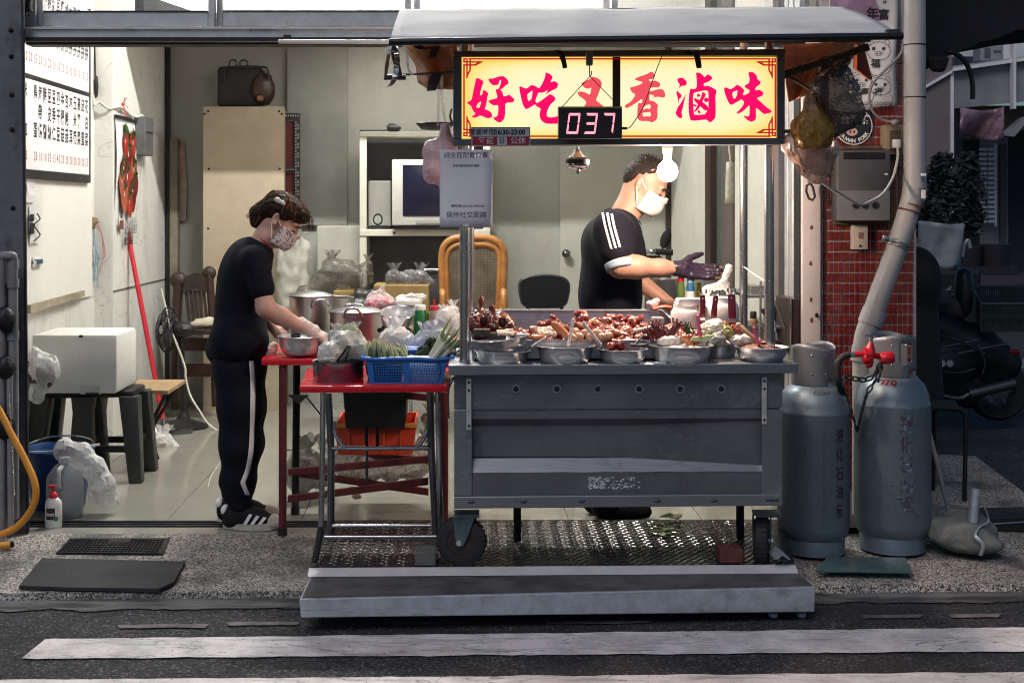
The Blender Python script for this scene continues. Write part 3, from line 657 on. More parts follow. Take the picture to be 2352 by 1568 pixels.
b = B();b.text('3',.13,lambda a,c:fc(.18,.735)+V((.003,a,c)));b.text('2022',.035,lambda a,c:fc(.6,.74)+V((.003,a,c)))
for i in range(5):
    for j in range(7):
        n = i*7+j-1
        if 1 <= n <= 31:b.text(str(n),.042,lambda a,c:fc(.38+.092*j,.79+.032*i)+V((.003,a,c)),bold=.02)
b.text('農會祝福',.06,lambda a,c:fc(.55,.965)+V((.003,a,c)),bold=.02);b.build('date_lettering',M.ink,t)
b = B();b.box(fc(.2,.83)+V((.002,0,0)),(.001,.1,.06));b.build('photo_print',mat('brown_print',(.2,.06,.05),.5),t)
def wall_junk():
    b = B();b.box((-2.21,9.28,2.01),(.08,.24,.27),bev=.006);b.box((-2.165,9.28,2.08),(.012,.18,.08));b.build('fuse_box',mat('grey_box',(.12,.125,.125),.5,var=.3),label='small dark grey fuse box on the wall beside the strawberry calendar',cat='fuse box')
    b = B();p = [V((-2.36,8.5,2.6)),V((-2.36,8.52,2.2)),P(228,235,8.56),P(250,250,8.58),P(275,246,8.7),V((-2.235,9.05,2.14)),V((-2.2,9.2,2.15))]
    b.tube(spline(p,8),.009,6);b.build('wall_cable',M.cable,label='thin pale cable looped along the wall to the fuse box',cat='cable',smooth=60)
    b = B();b.ball(P(221,200,8.56),(.016,.02,.07),2,nz=.5,seed=2);b.tube([P(217,100,8.59),P(219,190,8.58)],.006,6);b.build('cable_bundle',M.black,label='black cable bundle hanging at the pilaster edge',cat='cable',smooth=70)
    t = thing('red_ribbon','faded red ribbon flower hanging above the strawberry calendar','ribbon',P(285,262,8.75))
    b = B()
    for k in range(6):
        a = k*1.05;c = P(283,240,8.78);b.grid(6,2,lambda u,v:c+V((.02*u,math.cos(a)*.055*u+.012*(v-.5),math.sin(a)*.075*u-.02*u*u)))
    b.build('petal',mat('faded_red',(.48,.1,.1),.7),t,sol=.002);b = B();b.ball(P(283,240,8.76),.012);b.build('knot',mat('faded_red_knot',(.4,.06,.06),.7),t)
    t = thing('string_bundle','bundle of pink and pale blue plastic strings hanging on the pilaster','string',P(222,665,8.56))
    cols = [mat('string_pink',(.5,.25,.24),.5),mat('string_blue',(.28,.45,.55),.4),mat('string_white',(.6,.62,.62),.4)]
    rs = random.Random(5)
    for k in range(15):
        b = B();x0 = 214+rs.uniform(-4,6);x1 = 222+rs.uniform(-13,16);y1 = rs.uniform(560,668)
        b.tube(spline([P(x0,505,8.57),P(x1,540,8.55),P((x1+x0)/2+rs.uniform(-4,14),590,8.55),P(218+rs.uniform(-8,6),y1,8.56)],5),.004,5);b.build('strand',cols[k % 3],t,smooth=60)
    b = B();b.ball(P(213,512,8.56),(.03,.03,.045),2,nz=.6,seed=1);b.build('knot',mat('knot_brown',(.2,.14,.06),.7),t,smooth=60)
    for i,(x0,y0,x1,y1,lb) in enumerate([(58,398,78,465,'crumpled white paper stuck low beside the menu board'),(66,470,88,560,'white note with a black scrawl on the wall under the menu board'),(74,590,95,614,'small white label with a blue stamp on the wall')]):
        t = thing('wall_note',lb,'paper',P((x0+x1)/2,y1,7.2));X = -2.35
        D0,D1 = 2.35*F/(CX-x0),2.35*F/(CX-x1);b = B()
        b.grid(4,5,lambda u,v:V((X+.004+.012*mnoise.noise(V((u*3,v*3,i))),D0+(D1-D0)*u,zat(y0,D0)+(zat(y1,D0)-zat(y0,D0))*v)));b.build('sheet',M.paper,t,sol=.001)
        if i == 1:
            b = B();b.tube(spline([V((X+.02,D0+.08+.06*math.sin(k*2.1),zat(y0,D0)-.05-.03*k)) for k in range(6)],4),.004,5);b.build('scrawl',M.ink,t)
            b = B();b.box((X+.016,D0+.01,zat(500,D0)),(.004,.06,.04));b.box((X+.016,D0+.01,zat(525,D0)),(.004,.06,.06));b.build('print',M.ink,t)
        if i == 2:b = B();b.box((X+.018,(D0+D1)/2,zat(602,D0)),(.002,.1,.025));b.build('print',mat('stamp_blue',(.05,.09,.2),.5),t)
    b = B();b.prism([V((-2.352,7.2,.93)),V((-2.352,8.25,.955)),V((-2.352,8.25,.99)),V((-2.352,7.2,.975))],(.02,0,0));b.build('trim_board',mat('stained_trim',(.36,.31,.23),.7,var=.3,vs=6),label='stained narrow trim board on the wall above the foam box',cat='trim board')
wall_junk()
# ------------------------------------------------------------------ left floor things
def plastic_stool(c,h,label,rz=0,s=.34):
    t = thing('plastic_stool',label,'stool',c,'black plastic stools under the foam box')
    b = B();b.box(V(c)+V((0,0,h-.02)),(s*.86,s*.86,.04),bev=.015);b.build('seat',M.black,t,smooth=40)
    for sx in (-1,1):
        for sy in (-1,1):
            b = B();top = V(c)+V((sx*s*.36,sy*s*.36,h-.03));bot = V(c)+V((sx*s*.5,sy*s*.5,0));vs = []
            for q,w in ((top,.052),(bot,.036)):
                vs += [q+V((-w,-w,0)),q+V((w,-w,0)),q+V((w,w,0)),q+V((-w,w,0))]
            b.hexa([vs[0],vs[1],vs[5],vs[4],vs[3],vs[2],vs[6],vs[7]],.006);b.build('leg',mat('stool_plastic',(.045,.048,.046),.42,var=.25) if 'stool_plastic' not in MATS else MATS['stool_plastic'],t,smooth=40)
    b = B()
    for sx in (-1,1):b.box(V(c)+V((sx*s*.44,0,h*.42)),(.02,s*.8,.035));b.box(V(c)+V((0,sx*s*.44,h*.36)),(s*.8,.02,.035))
    b.build('stretcher',M.black,t)
plastic_stool((-1.93,7.40,0),.50,'black plastic stool under the foam box, the one beside the plywood folding stool');plastic_stool((-2.17,7.36,0),.50,'black plastic stool under the foam box, the one behind the blue bucket',s=.3)
x0,x1 = P(72,0,7.1).x,P(269,0,7.1).x;zb = .505;zt = zat(768,7.1)
t = thing('foam_box','large white polystyrene box standing on black stools','foam box',((x0+x1)/2,7.3,zb))
b = B();b.box(((x0+x1)/2,7.315,(zb+zt)/2),(x1-x0,.43,zt-zb),bev=.018);b.build('box',M.foam,t,smooth=40)
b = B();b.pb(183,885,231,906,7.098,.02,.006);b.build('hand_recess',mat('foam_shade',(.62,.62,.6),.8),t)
b = B();b.ball(P(186,772,7.092),(.014,.01,.008));b.pb(196,902,226,907,7.09,.02);b.build('hole',M.black,t)
def bag(name,c,r,m,label,cat,seed=0,knot=None,wr=.012,h=.012,extra=(),group=None,sc=7):
    pr = [('ell',c,r,None,.03)]+list(extra)
    if knot:pr += [('cap',(c[0],c[1],c[2]+r[2]*.6),knot,r[0]*.55,.012,.04),('ell',(knot[0],knot[1],knot[2]+.02),(.03,.02,.035),None,.02)]
    return sdfobj(name,pr,m,h=h,wr=(wr,sc,seed),label=label,cat=cat,group=group)
p = P(100,850,6.9)
t = thing('scrap_bag','tied translucent pinkish bag of scraps hanging in front of the foam box','plastic bag',P(100,925,6.9))
sdfobj('bag',[('ell',p,(.09,.06,.10),None,.03),('cap',P(78,800,6.9),p,.02,.07,.04),('ell',P(85,905,6.9),(.05,.04,.06),None,.03)],M.filmw,t,.016,(.012,7,3,(1,1,.5),1),1)
sdfobj('scraps',[('ell',P(92,868,6.9),(.085,.05,.045),rotm('Y',20),.02),('ell',P(75,845,6.9),(.04,.04,.05),None,.02)],mat('scraps',(.11,.085,.06),.6,var=.6,vs=20),t,.01,(.008,14,4))
# plywood folding stool
t = thing('folding_stool','small plywood folding stool with black tube legs beside the foam box','stool',G(345,1065))
zs = .445;q = [P(304,901,7.55),P(386,905,7.5),P(427,876,8.0),P(314,874,8.0)]
for a in q:a.z = zs
b = B();b.prism(q,(0,0,.02));b.build('seat',M.ply,t)
for a,c_ in ((V((q[0].x+.02,7.6,zs)),G(362,1058)),(V((q[3].x+.01,7.9,zs)),G(336,1076)),(V((q[1].x-.03,7.6,zs)),G(312,1052)),(V((q[2].x-.03,7.95,zs)),G(300,1066))):
    b = B();b.tube([a,c_+V((0,0,.012))],.011,8);b.build('leg',M.blackm,t,smooth=60)

# bucket, jug, pump bottle
bc = V((P(133,0,6.62).x,6.63,0));bc.z = 0
t = thing('blue_bucket','round blue plastic bucket behind the clear jug','bucket',bc)
b = B();b.lathe(bc,[(0,.004),(.125,.004),(.13,.01),(.168,.285),(.178,.29),(.18,.302),(.172,.304),(.163,.29),(.124,.02),(0,.016)],32);b.build('shell',M.bluebin,t,smooth=40)
b = B();b.tube([bc+V((.175*math.cos(a),.175*math.sin(a),.30+.03*math.sin(a))) for a in [math.pi*k/14 for k in range(15)]],.004,6);b.build('handle',M.chromew,t)
t = thing('scraper','metal rod with a dark red handle lying across the blue bucket','tool',P(150,1035,6.5))
b = B();b.tube([P(60,1040,6.5),P(132,1036,6.5)],.008,8);b.tube([P(170,1030,6.5),P(228,1020,6.62)],.007,8);b.build('rod',M.chrome,t,smooth=60);b = B();b.tube([P(130,1036,6.5),P(172,1030,6.5)],.013,8);b.build('handle',M.knifered,t,smooth=60)
def crumple(name,pts2,D,m,label,cat,dep=.1,seed=0,h=.012,amp=.014,k=.05,t=None):
    """crumpled film whose lobes sit at pixel rows (x, y, radius px)"""
    pr = [('ell',P(x,y,D+dD),(r/S(D),min(dep,r/S(D)),r/S(D)*1.05),None,k*.5) for x,y,r,dD in pts2];hh = max(.013,pts2[0][2]/S(D)*.2)
    nk = [] if 'liner' in name else [(P(x,y-r*.7,D+dD),r/S(D)*.75,r/S(D)*.6) for x,y,r,dD in sorted(pts2,key=lambda q:q[1])[:2]]
    return sdfobj(name,pr,m,t,hh,(hh*.75,.11/hh,seed,(1,1,.6),1),1,nk,label=label,cat=cat)
crumple('bin_liner',[(150,1035,28,-.1),(185,1045,30,-.1),(215,1075,30,-.1),(235,1110,30,-.1),(245,1140,24,-.08),(215,1140,14,-.06),(262,1148,14,-.08)],6.55,M.filmw,'milky plastic liner spilling out of the blue bucket onto the floor','plastic bag',.09,3)
jc = G(149,1186);t = thing('water_jug','cloudy clear plastic jug with a white cap beside the blue bucket','jug',jc)
b = B();b.lathe(jc,[(0,.0),(.08,.0),(.088,.01),(.09,.17),(.085,.20),(.05,.25),(.028,.262),(.026,.275),(0,.275)],24,sy=.8);b.build('body',M.jugfilm,t,smooth=50)
b = B();b.tube(spline([jc+V((0,-.05,.25)),jc+V((-.005,-.085,.235)),jc+V((-.005,-.09,.17)),jc+V((0,-.07,.15))],5),.013,8);b.build('handle',M.jugfilm,t,smooth=60)
b = B();b.lathe(jc,[(.03,.262),(.031,.29),(0,.292)],20);b.build('cap',M.white,t,smooth=40)
pc = G(123,1210);t = thing('pump_bottle','small white soap bottle with a bright red pump top on the door sill','bottle',pc)
b = B();b.lathe(pc,[(0,0),(.037,0),(.04,.006),(.04,.10),(.036,.125),(.018,.143),(0,.143)],24,sy=.7);b.build('body',M.white,t,smooth=50)
b = B();b.lathe(pc,[(.02,.14),(.021,.152),(.012,.165),(.006,.168),(.006,.19),(0,.19)],16);b.box(pc+V((-.006,-.004,.194)),(.034,.016,.012),bev=.003);b.build('pump',M.redp,t,smooth=40)
wr = lambda c,r,sy:(lambda a,z:c+V((r*math.sin(a/r),-r*sy*math.cos(a/r),z)))
b = B();b.grid(8,2,lambda u,v:wr(pc,.0408,.71)(-.03+.045*u,.04+.055*v));b.build('label_print',mat('dark_label',(.06,.03,.04),.4,var=.5,vs=60),t)
b = B();b.text('rinst',.026,lambda a,z:wr(pc,.0416,.715)(a-.012,z+.066),bold=.03);b.build('lettering',M.white,t)
b = B();oval_ = [wr(pc,.0415,.715)(.02+.012*math.cos(a*.6),.045+.012*math.sin(a*.6)) for a in range(11)];b.add(oval_,[tuple(range(11))]);b.build('badge_print',mat('green_badge',(.05,.2,.15),.5),t)
dc = G(333,981);t = thing('detergent_bottle','white detergent bottle with a dark blue label on the floor behind the folding stool','bottle',dc)
b = B();b.lathe(dc,[(0,0),(.055,0),(.062,.01),(.06,.14),(.045,.19),(.02,.215),(.02,.235),(0,.235)],20,sy=.6);b.build('body',M.white,t,smooth=50)
b = B();b.grid(8,2,lambda u,v:wr(dc,.0625,.61)(-.055+.11*u,.02+.075*v+.015*u));b.build('label_print',mat('navy_label',(.02,.035,.08),.4),t)
b = B();b.text('RAIN',.042,lambda a,z:wr(dc,.0635,.62)(a,z+.07+a*.2),bold=.03,shear=.3);b.text('BLOWAY',.022,lambda a,z:wr(dc,.0635,.62)(a,z+.035+a*.2),bold=.02);b.build('lettering',M.white,t)
crumple('floor_bag',[(345,1005,26,0),(375,1018,26,0),(395,1030,18,0),(355,1030,26,0),(412,1046,9,-.05)],8.35,M.filmw,'crumpled white plastic bag lying on the tiles behind the black stool','plastic bag',.12,8)
# mop, fan, cord
t = thing('floor_squeegee','long red handled squeegee leaning against the calendar wall','squeegee',G(405,1008))
a,c_ = P(299,566,9.0),P(374,962,8.75)
b = B();b.tube([a+(a-c_)*.2,c_],.0165,10);b.build('handle',M.redp,t,smooth=60)
b = B();b.tube([c_,P(378,985,8.72),P(384,1000,8.7)],[.018,.02,.03],8);b.tube([P(382,990,8.7),P(402,985,8.72)],[.02,.01],6);b.build('socket',MATS['stool_plastic'],t,smooth=50)
b = B();b.prism([P(374,1000,8.66),P(436,988,8.8),P(441,996,8.8),P(388,1014,8.64)],(0,.05,.01));b.build('blade',MATS['stool_plastic'],t)
fb = V((P(418,0,9.0).x,9.05,0));t = thing('pedestal_fan','black pedestal fan turned side-on by the wooden chair','fan',fb)
b = B();b.lathe(fb,[(0,.0),(.17,0),(.172,.012),(.11,.035),(.05,.06),(.03,.11),(0,.11)],28);b.build('base',M.black,t,smooth=40)
b = B();b.cyl(fb+V((0,0,.1)),fb+V((-.02,0,.7)),.022);b.build('pole',M.black,t,smooth=50)
hc = P(385,757,9.0);R = Matrix.Rotation(math.radians(78),3,'Z') @ Matrix.Rotation(math.radians(90),3,'X')
b = B();n_ = 40
for k in range(n_):
    a = 2*math.pi*k/n_;u = V((math.cos(a),math.sin(a),0))
    b.tube([hc+R @ (u*.02+V((0,0,.05))),hc+R @ (u*.09+V((0,0,.048))),hc+R @ (u*.15),hc+R @ (u*.09+V((0,0,-.045))),hc+R @ (u*.03+V((0,0,-.05)))],.0022,4)
for rr,z in ((.152,0),(.12,.03),(.12,-.03),(.06,.05)):b.tube([hc+R @ V((rr*math.cos(2*math.pi*k/32),rr*math.sin(2*math.pi*k/32),z)) for k in range(32)],.004 if z else .007,5,closed=True)
b.build('guard',M.black,t,smooth=60)
for k in range(3):
    b = B();b.grid(5,4,lambda u,v:hc+R @ (Matrix.Rotation(k*2.094,3,'Z') @ V((.02+.11*u,(.09*v-.045)*(0.5+u*.5),.02*v-.01))));b.build('blade',mat('fan_blade',(.05,.05,.06),.4) if 'fan_blade' not in MATS else MATS['fan_blade'],t,sol=.002)
b = B();b.ball(hc+V((.10,0,.0)),(.09,.05,.055));b.build('motor',M.black,t,smooth=60)
b = B();b.pb(420,748,432,756,8.95,.02);b.build('badge',M.chromew,t)
Z2 = [(1100,440),(1140,600),(1160,700),(1220,850),(1265,980),(1270,1050),(1300,1170),(1360,1270),(1420,1360),(1495,1415),(1600,1440)]
b = B();b.tube(spline([P(x*.336,514.5+y*.336,8.98-.004*i) for i,(x,y) in enumerate(Z2)],6),.008,6);b.build('extension_cord',M.cable,label='white extension cord running down from the wall to the floor behind the woman',cat='cord',smooth=60)
b = B();b.tube(spline([G(x,y,.006) for x,y in ((548,1041),(515,1052),(487,1090),(478,1118))],6),.003,5);b.build('floor_string',M.cable,label='thin pale string lying on the floor tiles behind the woman',cat='string')
b = B();b.tube(spline([G(x,y,.006) for x,y in ((645,1032),(690,1034),(730,1041),(752,1040))],6),.004,5);b.build('floor_cable',M.cable_d,label='thin dark cable lying on the floor tiles between the tables',cat='cable')
# wooden chair
t = thing('wooden_armchair','dark wooden slatted armchair standing behind the fan','chair',G(440,935));Dc = 9.55
Z7 = lambda x,y:(367.5+x*.328,496+y*.328)
for pts,w in (([(130,450),(110,800),(105,1350)],.05),([(345,400),(375,800),(390,1330)],.04)):
    b = B();b.tube([P(*Z7(*q),Dc) for q in pts],w,10,flat=.7);b.ball(P(*Z7(*pts[0]),Dc),(w*1.3,w,w*1.3));b.build('post',M.wood,t,smooth=50)
b = B();b.grid(12,2,lambda u,v:P(*Z7(165+180*u,400+60*(1-math.sin(u*math.pi))*.6+110*v),Dc-.01));b.build('crest_rail',M.wood,t,sol=.03)
for k in range(7):
    b = B();x = 170+k*31;b.prism([P(*Z7(x,520),Dc),P(*Z7(x+20,520),Dc),P(*Z7(x+42,735),Dc-.03),P(*Z7(x+22,735),Dc-.03)],(0,.018,0));b.build('slat',M.wood,t)
for y0,y1,D in ((855,945,Dc-.12),(1035,1125,Dc-.2)):b = B();b.pb(*Z7(130,y0),*Z7(420,y1),D,.03,.004);b.build('rail',mat('red_wood',(.07,.026,.018),.5,var=.3) if 'red_wood' not in MATS else MATS['red_wood'],t)
b = B();b.pb(*Z7(110,800),*Z7(400,830),Dc-.35,.4,.004);b.build('seat',M.wood,t)
for x in (120,395):b = B();b.pb(*Z7(x,830),*Z7(x+26,1310),Dc-.35,.04,.004);b.build('leg',M.wood,t)
sdfobj('crumpled_cloth',[('ell',P(*Z7(300,755),Dc-.2),(.085,.05,.035),None,.03),('ell',P(*Z7(250,800),Dc-.2),(.03,.03,.05),None,.03),('ell',P(*Z7(355,745),Dc-.2),(.05,.04,.035),None,.03)],mat('cream_rag',(.52,.48,.38),.9,bump=.5,bs=20),h=.009,wr=(.012,9,5),label='crumpled cream rag on the dark wooden armchair',cat='rag')
# ------------------------------------------------------------------ rear wall things
t = thing('fibreboard_cabinet','tall plain tan fibreboard cabinet against the rear wall','cabinet',P(559,990,9.85))
b = B();b.pb(470,249,648,990,9.82,.35,.004);b.build('carcass',mat('cabinet_side',(.2,.18,.15),.8),t)
b = B();b.pb(466,245,653,985,9.79,.02,.004);b.build('door',M.mdf,t)
b = B()
for x,y in ((478,256),(470,262),(641,256),(647,262),(480,388),(642,388),(478,525),(645,650),(652,672)):p = P(x,y,9.785);b.cyl(p,p+V((0,.006,0)),.009)
b.build('screw',M.iron,t)
b = B();b.pb(381,100,388,960,10.12,.06);b.build('wall_post',M.black,SHOP)
b = B();b.pb(389,318,408,960,10.1,.08,.006);b.build('wall_post',mat('weathered_post',(.25,.22,.17),.8,var=.4,vs=6),SHOP)
b = B();b.pprism([(409,335),(424,328),(426,360),(430,440),(427,505),(412,507)],10.17,.02);b.build('torn_poster',mat('torn_poster',(.35,.14,.10),.8,col2=(.4,.34,.28),vs=9,dirt=.5,sharp=.1),label='torn faded red poster on the rear wall beside the cabinet',cat='poster')
t = thing('dark_basket','black and dark red basket on top of the tan cabinet','basket',P(565,245,9.9))
b = B();b.pb(498,152,600,245,9.9,.25,.03);b.build('body',mat('basket_dark',(.018,.016,.02),.6,var=.5),t,smooth=40)
b = B();b.ball(P(602,205,9.95),(.1,.1,.13),3,nz=.2,seed=4);b.build('bundle',mat('bundle_brown',(.055,.025,.018),.5,var=.6,vs=9),t,smooth=60)
b = B();b.tube(spline([P(515,190,9.88),P(517,160,9.88),P(530,154,9.88),P(600,154,9.88),P(614,160,9.88),P(616,185,9.88)],4),.009,6)
for x in (535,560):b.tube([P(x+9*math.cos(k*.6),147+9*math.sin(k*.6),9.88) for k in range(11)],.006,5)
b.build('handle',M.black,t,smooth=60)
b = B();b.pb(590,220,604,232,9.84,.02,.006);b.build('buckle',mat('brass_dull',(.25,.12,.05),.4,.6),t)
t = thing('patterned_shelf','narrow red shelf with a dark lattice edge beside the tan cabinet','shelf',P(670,460,10.0))
for y0,y1 in ((278,384),(396,470)):b = B();b.pb(653,y0,675,y1,10.02,.03);b.build('panel',mat('dull_red_panel',(.16,.035,.03),.7) if 'dull_red_panel' not in MATS else MATS['dull_red_panel'],t)
b = B();b.pb(654,260,688,276,10.0,.04);b.pb(676,276,688,470,10.0,.04);b.pb(654,385,676,395,10.0,.04);b.build('lattice',mat('lattice_dark',(.03,.03,.035),.6),t)
b = B()
for k in range(26):b.pb(678,280+k*7.2,681,284+k*7.2,9.995,.006);b.pb(683,278+k*7.2,686,283+k*7.2,9.995,.006) if k % 3 else None
for k in range(6):b.pb(656+k*5.2,264,659+k*5.2,268,9.995,.006);b.pb(655+k*3.6,388,657+k*3.6,391,9.995,.006)
b.build('lattice_inlay',mat('lattice_pale',(.38,.38,.36),.6),t)
t = thing('storage_rack','cream enamel storage rack holding an old television','rack',P(970,700,9.8))
for x0,x1 in ((826,842),(1110,1126)):
    b = B();b.pb(x0,303,x1,760,9.55,.04,.003);b.pb(x0+3,303,x1-4,760,10.0,.04,.003);b.build('post',M.shelf,t)
for y0,y1 in ((303,314),(527,542)):
    b = B();b.pb(826,y0,1126,y1,9.54,.5,.003);b.build('shelf',M.shelf,t)
b = B();b.pb(842,314,1110,700,10.08,.012);b.build('back_panel',M.shelfback,t)
b = B();b.cyl(P(905,535,9.535),P(905,535,9.53),.01);b.build('rivet',M.iron,t)
t = thing('television','old pale grey tube television on the cream storage rack','television',P(975,526,9.5))
b = B();b.pb(900,366,1075,518,9.48,.2,.012);b.pb(925,380,1050,500,9.68,.3,.05);b.build('shell',M.crt,t,smooth=40)
b = B();b.grid(12,10,lambda u,v:P(925+125*u,379+117*v,9.473-.012*math.sin(u*math.pi)*math.sin(v*math.pi)));b.build('screen',M.crtglass,t,smooth=180)
b = B();b.pb(955,506,1020,514,9.474,.01,.002);b.pb(1028,500,1036,504,9.475,.01);b.build('button_strip',mat('crt_trim',(.34,.34,.32),.5),t)
b = B();b.pb(905,517,1070,526,9.5,.18);b.build('foot',M.black,t)
b = B();b.pb(846,415,898,520,9.75,.25,.01);b.build('pale_box',mat('pale_box',(.33,.33,.30),.7),label='pale grey box on the rack shelf beside the television',cat='box')
b = B();b.tube(spline([P(868+10*math.cos(a*.8),512+12*math.sin(a*.8)-8,9.6+.01*a) for a in range(9)],4),.006,6);b.pb(850,518,893,524,9.58,.06);b.build('coiled_cable',M.black,label='coiled black cable on the rack shelf below the pale box',cat='cable')
b = B();b.ball(P(905,295,9.6),(.05,.04,.03),2,nz=.5,seed=9);b.ball(P(898,289,9.6),(.02,.02,.02));b.tube([P(826,300,9.6),P(895,299,9.6)],.006,5);b.build('rack_clutter',M.black,label='small black clamp lying on top of the cream rack',cat='clamp',smooth=60)
b = B();b.pb(727,519,843,625,9.75,.35,.01);b.build('pale_cabinet',mat('pale_cabinet',(.40,.40,.355),.7),label='low pale grey cabinet between the tan cabinet and the rack',cat='cabinet')
sdfobj('hanging_sheet',[('cap',P(665,520,9.6),P(668,690,9.6),.09,.10,.03),('cap',P(695,560,9.65),P(690,680,9.6),.05,.07,.03)],mat('sheet_film',(.42,.42,.37),.3,var=.2,vs=6,bump=.4),h=.014,wr=(.02,5,2,(1,1,.2)),label='crumpled translucent sheet hanging beside the tan cabinet behind the woman',cat='plastic sheet')
crumple('clear_bags',[(745,660,40,0),(790,640,45,0),(830,640,30,-.1),(760,615,25,0),(845,610,16,-.1),(700,680,25,-.1)],8.9,mat('dusky_film',(.13,.12,.10),.2,alpha=.35,film=True,bump=.6,bs=14),'heap of dusty clear plastic bags piled below the pale cabinet','plastic bag',.2,6,.016,.03)
for x0,x1,y0,D,lb in ((765,812,668,8.7,'small brown carton behind the big stock pots'),(858,985,655,8.6,'wide brown carton below the cream rack')):
    b = B();b.pb(x0,y0,x1,760,D,.35,.004);b.build('carton',M.card,label=lb,cat='carton')
crumple('carton_bags',[(905,640,22,0),(940,645,26,0),(965,640,22,0),(985,650,15,0)],8.75,mat('grey_film',(.2,.2,.21),.25,alpha=.5,film=True,bump=.6,bs=14),'thin grey plastic bags lying on the wide brown carton','plastic bag',.15,12,.016,.025)
sdfobj('dark_bag',[('ell',P(832,700,8.4),(.11,.08,.09),None,.03),('ell',P(855,680,8.4),(.05,.05,.05),None,.03)],M.black,h=.014,wr=(.02,7,4),label='dark plastic bag between the brown cartons behind the pots',cat='plastic bag')
t = thing('steel_chair','chair with a chromed tube back beside the rattan armchair','chair',P(978,960,9.2))
b = B();b.tube(spline([P(944,960,9.2),P(944,660,9.2),P(947,632,9.2),P(960,622,9.2),P(1010,621,9.2),P(1022,640,9.2),P(1022,960,9.2)],6),.011,8);b.build('frame',M.chromew,t,smooth=60)
b = B();b.pb(950,632,1016,700,9.22,.03,.015);b.pb(948,760,1020,772,9.0,.35,.01);b.build('seat',mat('grey_vinyl',(.07,.07,.08),.4),t,smooth=40)
# rattan armchair
t = thing('rattan_armchair','rattan armchair with a bent cane frame behind the stall post','chair',P(1086,940,9.0));D = 8.9
fr = [P(1020,760,D),P(1016,640,D),P(1015,590,D),P(1020,566,D),P(1036,551,D),P(1060,546,D),P(1110,546,D),P(1138,552,D),P(1153,567,D),P(1158,592,D),P(1156,650,D),P(1150,760,D)]
for off,r in ((0,.026),(13,.02)):
    b = B();c0 = P(1087,660,D)
    q = [c0+(p-c0)*(1-off*.0105) for p in fr];b.tube(spline(q,5),r,10);b.build('frame',M.rattan,t,smooth=60)
b = B();b.pb(1032,566,1143,745,D+.01,.012);b.build('backing',mat('cane_shade',(.12,.10,.075),.8),t)
b = B()
for k in range(34):x = 1033+k*3.25;b.pb(x,564,x+1.6,745,D-.002,.006)
for k in range(50):y = 566+k*3.6;b.pb(1032,y,1143,y+1.5,D-.006,.005)
b.build('woven_cane',mat('cane',(.27,.23,.17),.7,var=.4,vs=9),t,kind='stuff')
for x in (1012,1152):
    b = B();b.tube(spline([P(x+5,672,D-.05),P(x+4,670,D-.4),P(x+6,690,D-.5),P(x+6,800,D-.5)],6),.022,8);b.build('arm',M.rattan,t,smooth=60)
b = B();b.pb(1018,775,1156,790,D-.5,.5,.01);b.build('seat',M.rattan,t)
for x,dd in ((1022,-.48),(1148,-.48),(1022,0),(1148,0)):b = B();p = P(x,790,D+dd);b.cyl(p,V((p.x,p.y,0)),.02,n=8);b.build('leg',M.rattan,t,smooth=60)
# black office chair
t = thing('black_chair','black padded chair between the rattan armchair and the man','chair',(P(1250,0,8.0).x,8.0,0));D = 8.0
lp = [(1200,707),(1192,680),(1189,655),(1195,640),(1215,632),(1250,629),(1285,632),(1304,640),(1311,655),(1308,680),(1300,707),(1250,709)]
b = B();pts = chaikin([P(x,y,D) for x,y in lp],2);c0 = P(1250,672,D)
b.prism(pts,(0,.03,0));fr_ = [c0+(p-c0)*.93+V((0,-.02,0)) for p in pts];n = len(pts);b.add(pts+fr_,[(n+i,n+(i+1) % n,(i+1) % n,i) for i in range(n)]+[tuple(range(2*n-1,n-1,-1))]);b.build('backrest',mat('black_vinyl',(.016,.018,.022),.45,var=.2),t,smooth=50)
b = B();b.pb(1188,760,1312,785,D-.4,.42,.03);b.build('seat',MATS['black_vinyl'],t,smooth=40)
for x in (1212,1290):b = B();b.tube([P(x,700,D+.02),P(x,775,D+.03),V((P(x,0,D).x,D+.05,0))],.012,8);b.build('leg',M.blackm,t,smooth=60)
for x in (1195,1305):b = B();b.tube([P(x,775,D-.35),V((P(x,0,D).x,D-.4,0))],.012,8);b.build('leg',M.blackm,t,smooth=60)
# ------------------------------------------------------------------ platform under the stall
t = thing('stall_platform','low two-step steel platform with wet tread plate under the food cart','platform',V((0,5.1,0)))
fl,fr_ = P(687,1375,4.814),P(1873,1347,4.97);fbl,fbr = P(691,1418,4.818),P(1871,1405,4.975)
bl,br = P(712,1322,5.12),P(1835,1312,5.17)
b = B();b.hexa([fl,fr_,fbr,fbl,bl,br,V((br.x,br.y,fbr.z)),V((bl.x,bl.y,fbl.z))],.004);b.build('step',M.galv,t)
b = B();b.prism([fl+V((.01,.012,.0012)),fr_+V((-.01,.012,.0012)),br+V((-.01,-.004,.0012)),bl+V((.01,-.004,.0012))],(0,0,.0015));b.build('step_tread',mat('step_tread',(.16,.16,.165),.65,.3,var=.5,vs=7,bump=.3),t)
sl,sr = P(709,1305,5.131),P(1828,1297,5.18)
bkl,bkr = G(752,1192,.10),G(1800,1190,.10)
M.tread = mat('wet_tread_plate',(.10,.10,.11),.2,.75,var=.6,vs=5,rv=.2)
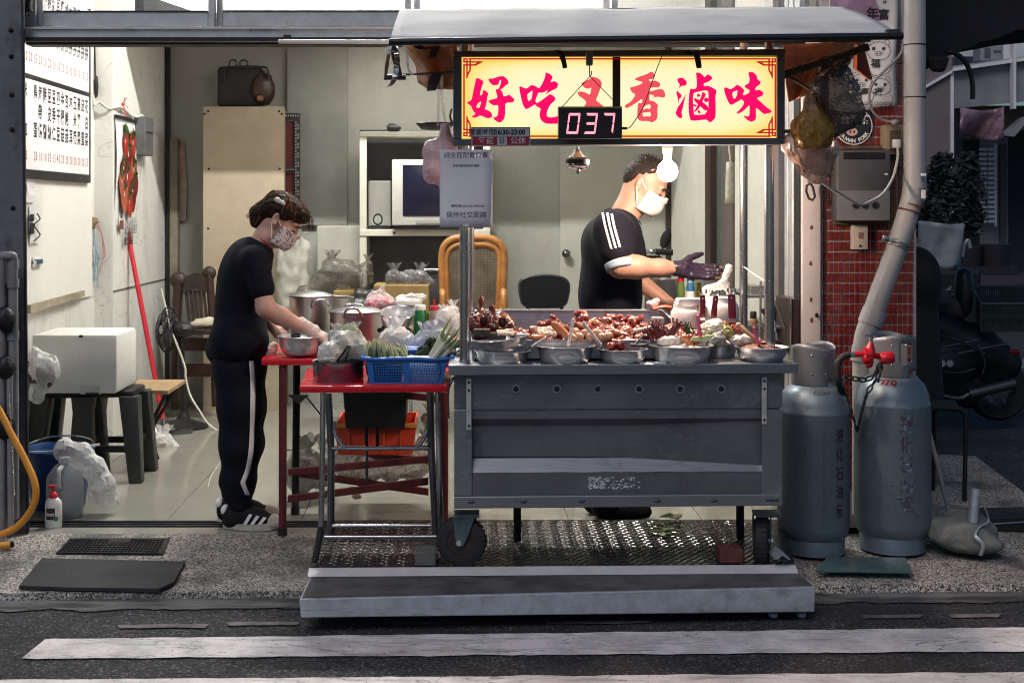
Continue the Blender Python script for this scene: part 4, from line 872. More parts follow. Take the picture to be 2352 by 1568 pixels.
def _tread():
    nt = M.tread.node_tree;N,L = nt.nodes,nt.links;b_ = N['Principled BSDF'];geo = N.new('ShaderNodeNewGeometry')
    hs = []
    for ang in (45,-45):
        mp = N.new('ShaderNodeMapping');mp.inputs['Rotation'].default_value = (0,0,math.radians(ang));mp.inputs['Scale'].default_value = (44,98,1);L.new(geo.outputs[0],mp.inputs[0])
        v = N.new('ShaderNodeTexVoronoi');v.inputs['Randomness'].default_value = 0;v.inputs['Scale'].default_value = 1;L.new(mp.outputs[0],v.inputs[0])
        r = N.new('ShaderNodeMapRange');r.inputs[1].default_value = .36;r.inputs[2].default_value = .22;L.new(v.outputs['Distance'],r.inputs[0]);hs.append(r)
    mx = N.new('ShaderNodeMath');mx.operation = 'MAXIMUM';L.new(hs[0].outputs[0],mx.inputs[0]);L.new(hs[1].outputs[0],mx.inputs[1])
    bp = N.new('ShaderNodeBump');bp.inputs['Distance'].default_value = .02;bp.inputs['Strength'].default_value = .9;L.new(mx.outputs[0],bp.inputs['Height']);L.new(bp.outputs[0],b_.inputs['Normal'])
_tread()
b = B();b.hexa([sl+V((0,.012,-.004)),sr+V((0,.012,-.004)),sr+V((0,.012,-.03)),sl+V((0,.012,-.03)),bkl+V((0,0,-.004)),bkr+V((0,0,-.004)),bkr+V((0,0,-.03)),bkl+V((0,0,-.03))]);b.build('tread_plate',M.tread,t)
b = B();y0_,y1_ = 5.19,bkl.y-.01
for j in range(int((y1_-y0_)/.024)):
    for i in range(60):
        x = sl.x+.03+i*.034+(.017 if j % 2 else 0);c = V((x,y0_+j*.024,sl.z-.003));e = 1 if (i+j) % 2 else -1
        if x > sr.x-.02:continue
        u = V((.014,e*.0075,0));w = V((-e*.002,.0045,0));b.add([c-u,c-w,c+u,c+w,c+V((0,0,.0035))],[(0,1,4),(1,2,4),(2,3,4),(3,0,4)])
b.build('tread_pattern',mat('worn_tread',(.36,.35,.33),.25,.9,var=.4,vs=9),t,kind='stuff')
b = B();b.hexa([sl,sr,sr+V((0,-.045,-.02)),sl+V((0,-.045,-.02)),sl+V((0,.012,0)),sr+V((0,.012,0)),sr+V((0,.012,-.025)),sl+V((0,.012,-.025))],.002);b.build('edge_strip',mat('bright_strip',(.78,.78,.79),.4,.25,var=.15,vs=9),t)
for x in (1855,1790):b = B();b.lathe(P(x-10,1408,5.02)+V((0,.03,-.045)),[(0,0),(.022,.002),(.018,.04),(0,.042)],14);b.build('foot',M.galv,t,smooth=40)
for lb,x,y,m,w in (('grey concrete block on the tread plate beside the thick caster wheel near the folding table',977,1300,M.concrete,48),('dark red brick chocking the caster wheel near the gas bottles',1681,1294,M.brick,54)):
    c = G(x,y,.10);b = B();b.box(c+V((0,.05,.029)),(w/S(c.y),.1,.058),bev=.005);b.build('chock_block',m,label=lb,cat='block')
b = B();p = [P(1780,1284,5.14),P(1797,1270,5.14),P(1816,1284,5.14)];b.prism(p+[P(1811,1284,5.14),P(1797,1274,5.14),P(1785,1284,5.14)],(0,.12,0));b.build('angle_iron',M.galv,label='small bent steel angle lying on the platform beside the gas bottles',cat='angle iron')
rs = random.Random(11)
for k in range(13):                                                        # trampled leaves
    x,y = rs.choice([(1535,1222),(1520,1215),(1560,1200),(1545,1190),(1480,1220),(1420,1222),(1600,1225),(1505,1226)]);x += rs.uniform(-22,22);y += rs.uniform(-8,8)
    c = G(x,y,.105);a = rs.random()*6;L_ = rs.uniform(.02,.05);b = B()
    b.grid(5,3,lambda u,v:c+V(((u-.5)*2*L_*math.cos(a)-(v-.5)*L_*math.sin(a)*math.sin(u*3.1),(u-.5)*2*L_*math.sin(a)+(v-.5)*L_*math.cos(a)*math.sin(u*3.1),.012+.02*mnoise.noise(V((u*4,v*3,k))))))
    b.build('cabbage_scrap',M.leafg if k % 3 else M.cabbage,label='wilted pale green leaf scrap on the wet tread plate under the cart',cat='leaf',group='leaf scraps under the cart',sol=.002)
# ------------------------------------------------------------------ food cart
def DC(x):return 5.06+(x-1030)/803*.06
CART = thing('food_cart','stainless steel food cart with a canvas roof on chromed posts and caster wheels','food cart',V((.65,5.35,.10)))
dd = lambda x0,x1,o=0:(DC(x0)+o,DC(x1)+o)
b = B();b.pb(1030,(838,834),1833,(862,857),dd(1030,1833),.62,.004);b.build('counter',M.steelb,CART)
b = B();b.pb(1043,(862.5,858),1797,(940,936),dd(1043,1797,.045),.5);AP = b.build('apron',M.steeldark,CART)
for x in (1185,1279,1373,1468,1562,1656):
    p = P(x,893,DC(x)+.044);b = B();b.lathe(p+V((0,.004,0)),[(.009,-.008),(.018,-.008),(.021,0),(.018,.006),(.009,.006),(.009,-.008)],18,R=rotm('X',90));b.build('knob_collar',M.steelb,AP,smooth=40)
    b = B();b.cyl(p+V((0,-.003,0)),p+V((0,.01,0)),.011);b.build('knob_hole',M.black,AP)
b = B();b.pb(1085,941,1750,1048,dd(1085,1750,.09),.4);b.build('panel',M.steeldark,CART)
b = B()   # folded band above the panel, sloping ledge below it
T = lambda x,y,o:P(x,y,DC(x)+o)
b.add([T(1085,962,.052),T(1750,960,.052),T(1750,975,.089),T(1085,977,.089)],[(3,2,1,0)]);b.add([T(1085,936,.052),T(1750,934,.052),T(1750,960,.052),T(1085,962,.052)],[(3,2,1,0)])
b.build('panel_fold',M.steeldark,CART)
b = B();n = 24
up = [T(1085+665*i/n,1052-2*i/n,.089) for i in range(n+1)];lo_ = [T(1085+665*i/n,1085-3*i/n+1.5*mnoise.noise(V((i*.6,3,1))),.05) for i in range(n+1)]
b.add(up+lo_,[(n+1+i,n+2+i,i+1,i) for i in range(n)]);b.build('ledge',M.steelb,CART,smooth=30)
b = B();b.pb(1085,(1085.5,1083),1750,(1138,1134),dd(1085,1750,.048),.05);LP = b.build('lower_panel',M.steeldark,CART)
rs = random.Random(4);b = B()
for k in range(170):
    x = 1350+118*abs(rs.gauss(0,.42)) if rs.random() < .8 else rs.uniform(1350,1468);x = min(x,1466);y = rs.uniform(1094,1121);w = rs.uniform(1,6)
    b.pb(x,y,x+w,y+rs.uniform(.8,3.2),DC(x)+.0472,.0006)
b.build('worn_sticker',mat('sticker_white',(.62,.64,.66),.5),LP)
for x0,x1 in ((1043,1084.5),(1750.5,1797)):
    b = B();b.pb(x0,941,x1,1138,dd(x0,x1,.042),.5,.003);b.build('corner_post',M.steelb,CART)
b = B();b.pb(1043,(1140,1134),1797,(1168,1161),dd(1043,1797,.035),.5,.004);RL = b.build('bottom_rail',M.steelb,CART)
for x in (1083,1203,1336,1510,1640):b = B();p = P(x,1152.5-(x-1043)*.005,DC(x)+.034);b.ball(p,(.015,.004,.007));b.build('rail_slot',mat('slot_dark',(.09,.09,.1),.5,.6) if 'slot_dark' not in MATS else MATS['slot_dark'],RL,smooth=60)
b = B();b.pb(1758,1146,1790,1152,DC(1770)+.033,.01,.002);b.build('rail_slot',MATS['slot_dark'],RL)
for x0,y0,y1 in ((1071,868,988),(1750,865,974)):
    b = B();b.pb(x0,y0,x0+12,y1,DC(x0)+.03,.008,.003);BR = b.build('support_bracket',mat('bracket_white',(.66,.66,.65),.4,.5,var=.2,vs=30) if 'bracket_white' not in MATS else MATS['bracket_white'],CART)
    for y in (y0+10,y0+28,y1-10):b = B();p = P(x0+6,y,DC(x0)+.029);b.cyl(p,p+V((0,.006,0)),.005);b.build('screw',M.iron,BR)
b = B();b.pb(1050,880,1790,1150,5.18,.42);b.build('cart_body',M.steeldark,CART)
def caster(cx,cy,D,ang,facing):
    c = P(cx,cy,D);r = 57/S(D);R = rotm('Z',ang)
    b = B();b.lathe(c,[(r*.55,-.027),(r*.8,-.03),(r*.97,-.02),(r,0),(r*.97,.02),(r*.8,.03),(r*.55,.027)],36,R=R @ rotm('X',90))
    for k in range(30):
        a = 2*math.pi*k/30;b.box(c+R @ V((r*.985*math.cos(a),0,r*.985*math.sin(a))),(.012,.04,.006),R=R @ Matrix.Rotation(-a+math.pi/2,3,'Y'))
    w = b.build('wheel',M.rubber,CART,smooth=50)
    b = B();b.lathe(c,[(0,-.024),(r*.2,-.028),(r*.25,-.012),(r*.5,-.012),(r*.56,-.022),(r*.56,.022),(0,.022)],28,R=R @ rotm('X',90));b.build('rim',mat('wheel_rim',(.055,.04,.04),.5,.4,var=.4,vs=20) if 'wheel_rim' not in MATS else MATS['wheel_rim'],w,smooth=40)
    b = B()
    for a in (.3,1.5,2.6,3.7,4.9):p = c+R @ V((r*.36*math.cos(a),.0,r*.36*math.sin(a)));q = R @ V((0,-.02,0));b.cyl(p+q*.6,p+q,.006)
    b.cyl(c+R @ V((0,-.045,0)),c+R @ V((0,.045,0)),.011);b.build('wheel_bolt',M.galv,w,smooth=40)
    b = B();s = facing
    for sy in (-.036,.033):
        b.prism([c+R @ V((x*r,sy,z*r)) for x,z in ((-.12,-.12),(.14,-.16),(.42*s if s > 0 else .4,.45),(.62*s if s > 0 else .5,1.05),(-.25,1.05),(-.2,.5))],R @ V((0,.004,0)))
    b.box(c+V((.02,0,r*1.08)),(.1,.09,.012));b.build('caster_fork',mat('fork_blue',(.13,.19,.22),.45,.6,var=.4,vs=12) if 'fork_blue' not in MATS else MATS['fork_blue'],CART)
caster(1060,1241,5.18,-14,1);caster(1750,1240,5.28,74,-1)
for x,D in ((1188,5.56),(1700,5.6)):b = B();p = P(x,1168,D);b.tube([p+V((0,0,.06)),V((p.x,D,.10))],.017,10);b.build('leg',M.blackm,CART,smooth=50)
def post(x,y0,y1,D,r):b = B();b.cyl(P(x,y1,D),P(x,y0,D),r,n=16);return b.build('post',M.chromew,CART,smooth=50)
post(1067,60,838,5.16,.0195);post(1767,60,836,5.2,.0185);post(1708,90,800,5.66,.0175);post(1080,90,800,5.64,.0175)
for x,D in ((1067,5.16),(1767,5.2)):b = B();p = P(x,836,D);b.lathe(p+V((0,0,-.004)),[(0,0),(.045,0),(.045,.005),(.022,.008),(.022,.02),(0,.02)],18);b.build('post_flange',M.steel,CART,smooth=40)
# roof
rl,rr = 897,2065
A0,A1 = P(rl,90,4.80),P(rr,79,4.76);B0,B1 = P(920,22,5.40),P(1937,17,5.42)
def roof(u,v):
    p = (A0*(1-u)+A1*u)*(1-v)+(B0*(1-u)+B1*u)*v
    p.z += .010*math.sin(v*math.pi)-.008*abs(math.sin(u*math.pi*5))*math.sin(v*math.pi)+.008*mnoise.noise(V((u*9,v*3,1)))
    return p
b = B();b.grid(60,12,roof);b.build('awning',M.canvas,CART,smooth=180,sol=.003)
b = B();b.grid(20,6,lambda u,v:(B0*(1-u)+B1*u)*(1-v)+(P(935,60,6.0)*(1-u)+P(1930,60,6.0)*u)*v+V((0,0,.01*math.sin(v*3.1))));b.build('awning',M.canvas,CART,smooth=180,sol=.003)
b = B();b.tube([A0+V((-.005,-.01,-.012)),A1+V((.01,-.01,-.008))],.013,12);b.build('roof_bar',mat('dark_bar',(.03,.032,.04),.4,.5),CART,smooth=50)
b = B();b.cyl(P(2035,79,4.755),P(2066,78,4.755),.017);b.build('bar_sleeve',mat('dark_bar2',(.02,.022,.03),.5),CART,smooth=50)
b = B();b.hexa([P(905,99,4.84),P(2000,92,4.84),P(2000,97,4.84),P(905,104,4.84),P(930,52,5.45),P(1900,50,5.45),P(1900,56,5.45),P(930,58,5.45)]);b.build('roof_board',mat('roof_board',(.30,.16,.08),.7,var=.3,vs=8,stretch=(.3,1,1)),CART)
b = B();b.cyl(P(640,96,6.0),P(896,97,6.0),.010);b.build('pole_sleeve',mat('white_pole',(.7,.7,.7),.4),None,label='slim white sleeve rod clipped under the aluminium lintel',cat='rod',smooth=50)
b = B();b.pb(650,80,668,92,6.11,.02,.003);b.build('rod_clip',M.blackm,label='small grey clip holding the rod under the lintel',cat='clip')
# ------------------------------------------------------------------ lit sign
Ds = 5.10
SIGN = thing('lightbox_sign','glowing yellow lightbox sign with large red brush characters above the counter','sign',P(1422,333,Ds))
b = B()
b.pb(1041,(118,113),1803,(131,128),Ds,.11,.003);b.pb(1041,(319,317),1803,(334,331),Ds,.11,.003);b.pb(1041,131.5,1060,318.5,Ds,.11,.002);b.pb(1786,128.5,1803,316.5,Ds,.11,.002);b.pb(1050,125,1795,325,Ds+.09,.018)
b.build('frame',mat('sign_frame',(.16,.165,.185),.5,.5,var=.2,vs=9),SIGN)
b = B();b.pb(1060.5,131.5,1785.5,318.5,Ds+.02,.03);b.build('lit_face',M.signlit,SIGN)
b = B();b.pb(1407,131.5,1425,318.5,Ds+.017,.0025);b.build('divider_shadow',mat('divider',(.10,.05,.015),.6),SIGN)  # dark centre post across the lit face
for x,y in ((1049,202),(1049,225),(1049,292),(1057,326),(1795,196),(1790,324),(1798,324),(1790,140)):b = B();p = P(x,y,Ds);b.lathe(p,[(0,-.004),(.005,-.003),(.006,.001)],10,R=rotm('X',90));b.build('screw',M.iron,SIGN,smooth=40)
CH = {'a':(1160,180,[[(340,180),(390,178),(440,195),(520,245),(548,290),(530,350),(495,430),(440,650),(470,660),(520,630),(520,560),(535,515),(590,520),(650,565),(680,610),(675,660),(655,680),(645,790),(620,930),(575,1050),(690,1085),(770,1145),(790,1210),(785,1275),(735,1285),(680,1305),(620,1290),(465,1215),(360,1270),(290,1288),(230,1270),(210,1240),(280,1220),(325,1170),(255,1100),(215,1000),(190,950),(130,910),(80,862),(100,845),(215,795),(240,640),(300,360),(330,220)],
 [(485,820),(470,880),(435,1020),(345,995),(345,960),(380,895),(430,850)],
 [(680,205),(720,185),(770,195),(850,175),(950,135),(1060,120),(1120,128),(1190,185),(1240,260),(1248,340),(1170,375),(1110,440),(1060,480),(1005,495),(1070,550),(1095,640),(1105,680),(1150,683),(1230,660),(1260,630),(1330,690),(1415,765),(1390,840),(1350,855),(1150,870),(1160,1050),(1150,1230),(1110,1340),(1050,1405),(985,1418),(900,1380),(840,1335),(840,1310),(792,1278),(890,1270),(940,1220),(962,1100),(960,930),(880,940),(800,930),(740,890),(680,825),(695,795),(800,770),(935,735),(925,640),(870,490),(965,485),(1010,390),(1048,230),(1020,230),(970,285),(985,320),(940,372),(820,380),(770,350),(700,270)]]),
'b':(1290,170,[[(105,515),(160,530),(270,585),(330,560),(410,490),(450,478),(560,515),(640,585),(700,510),(770,370),(810,260),(825,190),(820,125),(900,150),(980,190),(1030,265),(1010,310),(965,390),(1000,400),(1060,365),(1170,420),(1180,480),(1150,575),(1050,615),(930,680),(800,770),(885,660),(870,630),(800,680),(720,705),(630,685),(590,790),(545,900),(560,990),(640,960),(770,870),(890,780),(940,740),(1000,750),(1090,820),(1108,860),(1075,945),(1010,975),(930,1080),(870,1220),(855,1340),(900,1380),(1000,1388),(1080,1375),(1200,1340),(1300,1290),(1340,1400),(1280,1560),(880,1570),(780,1535),(690,1450),(660,1340),(665,1260),(695,1130),(630,1115),(570,1070),(525,1020),(480,1060),(300,1160),(270,1155),(200,1060),(150,880),(85,560)],[(460,630),(465,660),(440,850),(410,905),(335,940),(315,760),(330,730),(400,680)]]),
'c':(1410,170,[[(780,245),(900,268),(1000,320),(1070,430),(1040,520),(960,740),(890,905),(960,960),(1110,1080),(1200,1180),(1150,1300),(950,1180),(780,1090),(620,1250),(470,1350),(460,1280),(570,1070),(640,960),(510,845),(430,800),(365,690),(450,660),(540,670),(630,705),(720,760),(745,700),(770,560),(740,560),(680,590),(590,570),(500,490),(480,430),(580,380),(690,335),(740,295)]]),
'd':(1550,170,[[(800,155),(830,125),(880,112),(930,135),(980,190),(985,240),(920,310),(810,320),(820,360),(850,385),(920,370),(970,350),(1090,405),(1130,450),(1110,530),(1060,552),(910,548),(830,570),(820,640),(840,655),(940,640),(1050,600),(1180,595),(1230,640),(1275,750),(1255,820),(1200,838),(1120,815),(1000,810),(880,880),(985,790),(870,750),(825,740),(825,930),(880,915),(940,930),(1030,1000),(1075,1070),(1045,1130),(1055,1390),(990,1490),(870,1535),(820,1485),(570,1495),(490,1420),(480,1300),(500,980),(560,990),(625,980),(625,850),(500,950),(230,1125),(140,1120),(145,1030),(260,985),(360,880),(440,745),(330,690),(265,555),(350,540),(620,450),(625,385),(530,372),(395,325),(480,270),(640,215)],[(720,1050),(860,1010),(855,1160),(740,1130),(640,1180),(650,1120)],[(630,1250),(720,1255),(860,1225),(865,1370),(760,1355),(640,1370)]]),
'e':(1680,170,[[(150,310),(180,290),(260,272),(330,295),(400,370),(422,420),(390,490),(340,505),(270,505),(180,585),(225,470),(160,400)],[(135,640),(180,675),(280,770),(250,835),(190,880),(190,1050),(170,900),(115,680)],[(400,715),(350,900),(310,1100),(265,1240),(290,1370),(270,1405),(220,1415),(170,1380),(105,1300),(105,1240),(150,1130),(192,1045),(215,1040),(300,890)],
 [(670,150),(690,130),(780,138),(850,190),(905,260),(930,255),(970,200),(1010,185),(1090,225),(1140,295),(1070,360),(980,410),(890,430),(890,510),(950,512),(990,498),(1100,535),(1180,585),(1240,620),(1245,720),(1215,760),(1225,1000),(1225,1300),(1210,1410),(1150,1470),(1090,1525),(1040,1525),(980,1455),(920,1450),(560,1490),(510,1440),(470,1290),(462,960),(490,650),(525,575),(590,600),(690,570),(695,400),(680,220)],[(600,720),(650,690),(850,645),(950,630),(1005,650),(1020,700),(1020,1290),(620,1330),(610,1230),(585,900)]]),
'f':(1800,170,[[(110,600),(130,550),(180,548),(280,600),(350,575),(425,520),(440,490),(500,475),(600,540),(695,640),(660,690),(630,785),(820,705),(830,640),(810,610),(740,580),(675,515),(720,480),(820,420),(830,300),(800,200),(795,120),(910,115),(970,150),(1050,250),(1040,320),(1130,380),(1145,410),(1110,470),(1000,550),(985,630),(1040,630),(1100,610),(1200,670),(1225,720),(1180,790),(1110,815),(1020,835),(1100,920),(1300,1100),(1460,1210),(1430,1260),(1310,1275),(1250,1300),(1200,1270),(1030,1130),(1005,1130),(1005,1250),(1015,1430),(940,1495),(860,1515),(750,1450),(670,1370),(675,1330),(740,1360),(825,1360),(830,1060),(800,1060),(670,1200),(560,1265),(465,1285),(460,1250),(530,1190),(630,1080),(690,960),(590,875),(550,920),(460,965),(350,1030),(310,1038),(260,1010),(200,890),(130,690)],[(490,625),(485,720),(460,800),(430,855),(375,865),(345,760),(345,700),(400,660)]])}
INNER = [[(600,850),(640,850),(760,890),(860,960),(1025,1090),(1010,1180),(940,1205),(880,1160),(800,1085),(720,1020),(640,940)],[(840,690),(880,680),(950,730),(940,780),(900,850),(800,1060),(740,1160),(640,1240),(605,1230),(690,1110),(780,890),(825,780)],[(710,710),(770,740),(800,790),(770,805),(695,820)],[(930,830),(1025,850),(1025,940),(940,970),(880,900)],[(585,1010),(690,1040),(690,1085),(605,1090)],[(720,1180),(790,1200),(800,1280),(760,1280),(720,1240)]]
for k,(ox,oy,lps) in CH.items():
    toP = lambda q:((ox+q[0]*140/1568)*.91875,(oy+q[1]*140/1568)*.91875)
    fn = lambda a,c:P(a,-c,Ds+.0165)
    mk = lambda lp:[(a[0],-a[1]) for a in [toP(q) for q in [tuple(v)[:2] for v in chaikin([V((x,y,0)) for x,y in lp],1)]]]
    b = B();b.loops([mk(l) for l in lps],fn)
    if k == 'e':
        for l in INNER:b.loops([mk(l)],lambda a,c:P(a,-c,Ds+.0163))
    b.build('letter',M.signred2 if k in 'cd' else M.signred,SIGN)
b = B();ez = .07015*.91875
def orn(mx,my):
    ox,oy = (1940 if mx > 0 else 1158)*.91875,(146 if my > 0 else 341.5)*.91875
    q = lambda x,y:P(ox+(x-1145)*ez*mx,oy+(y-230)*ez*my,Ds+.0168)
    def pl(p):
        v = [q(*a) for a in p];b.add(v,[tuple(range(len(v)))] if mx*my < 0 else [tuple(reversed(range(len(v))))])
    for x0,y0,x1,y1 in ((870,230,925,660),(985,230,1145,280),(985,280,1035,940),(1090,280,1145,390),(1035,330,1090,390),(925,340,985,390),(480,340,870,390),(700,445,870,500),(925,445,985,500),(1035,445,1145,500)):pl([(x0,y0),(x1,y0),(x1,y1),(x0,y1)])
    pl([(400,338),(650,390),(740,446),(700,500),(560,425)]);pl([(870,660),(925,650),(985,740),(1035,1000),(960,830)])
for a in (1,-1):
    for c in (1,-1):orn(a,c)
for x0,y0,x1,y1 in ((1076,134,1770,137.4),(1076,311.5,1770,315),(1064,148,1067.5,300),(1779,148,1782.5,300)):
    v = [P(x0,y0,Ds+.0170),P(x1,y0,Ds+.0170),P(x1,y1,Ds+.0170),P(x0,y1,Ds+.0170)];b.add(v,[(3,2,1,0)])
b.build('border_line',M.signline,SIGN)
# number display
t = thing('number_display','black LED counter showing 037 in pink digits, hung before the sign','display',P(1356,318,4.99))
b = B();b.pb(1283,249,1429,318,4.985,.05,.003);b.build('case',M.black,t);b = B();b.pb(1283,245,1429,248.6,4.985,.05);b.build('top_edge',mat('yellow_edge',(.45,.30,.05),.4),t)
b = B();rd = B()
SEG = {'0':'abcdef','3':'abgcd','7':'abc'}
def seg(ch,cx,cy,w,h):
    sh = lambda x,y:P(cx+x*w-y*h*.13,cy+y*h,4.983);tk = .14
    g = {'a':[(-1,-1),(1,-1),(.74,-.76),(-.74,-.76)],'d':[(-1,1),(-.74,.76),(.74,.76),(1,1)],'g':[(-.85,0),(-.6,-.12),(.6,-.12),(.85,0),(.6,.12),(-.6,.12)],'b':[(1.04,-.94),(1.04,-.06),(.9,0),(.74,-.12),(.74,-.72)],'c':[(1.04,.94),(.74,.72),(.74,.12),(.9,0),(1.04,.06)],'f':[(-1.04,-.94),(-.74,-.72),(-.74,-.12),(-.9,0),(-1.04,-.06)],'e':[(-1.04,.94),(-1.04,.06),(-.9,0),(-.74,.12),(-.74,.72)]}
    for s_,q in g.items():
        v = [sh(*a) for a in q];(b if s_ in SEG[ch] else rd).add(v if True else v,[tuple(range(len(v)))])
seg('0',1317,284,13,24);seg('3',1357,284,13,24);seg('7',1397,284,13,24)
b.build('digit',M.digit,t,sol=.001);rd.build('unlit_segment',mat('unlit_segment',(.05,.004,.012),.4),t,sol=.0008)
b = B();b.pb(1347,117,1362,150,4.97,.03,.004);b.build('hanger_block',mat('grey_hanger',(.2,.22,.23),.5),t)
b = B();b.tube(spline([P(1354,150,4.985),P(1354,168,4.985),P(1355,176,4.985),P(1358,172,4.985),P(1358,163,4.985)],4),.0022,6);b.build('hook',mat('brass_hook',(.4,.25,.06),.35,.9),t)
for x in (1291,1424):b = B();b.tube([P(1355,176,4.985),P(x,246,4.995)],.0016,5);b.build('hanging_wire',M.cable_d,t)
b = B();b.tube(spline([P(1432,295,5.0),P(1446,293,5.0),P(1462,272,5.03),P(1478,245,5.05),P(1494,200,5.05),P(1508,160,5.05),P(1524,120,5.05)],6),.0018,5);b.cyl(P(1428,295,5.0),P(1440,295,5.0),.005);b.build('power_lead',M.cable_d,t,smooth=60)
# opening hours plate
t = thing('hours_plate','small opening hours plate with a red lower half on the sign frame','sign',P(1150,335,5.08))
b = B();b.pb(1082,292,1218,335,5.085,.008,.001);b.build('plate',M.paper,t);b = B();b.pb(1085,314.5,1142,333,5.084,.0006);b.pb(1164,314.5,1215,333,5.084,.0006);b.build('red_field',mat('hours_red',(.42,.02,.06),.4),t)
b = B()
for y in (293.5,313.2,333.4):b.pb(1083,y,1217,y+.8,5.0842,.0004)
for x in (1083,1216):b.pb(x,293.5,x+.8,334,5.0842,.0004)
fp = lambda cx,cy,D:(lambda a,c:P(cx+a,cy-c,D))
b.text('營業時間:',15.5,fp(1109,304.5,5.0834),bold=.01);b.text('日',15,fp(1153,324,5.0834),bold=.02);b.build('lettering',mat('navy_ink',(.04,.05,.10),.5),t)
b = B();b.text('16:30-23:00',16.5,fp(1171,304.5,5.0834),bold=.035,sx=.9);b.build('hours_lettering',M.ink,t)
b = B();b.text('每週',18,fp(1116,324,5.0834),bold=.015);b.text('公休',18,fp(1190,324,5.0834),bold=.015);b.build('white_lettering',mat('white_print',(.75,.72,.72),.5),t)
# laminated notice (its code square is left blank)
t = thing('laminated_notice','laminated paper notice in a clear sleeve hanging on the chromed post beside the tables','notice',P(1071,522,5.1))
b = B();b.grid(6,8,lambda u,v:P(1010+121*u,344+178*v,5.085+.006*math.sin(u*3+v*4)));b.build('sheet',M.sheet,t,smooth=180,sol=.0012)
fq = lambda cx,cy:(lambda a,c:P(cx+a,cy-c,5.0825+.006*math.sin((cx+a-1010)/121*3+(cy-c-344)/178*4)))
b = B();b.text('請全程配戴口罩',14.6,fq(1070,357));b.text('舒適又衛生的用餐環境',6,fq(1071,381),bold=.02);b.text('保持社交距離',15.6,fq(1071,494));b.text('場所代碼: 2022 0231 9830 763',6,fq(1074,473),bold=.02);b.build('lettering',mat('grey_ink',(.14,.14,.18),.5),t)
b = B();b.pb(1064,517,1078,520,5.075,.01);b.build('staple',M.white,t);b = B();b.tube([P(1066,345,5.09),P(1071,334,5.1),P(1078,345,5.09)],.002,5);b.build('string',M.cable,t)
# bulb and bell
t = thing('light_bulb','bright bare light bulb in a white socket below the sign','light bulb',P(1533,425,5.5));D = 5.5
b = B();b.lathe(P(1533,350,D),[(0,.05),(.022,.05),(.024,.03),(.02,0),(.017,-.012),(.016,-.03),(0,-.03)],20);b.build('socket',mat('socket_grey',(.25,.22,.2),.5),t,smooth=40)
b = B();b.lathe(P(1533,394,D),[(0,.05),(.016,.046),(.036,.026),(.044,0),(.036,-.026),(.018,-.04),(0,-.044)],48);b.build('bulb_glass',M.bulb,t,smooth=180)
b = B();b.tube([P(1533,322,D),P(1533,100,D+.05)],.004,6);b.build('flex',M.cable_d,t)
t = thing('chrome_bell','chrome bell shaped lamp housing hanging below the sign behind the chair and man','bell',P(1327,402,5.4));D = 5.4
b = B();b.cyl(P(1327,300,D),P(1327,345,D),.007);b.build('rod',M.chromew,t,smooth=50)
b = B();b.lathe(P(1327,372,D),[(0,.055),(.012,.052),(.018,.036),(.036,.02),(.047,.002),(.048,-.012),(.04,-.024),(.03,-.03),(0,-.032)],28);b.build('body',M.chrome,t,smooth=40)
b = B();b.lathe(P(1327,370,D),[(.038,.014),(.0492,.006),(.0492,-.012),(.038,-.014)],28);b.build('ring',M.black,t,smooth=40);b = B();b.lathe(P(1327,388,D),[(0,0),(.009,0),(.009,-.014),(.006,-.02),(0,-.022)],14);b.build('tip',M.chrome,t,smooth=40)
# ------------------------------------------------------------------ tarpaulins, clips and bags round the roof
def ribbon(name,pts,w,m,label,cat,parent=None,group=None):
    b = B();q = spline(pts,5);vs = []
    for i,p in enumerate(q):ww = w*(1-.5*abs(i/len(q)-.4));vs += [p+V((-ww,.004*math.sin(i),0)),p+V((ww,-.004*math.sin(i),.003))]
    b.add(vs,[(2*i,2*i+1,2*i+3,2*i+2) for i in range(len(q)-1)]);return b.build(name,m,parent,label=label,cat=cat,group=group,sol=.0015)
def tarp(pix,D0,D1,label,seed,parent=None,m=None):
    b = B();L_,R_ = pix
    def fn(u,v):
        i = v*(len(L_)-1);k = min(int(i),len(L_)-2);f = i-k;l = (L_[k][0]*(1-f)+L_[k+1][0]*f,L_[k][1]*(1-f)+L_[k+1][1]*f);r = (R_[k][0]*(1-f)+R_[k+1][0]*f,R_[k][1]*(1-f)+R_[k+1][1]*f)
        D = D0+(D1-D0)*u+.05*mnoise.noise(V((u*3,v*3,seed)))+.03*math.sin(u*9+seed);return P(l[0]+(r[0]-l[0])*u,l[1]+(r[1]-l[1])*u,D)
    b.grid(18,14,fn);return b.build('orange_tarpaulin',m or M.tarp,parent,label=label,cat='tarpaulin',smooth=180,sol=.004)
tarp(([(925,104),(955,150),(960,190),(985,205)],[(1050,104),(1054,150),(1054,190),(1054,206)]),5.5,5.35,'rolled orange tarpaulin tied under the roof at the table side of the sign',2)
tarp(([(1800,104),(1802,150),(1806,200),(1812,235)],[(1990,94),(1960,135),(1900,170),(1860,215)]),5.35,5.5,'orange tarpaulin gathered under the roof above the hanging bags',5)
b = B();b.prism([P(1970,104,5.2),P(1984,106,5.2),P(2004,182,5.2),P(1998,184,5.2),P(1968,160,5.2)],(0,.05,.01));b.build('tarpaulin_corner',mat('red_tarp',(.32,.06,.02),.6,var=.3),label='dark orange tarpaulin corner hanging before the pig poster',cat='tarpaulin')
b = B();b.cyl(P(1800,172,5.15),P(1995,108,5.1),.017,.015);b.cyl(P(1800,168,5.16),P(1860,205,5.2),.006)
for q in (.2,.45,.7):p = P(1800+195*q,172-64*q,5.13);b.ball(p,(.02,.02,.021))
b.build('bamboo_pole',mat('old_bamboo',(.10,.065,.04),.5,var=.4),label='short dark bamboo pole lashed slanting under the roof end',cat='pole',smooth=50)
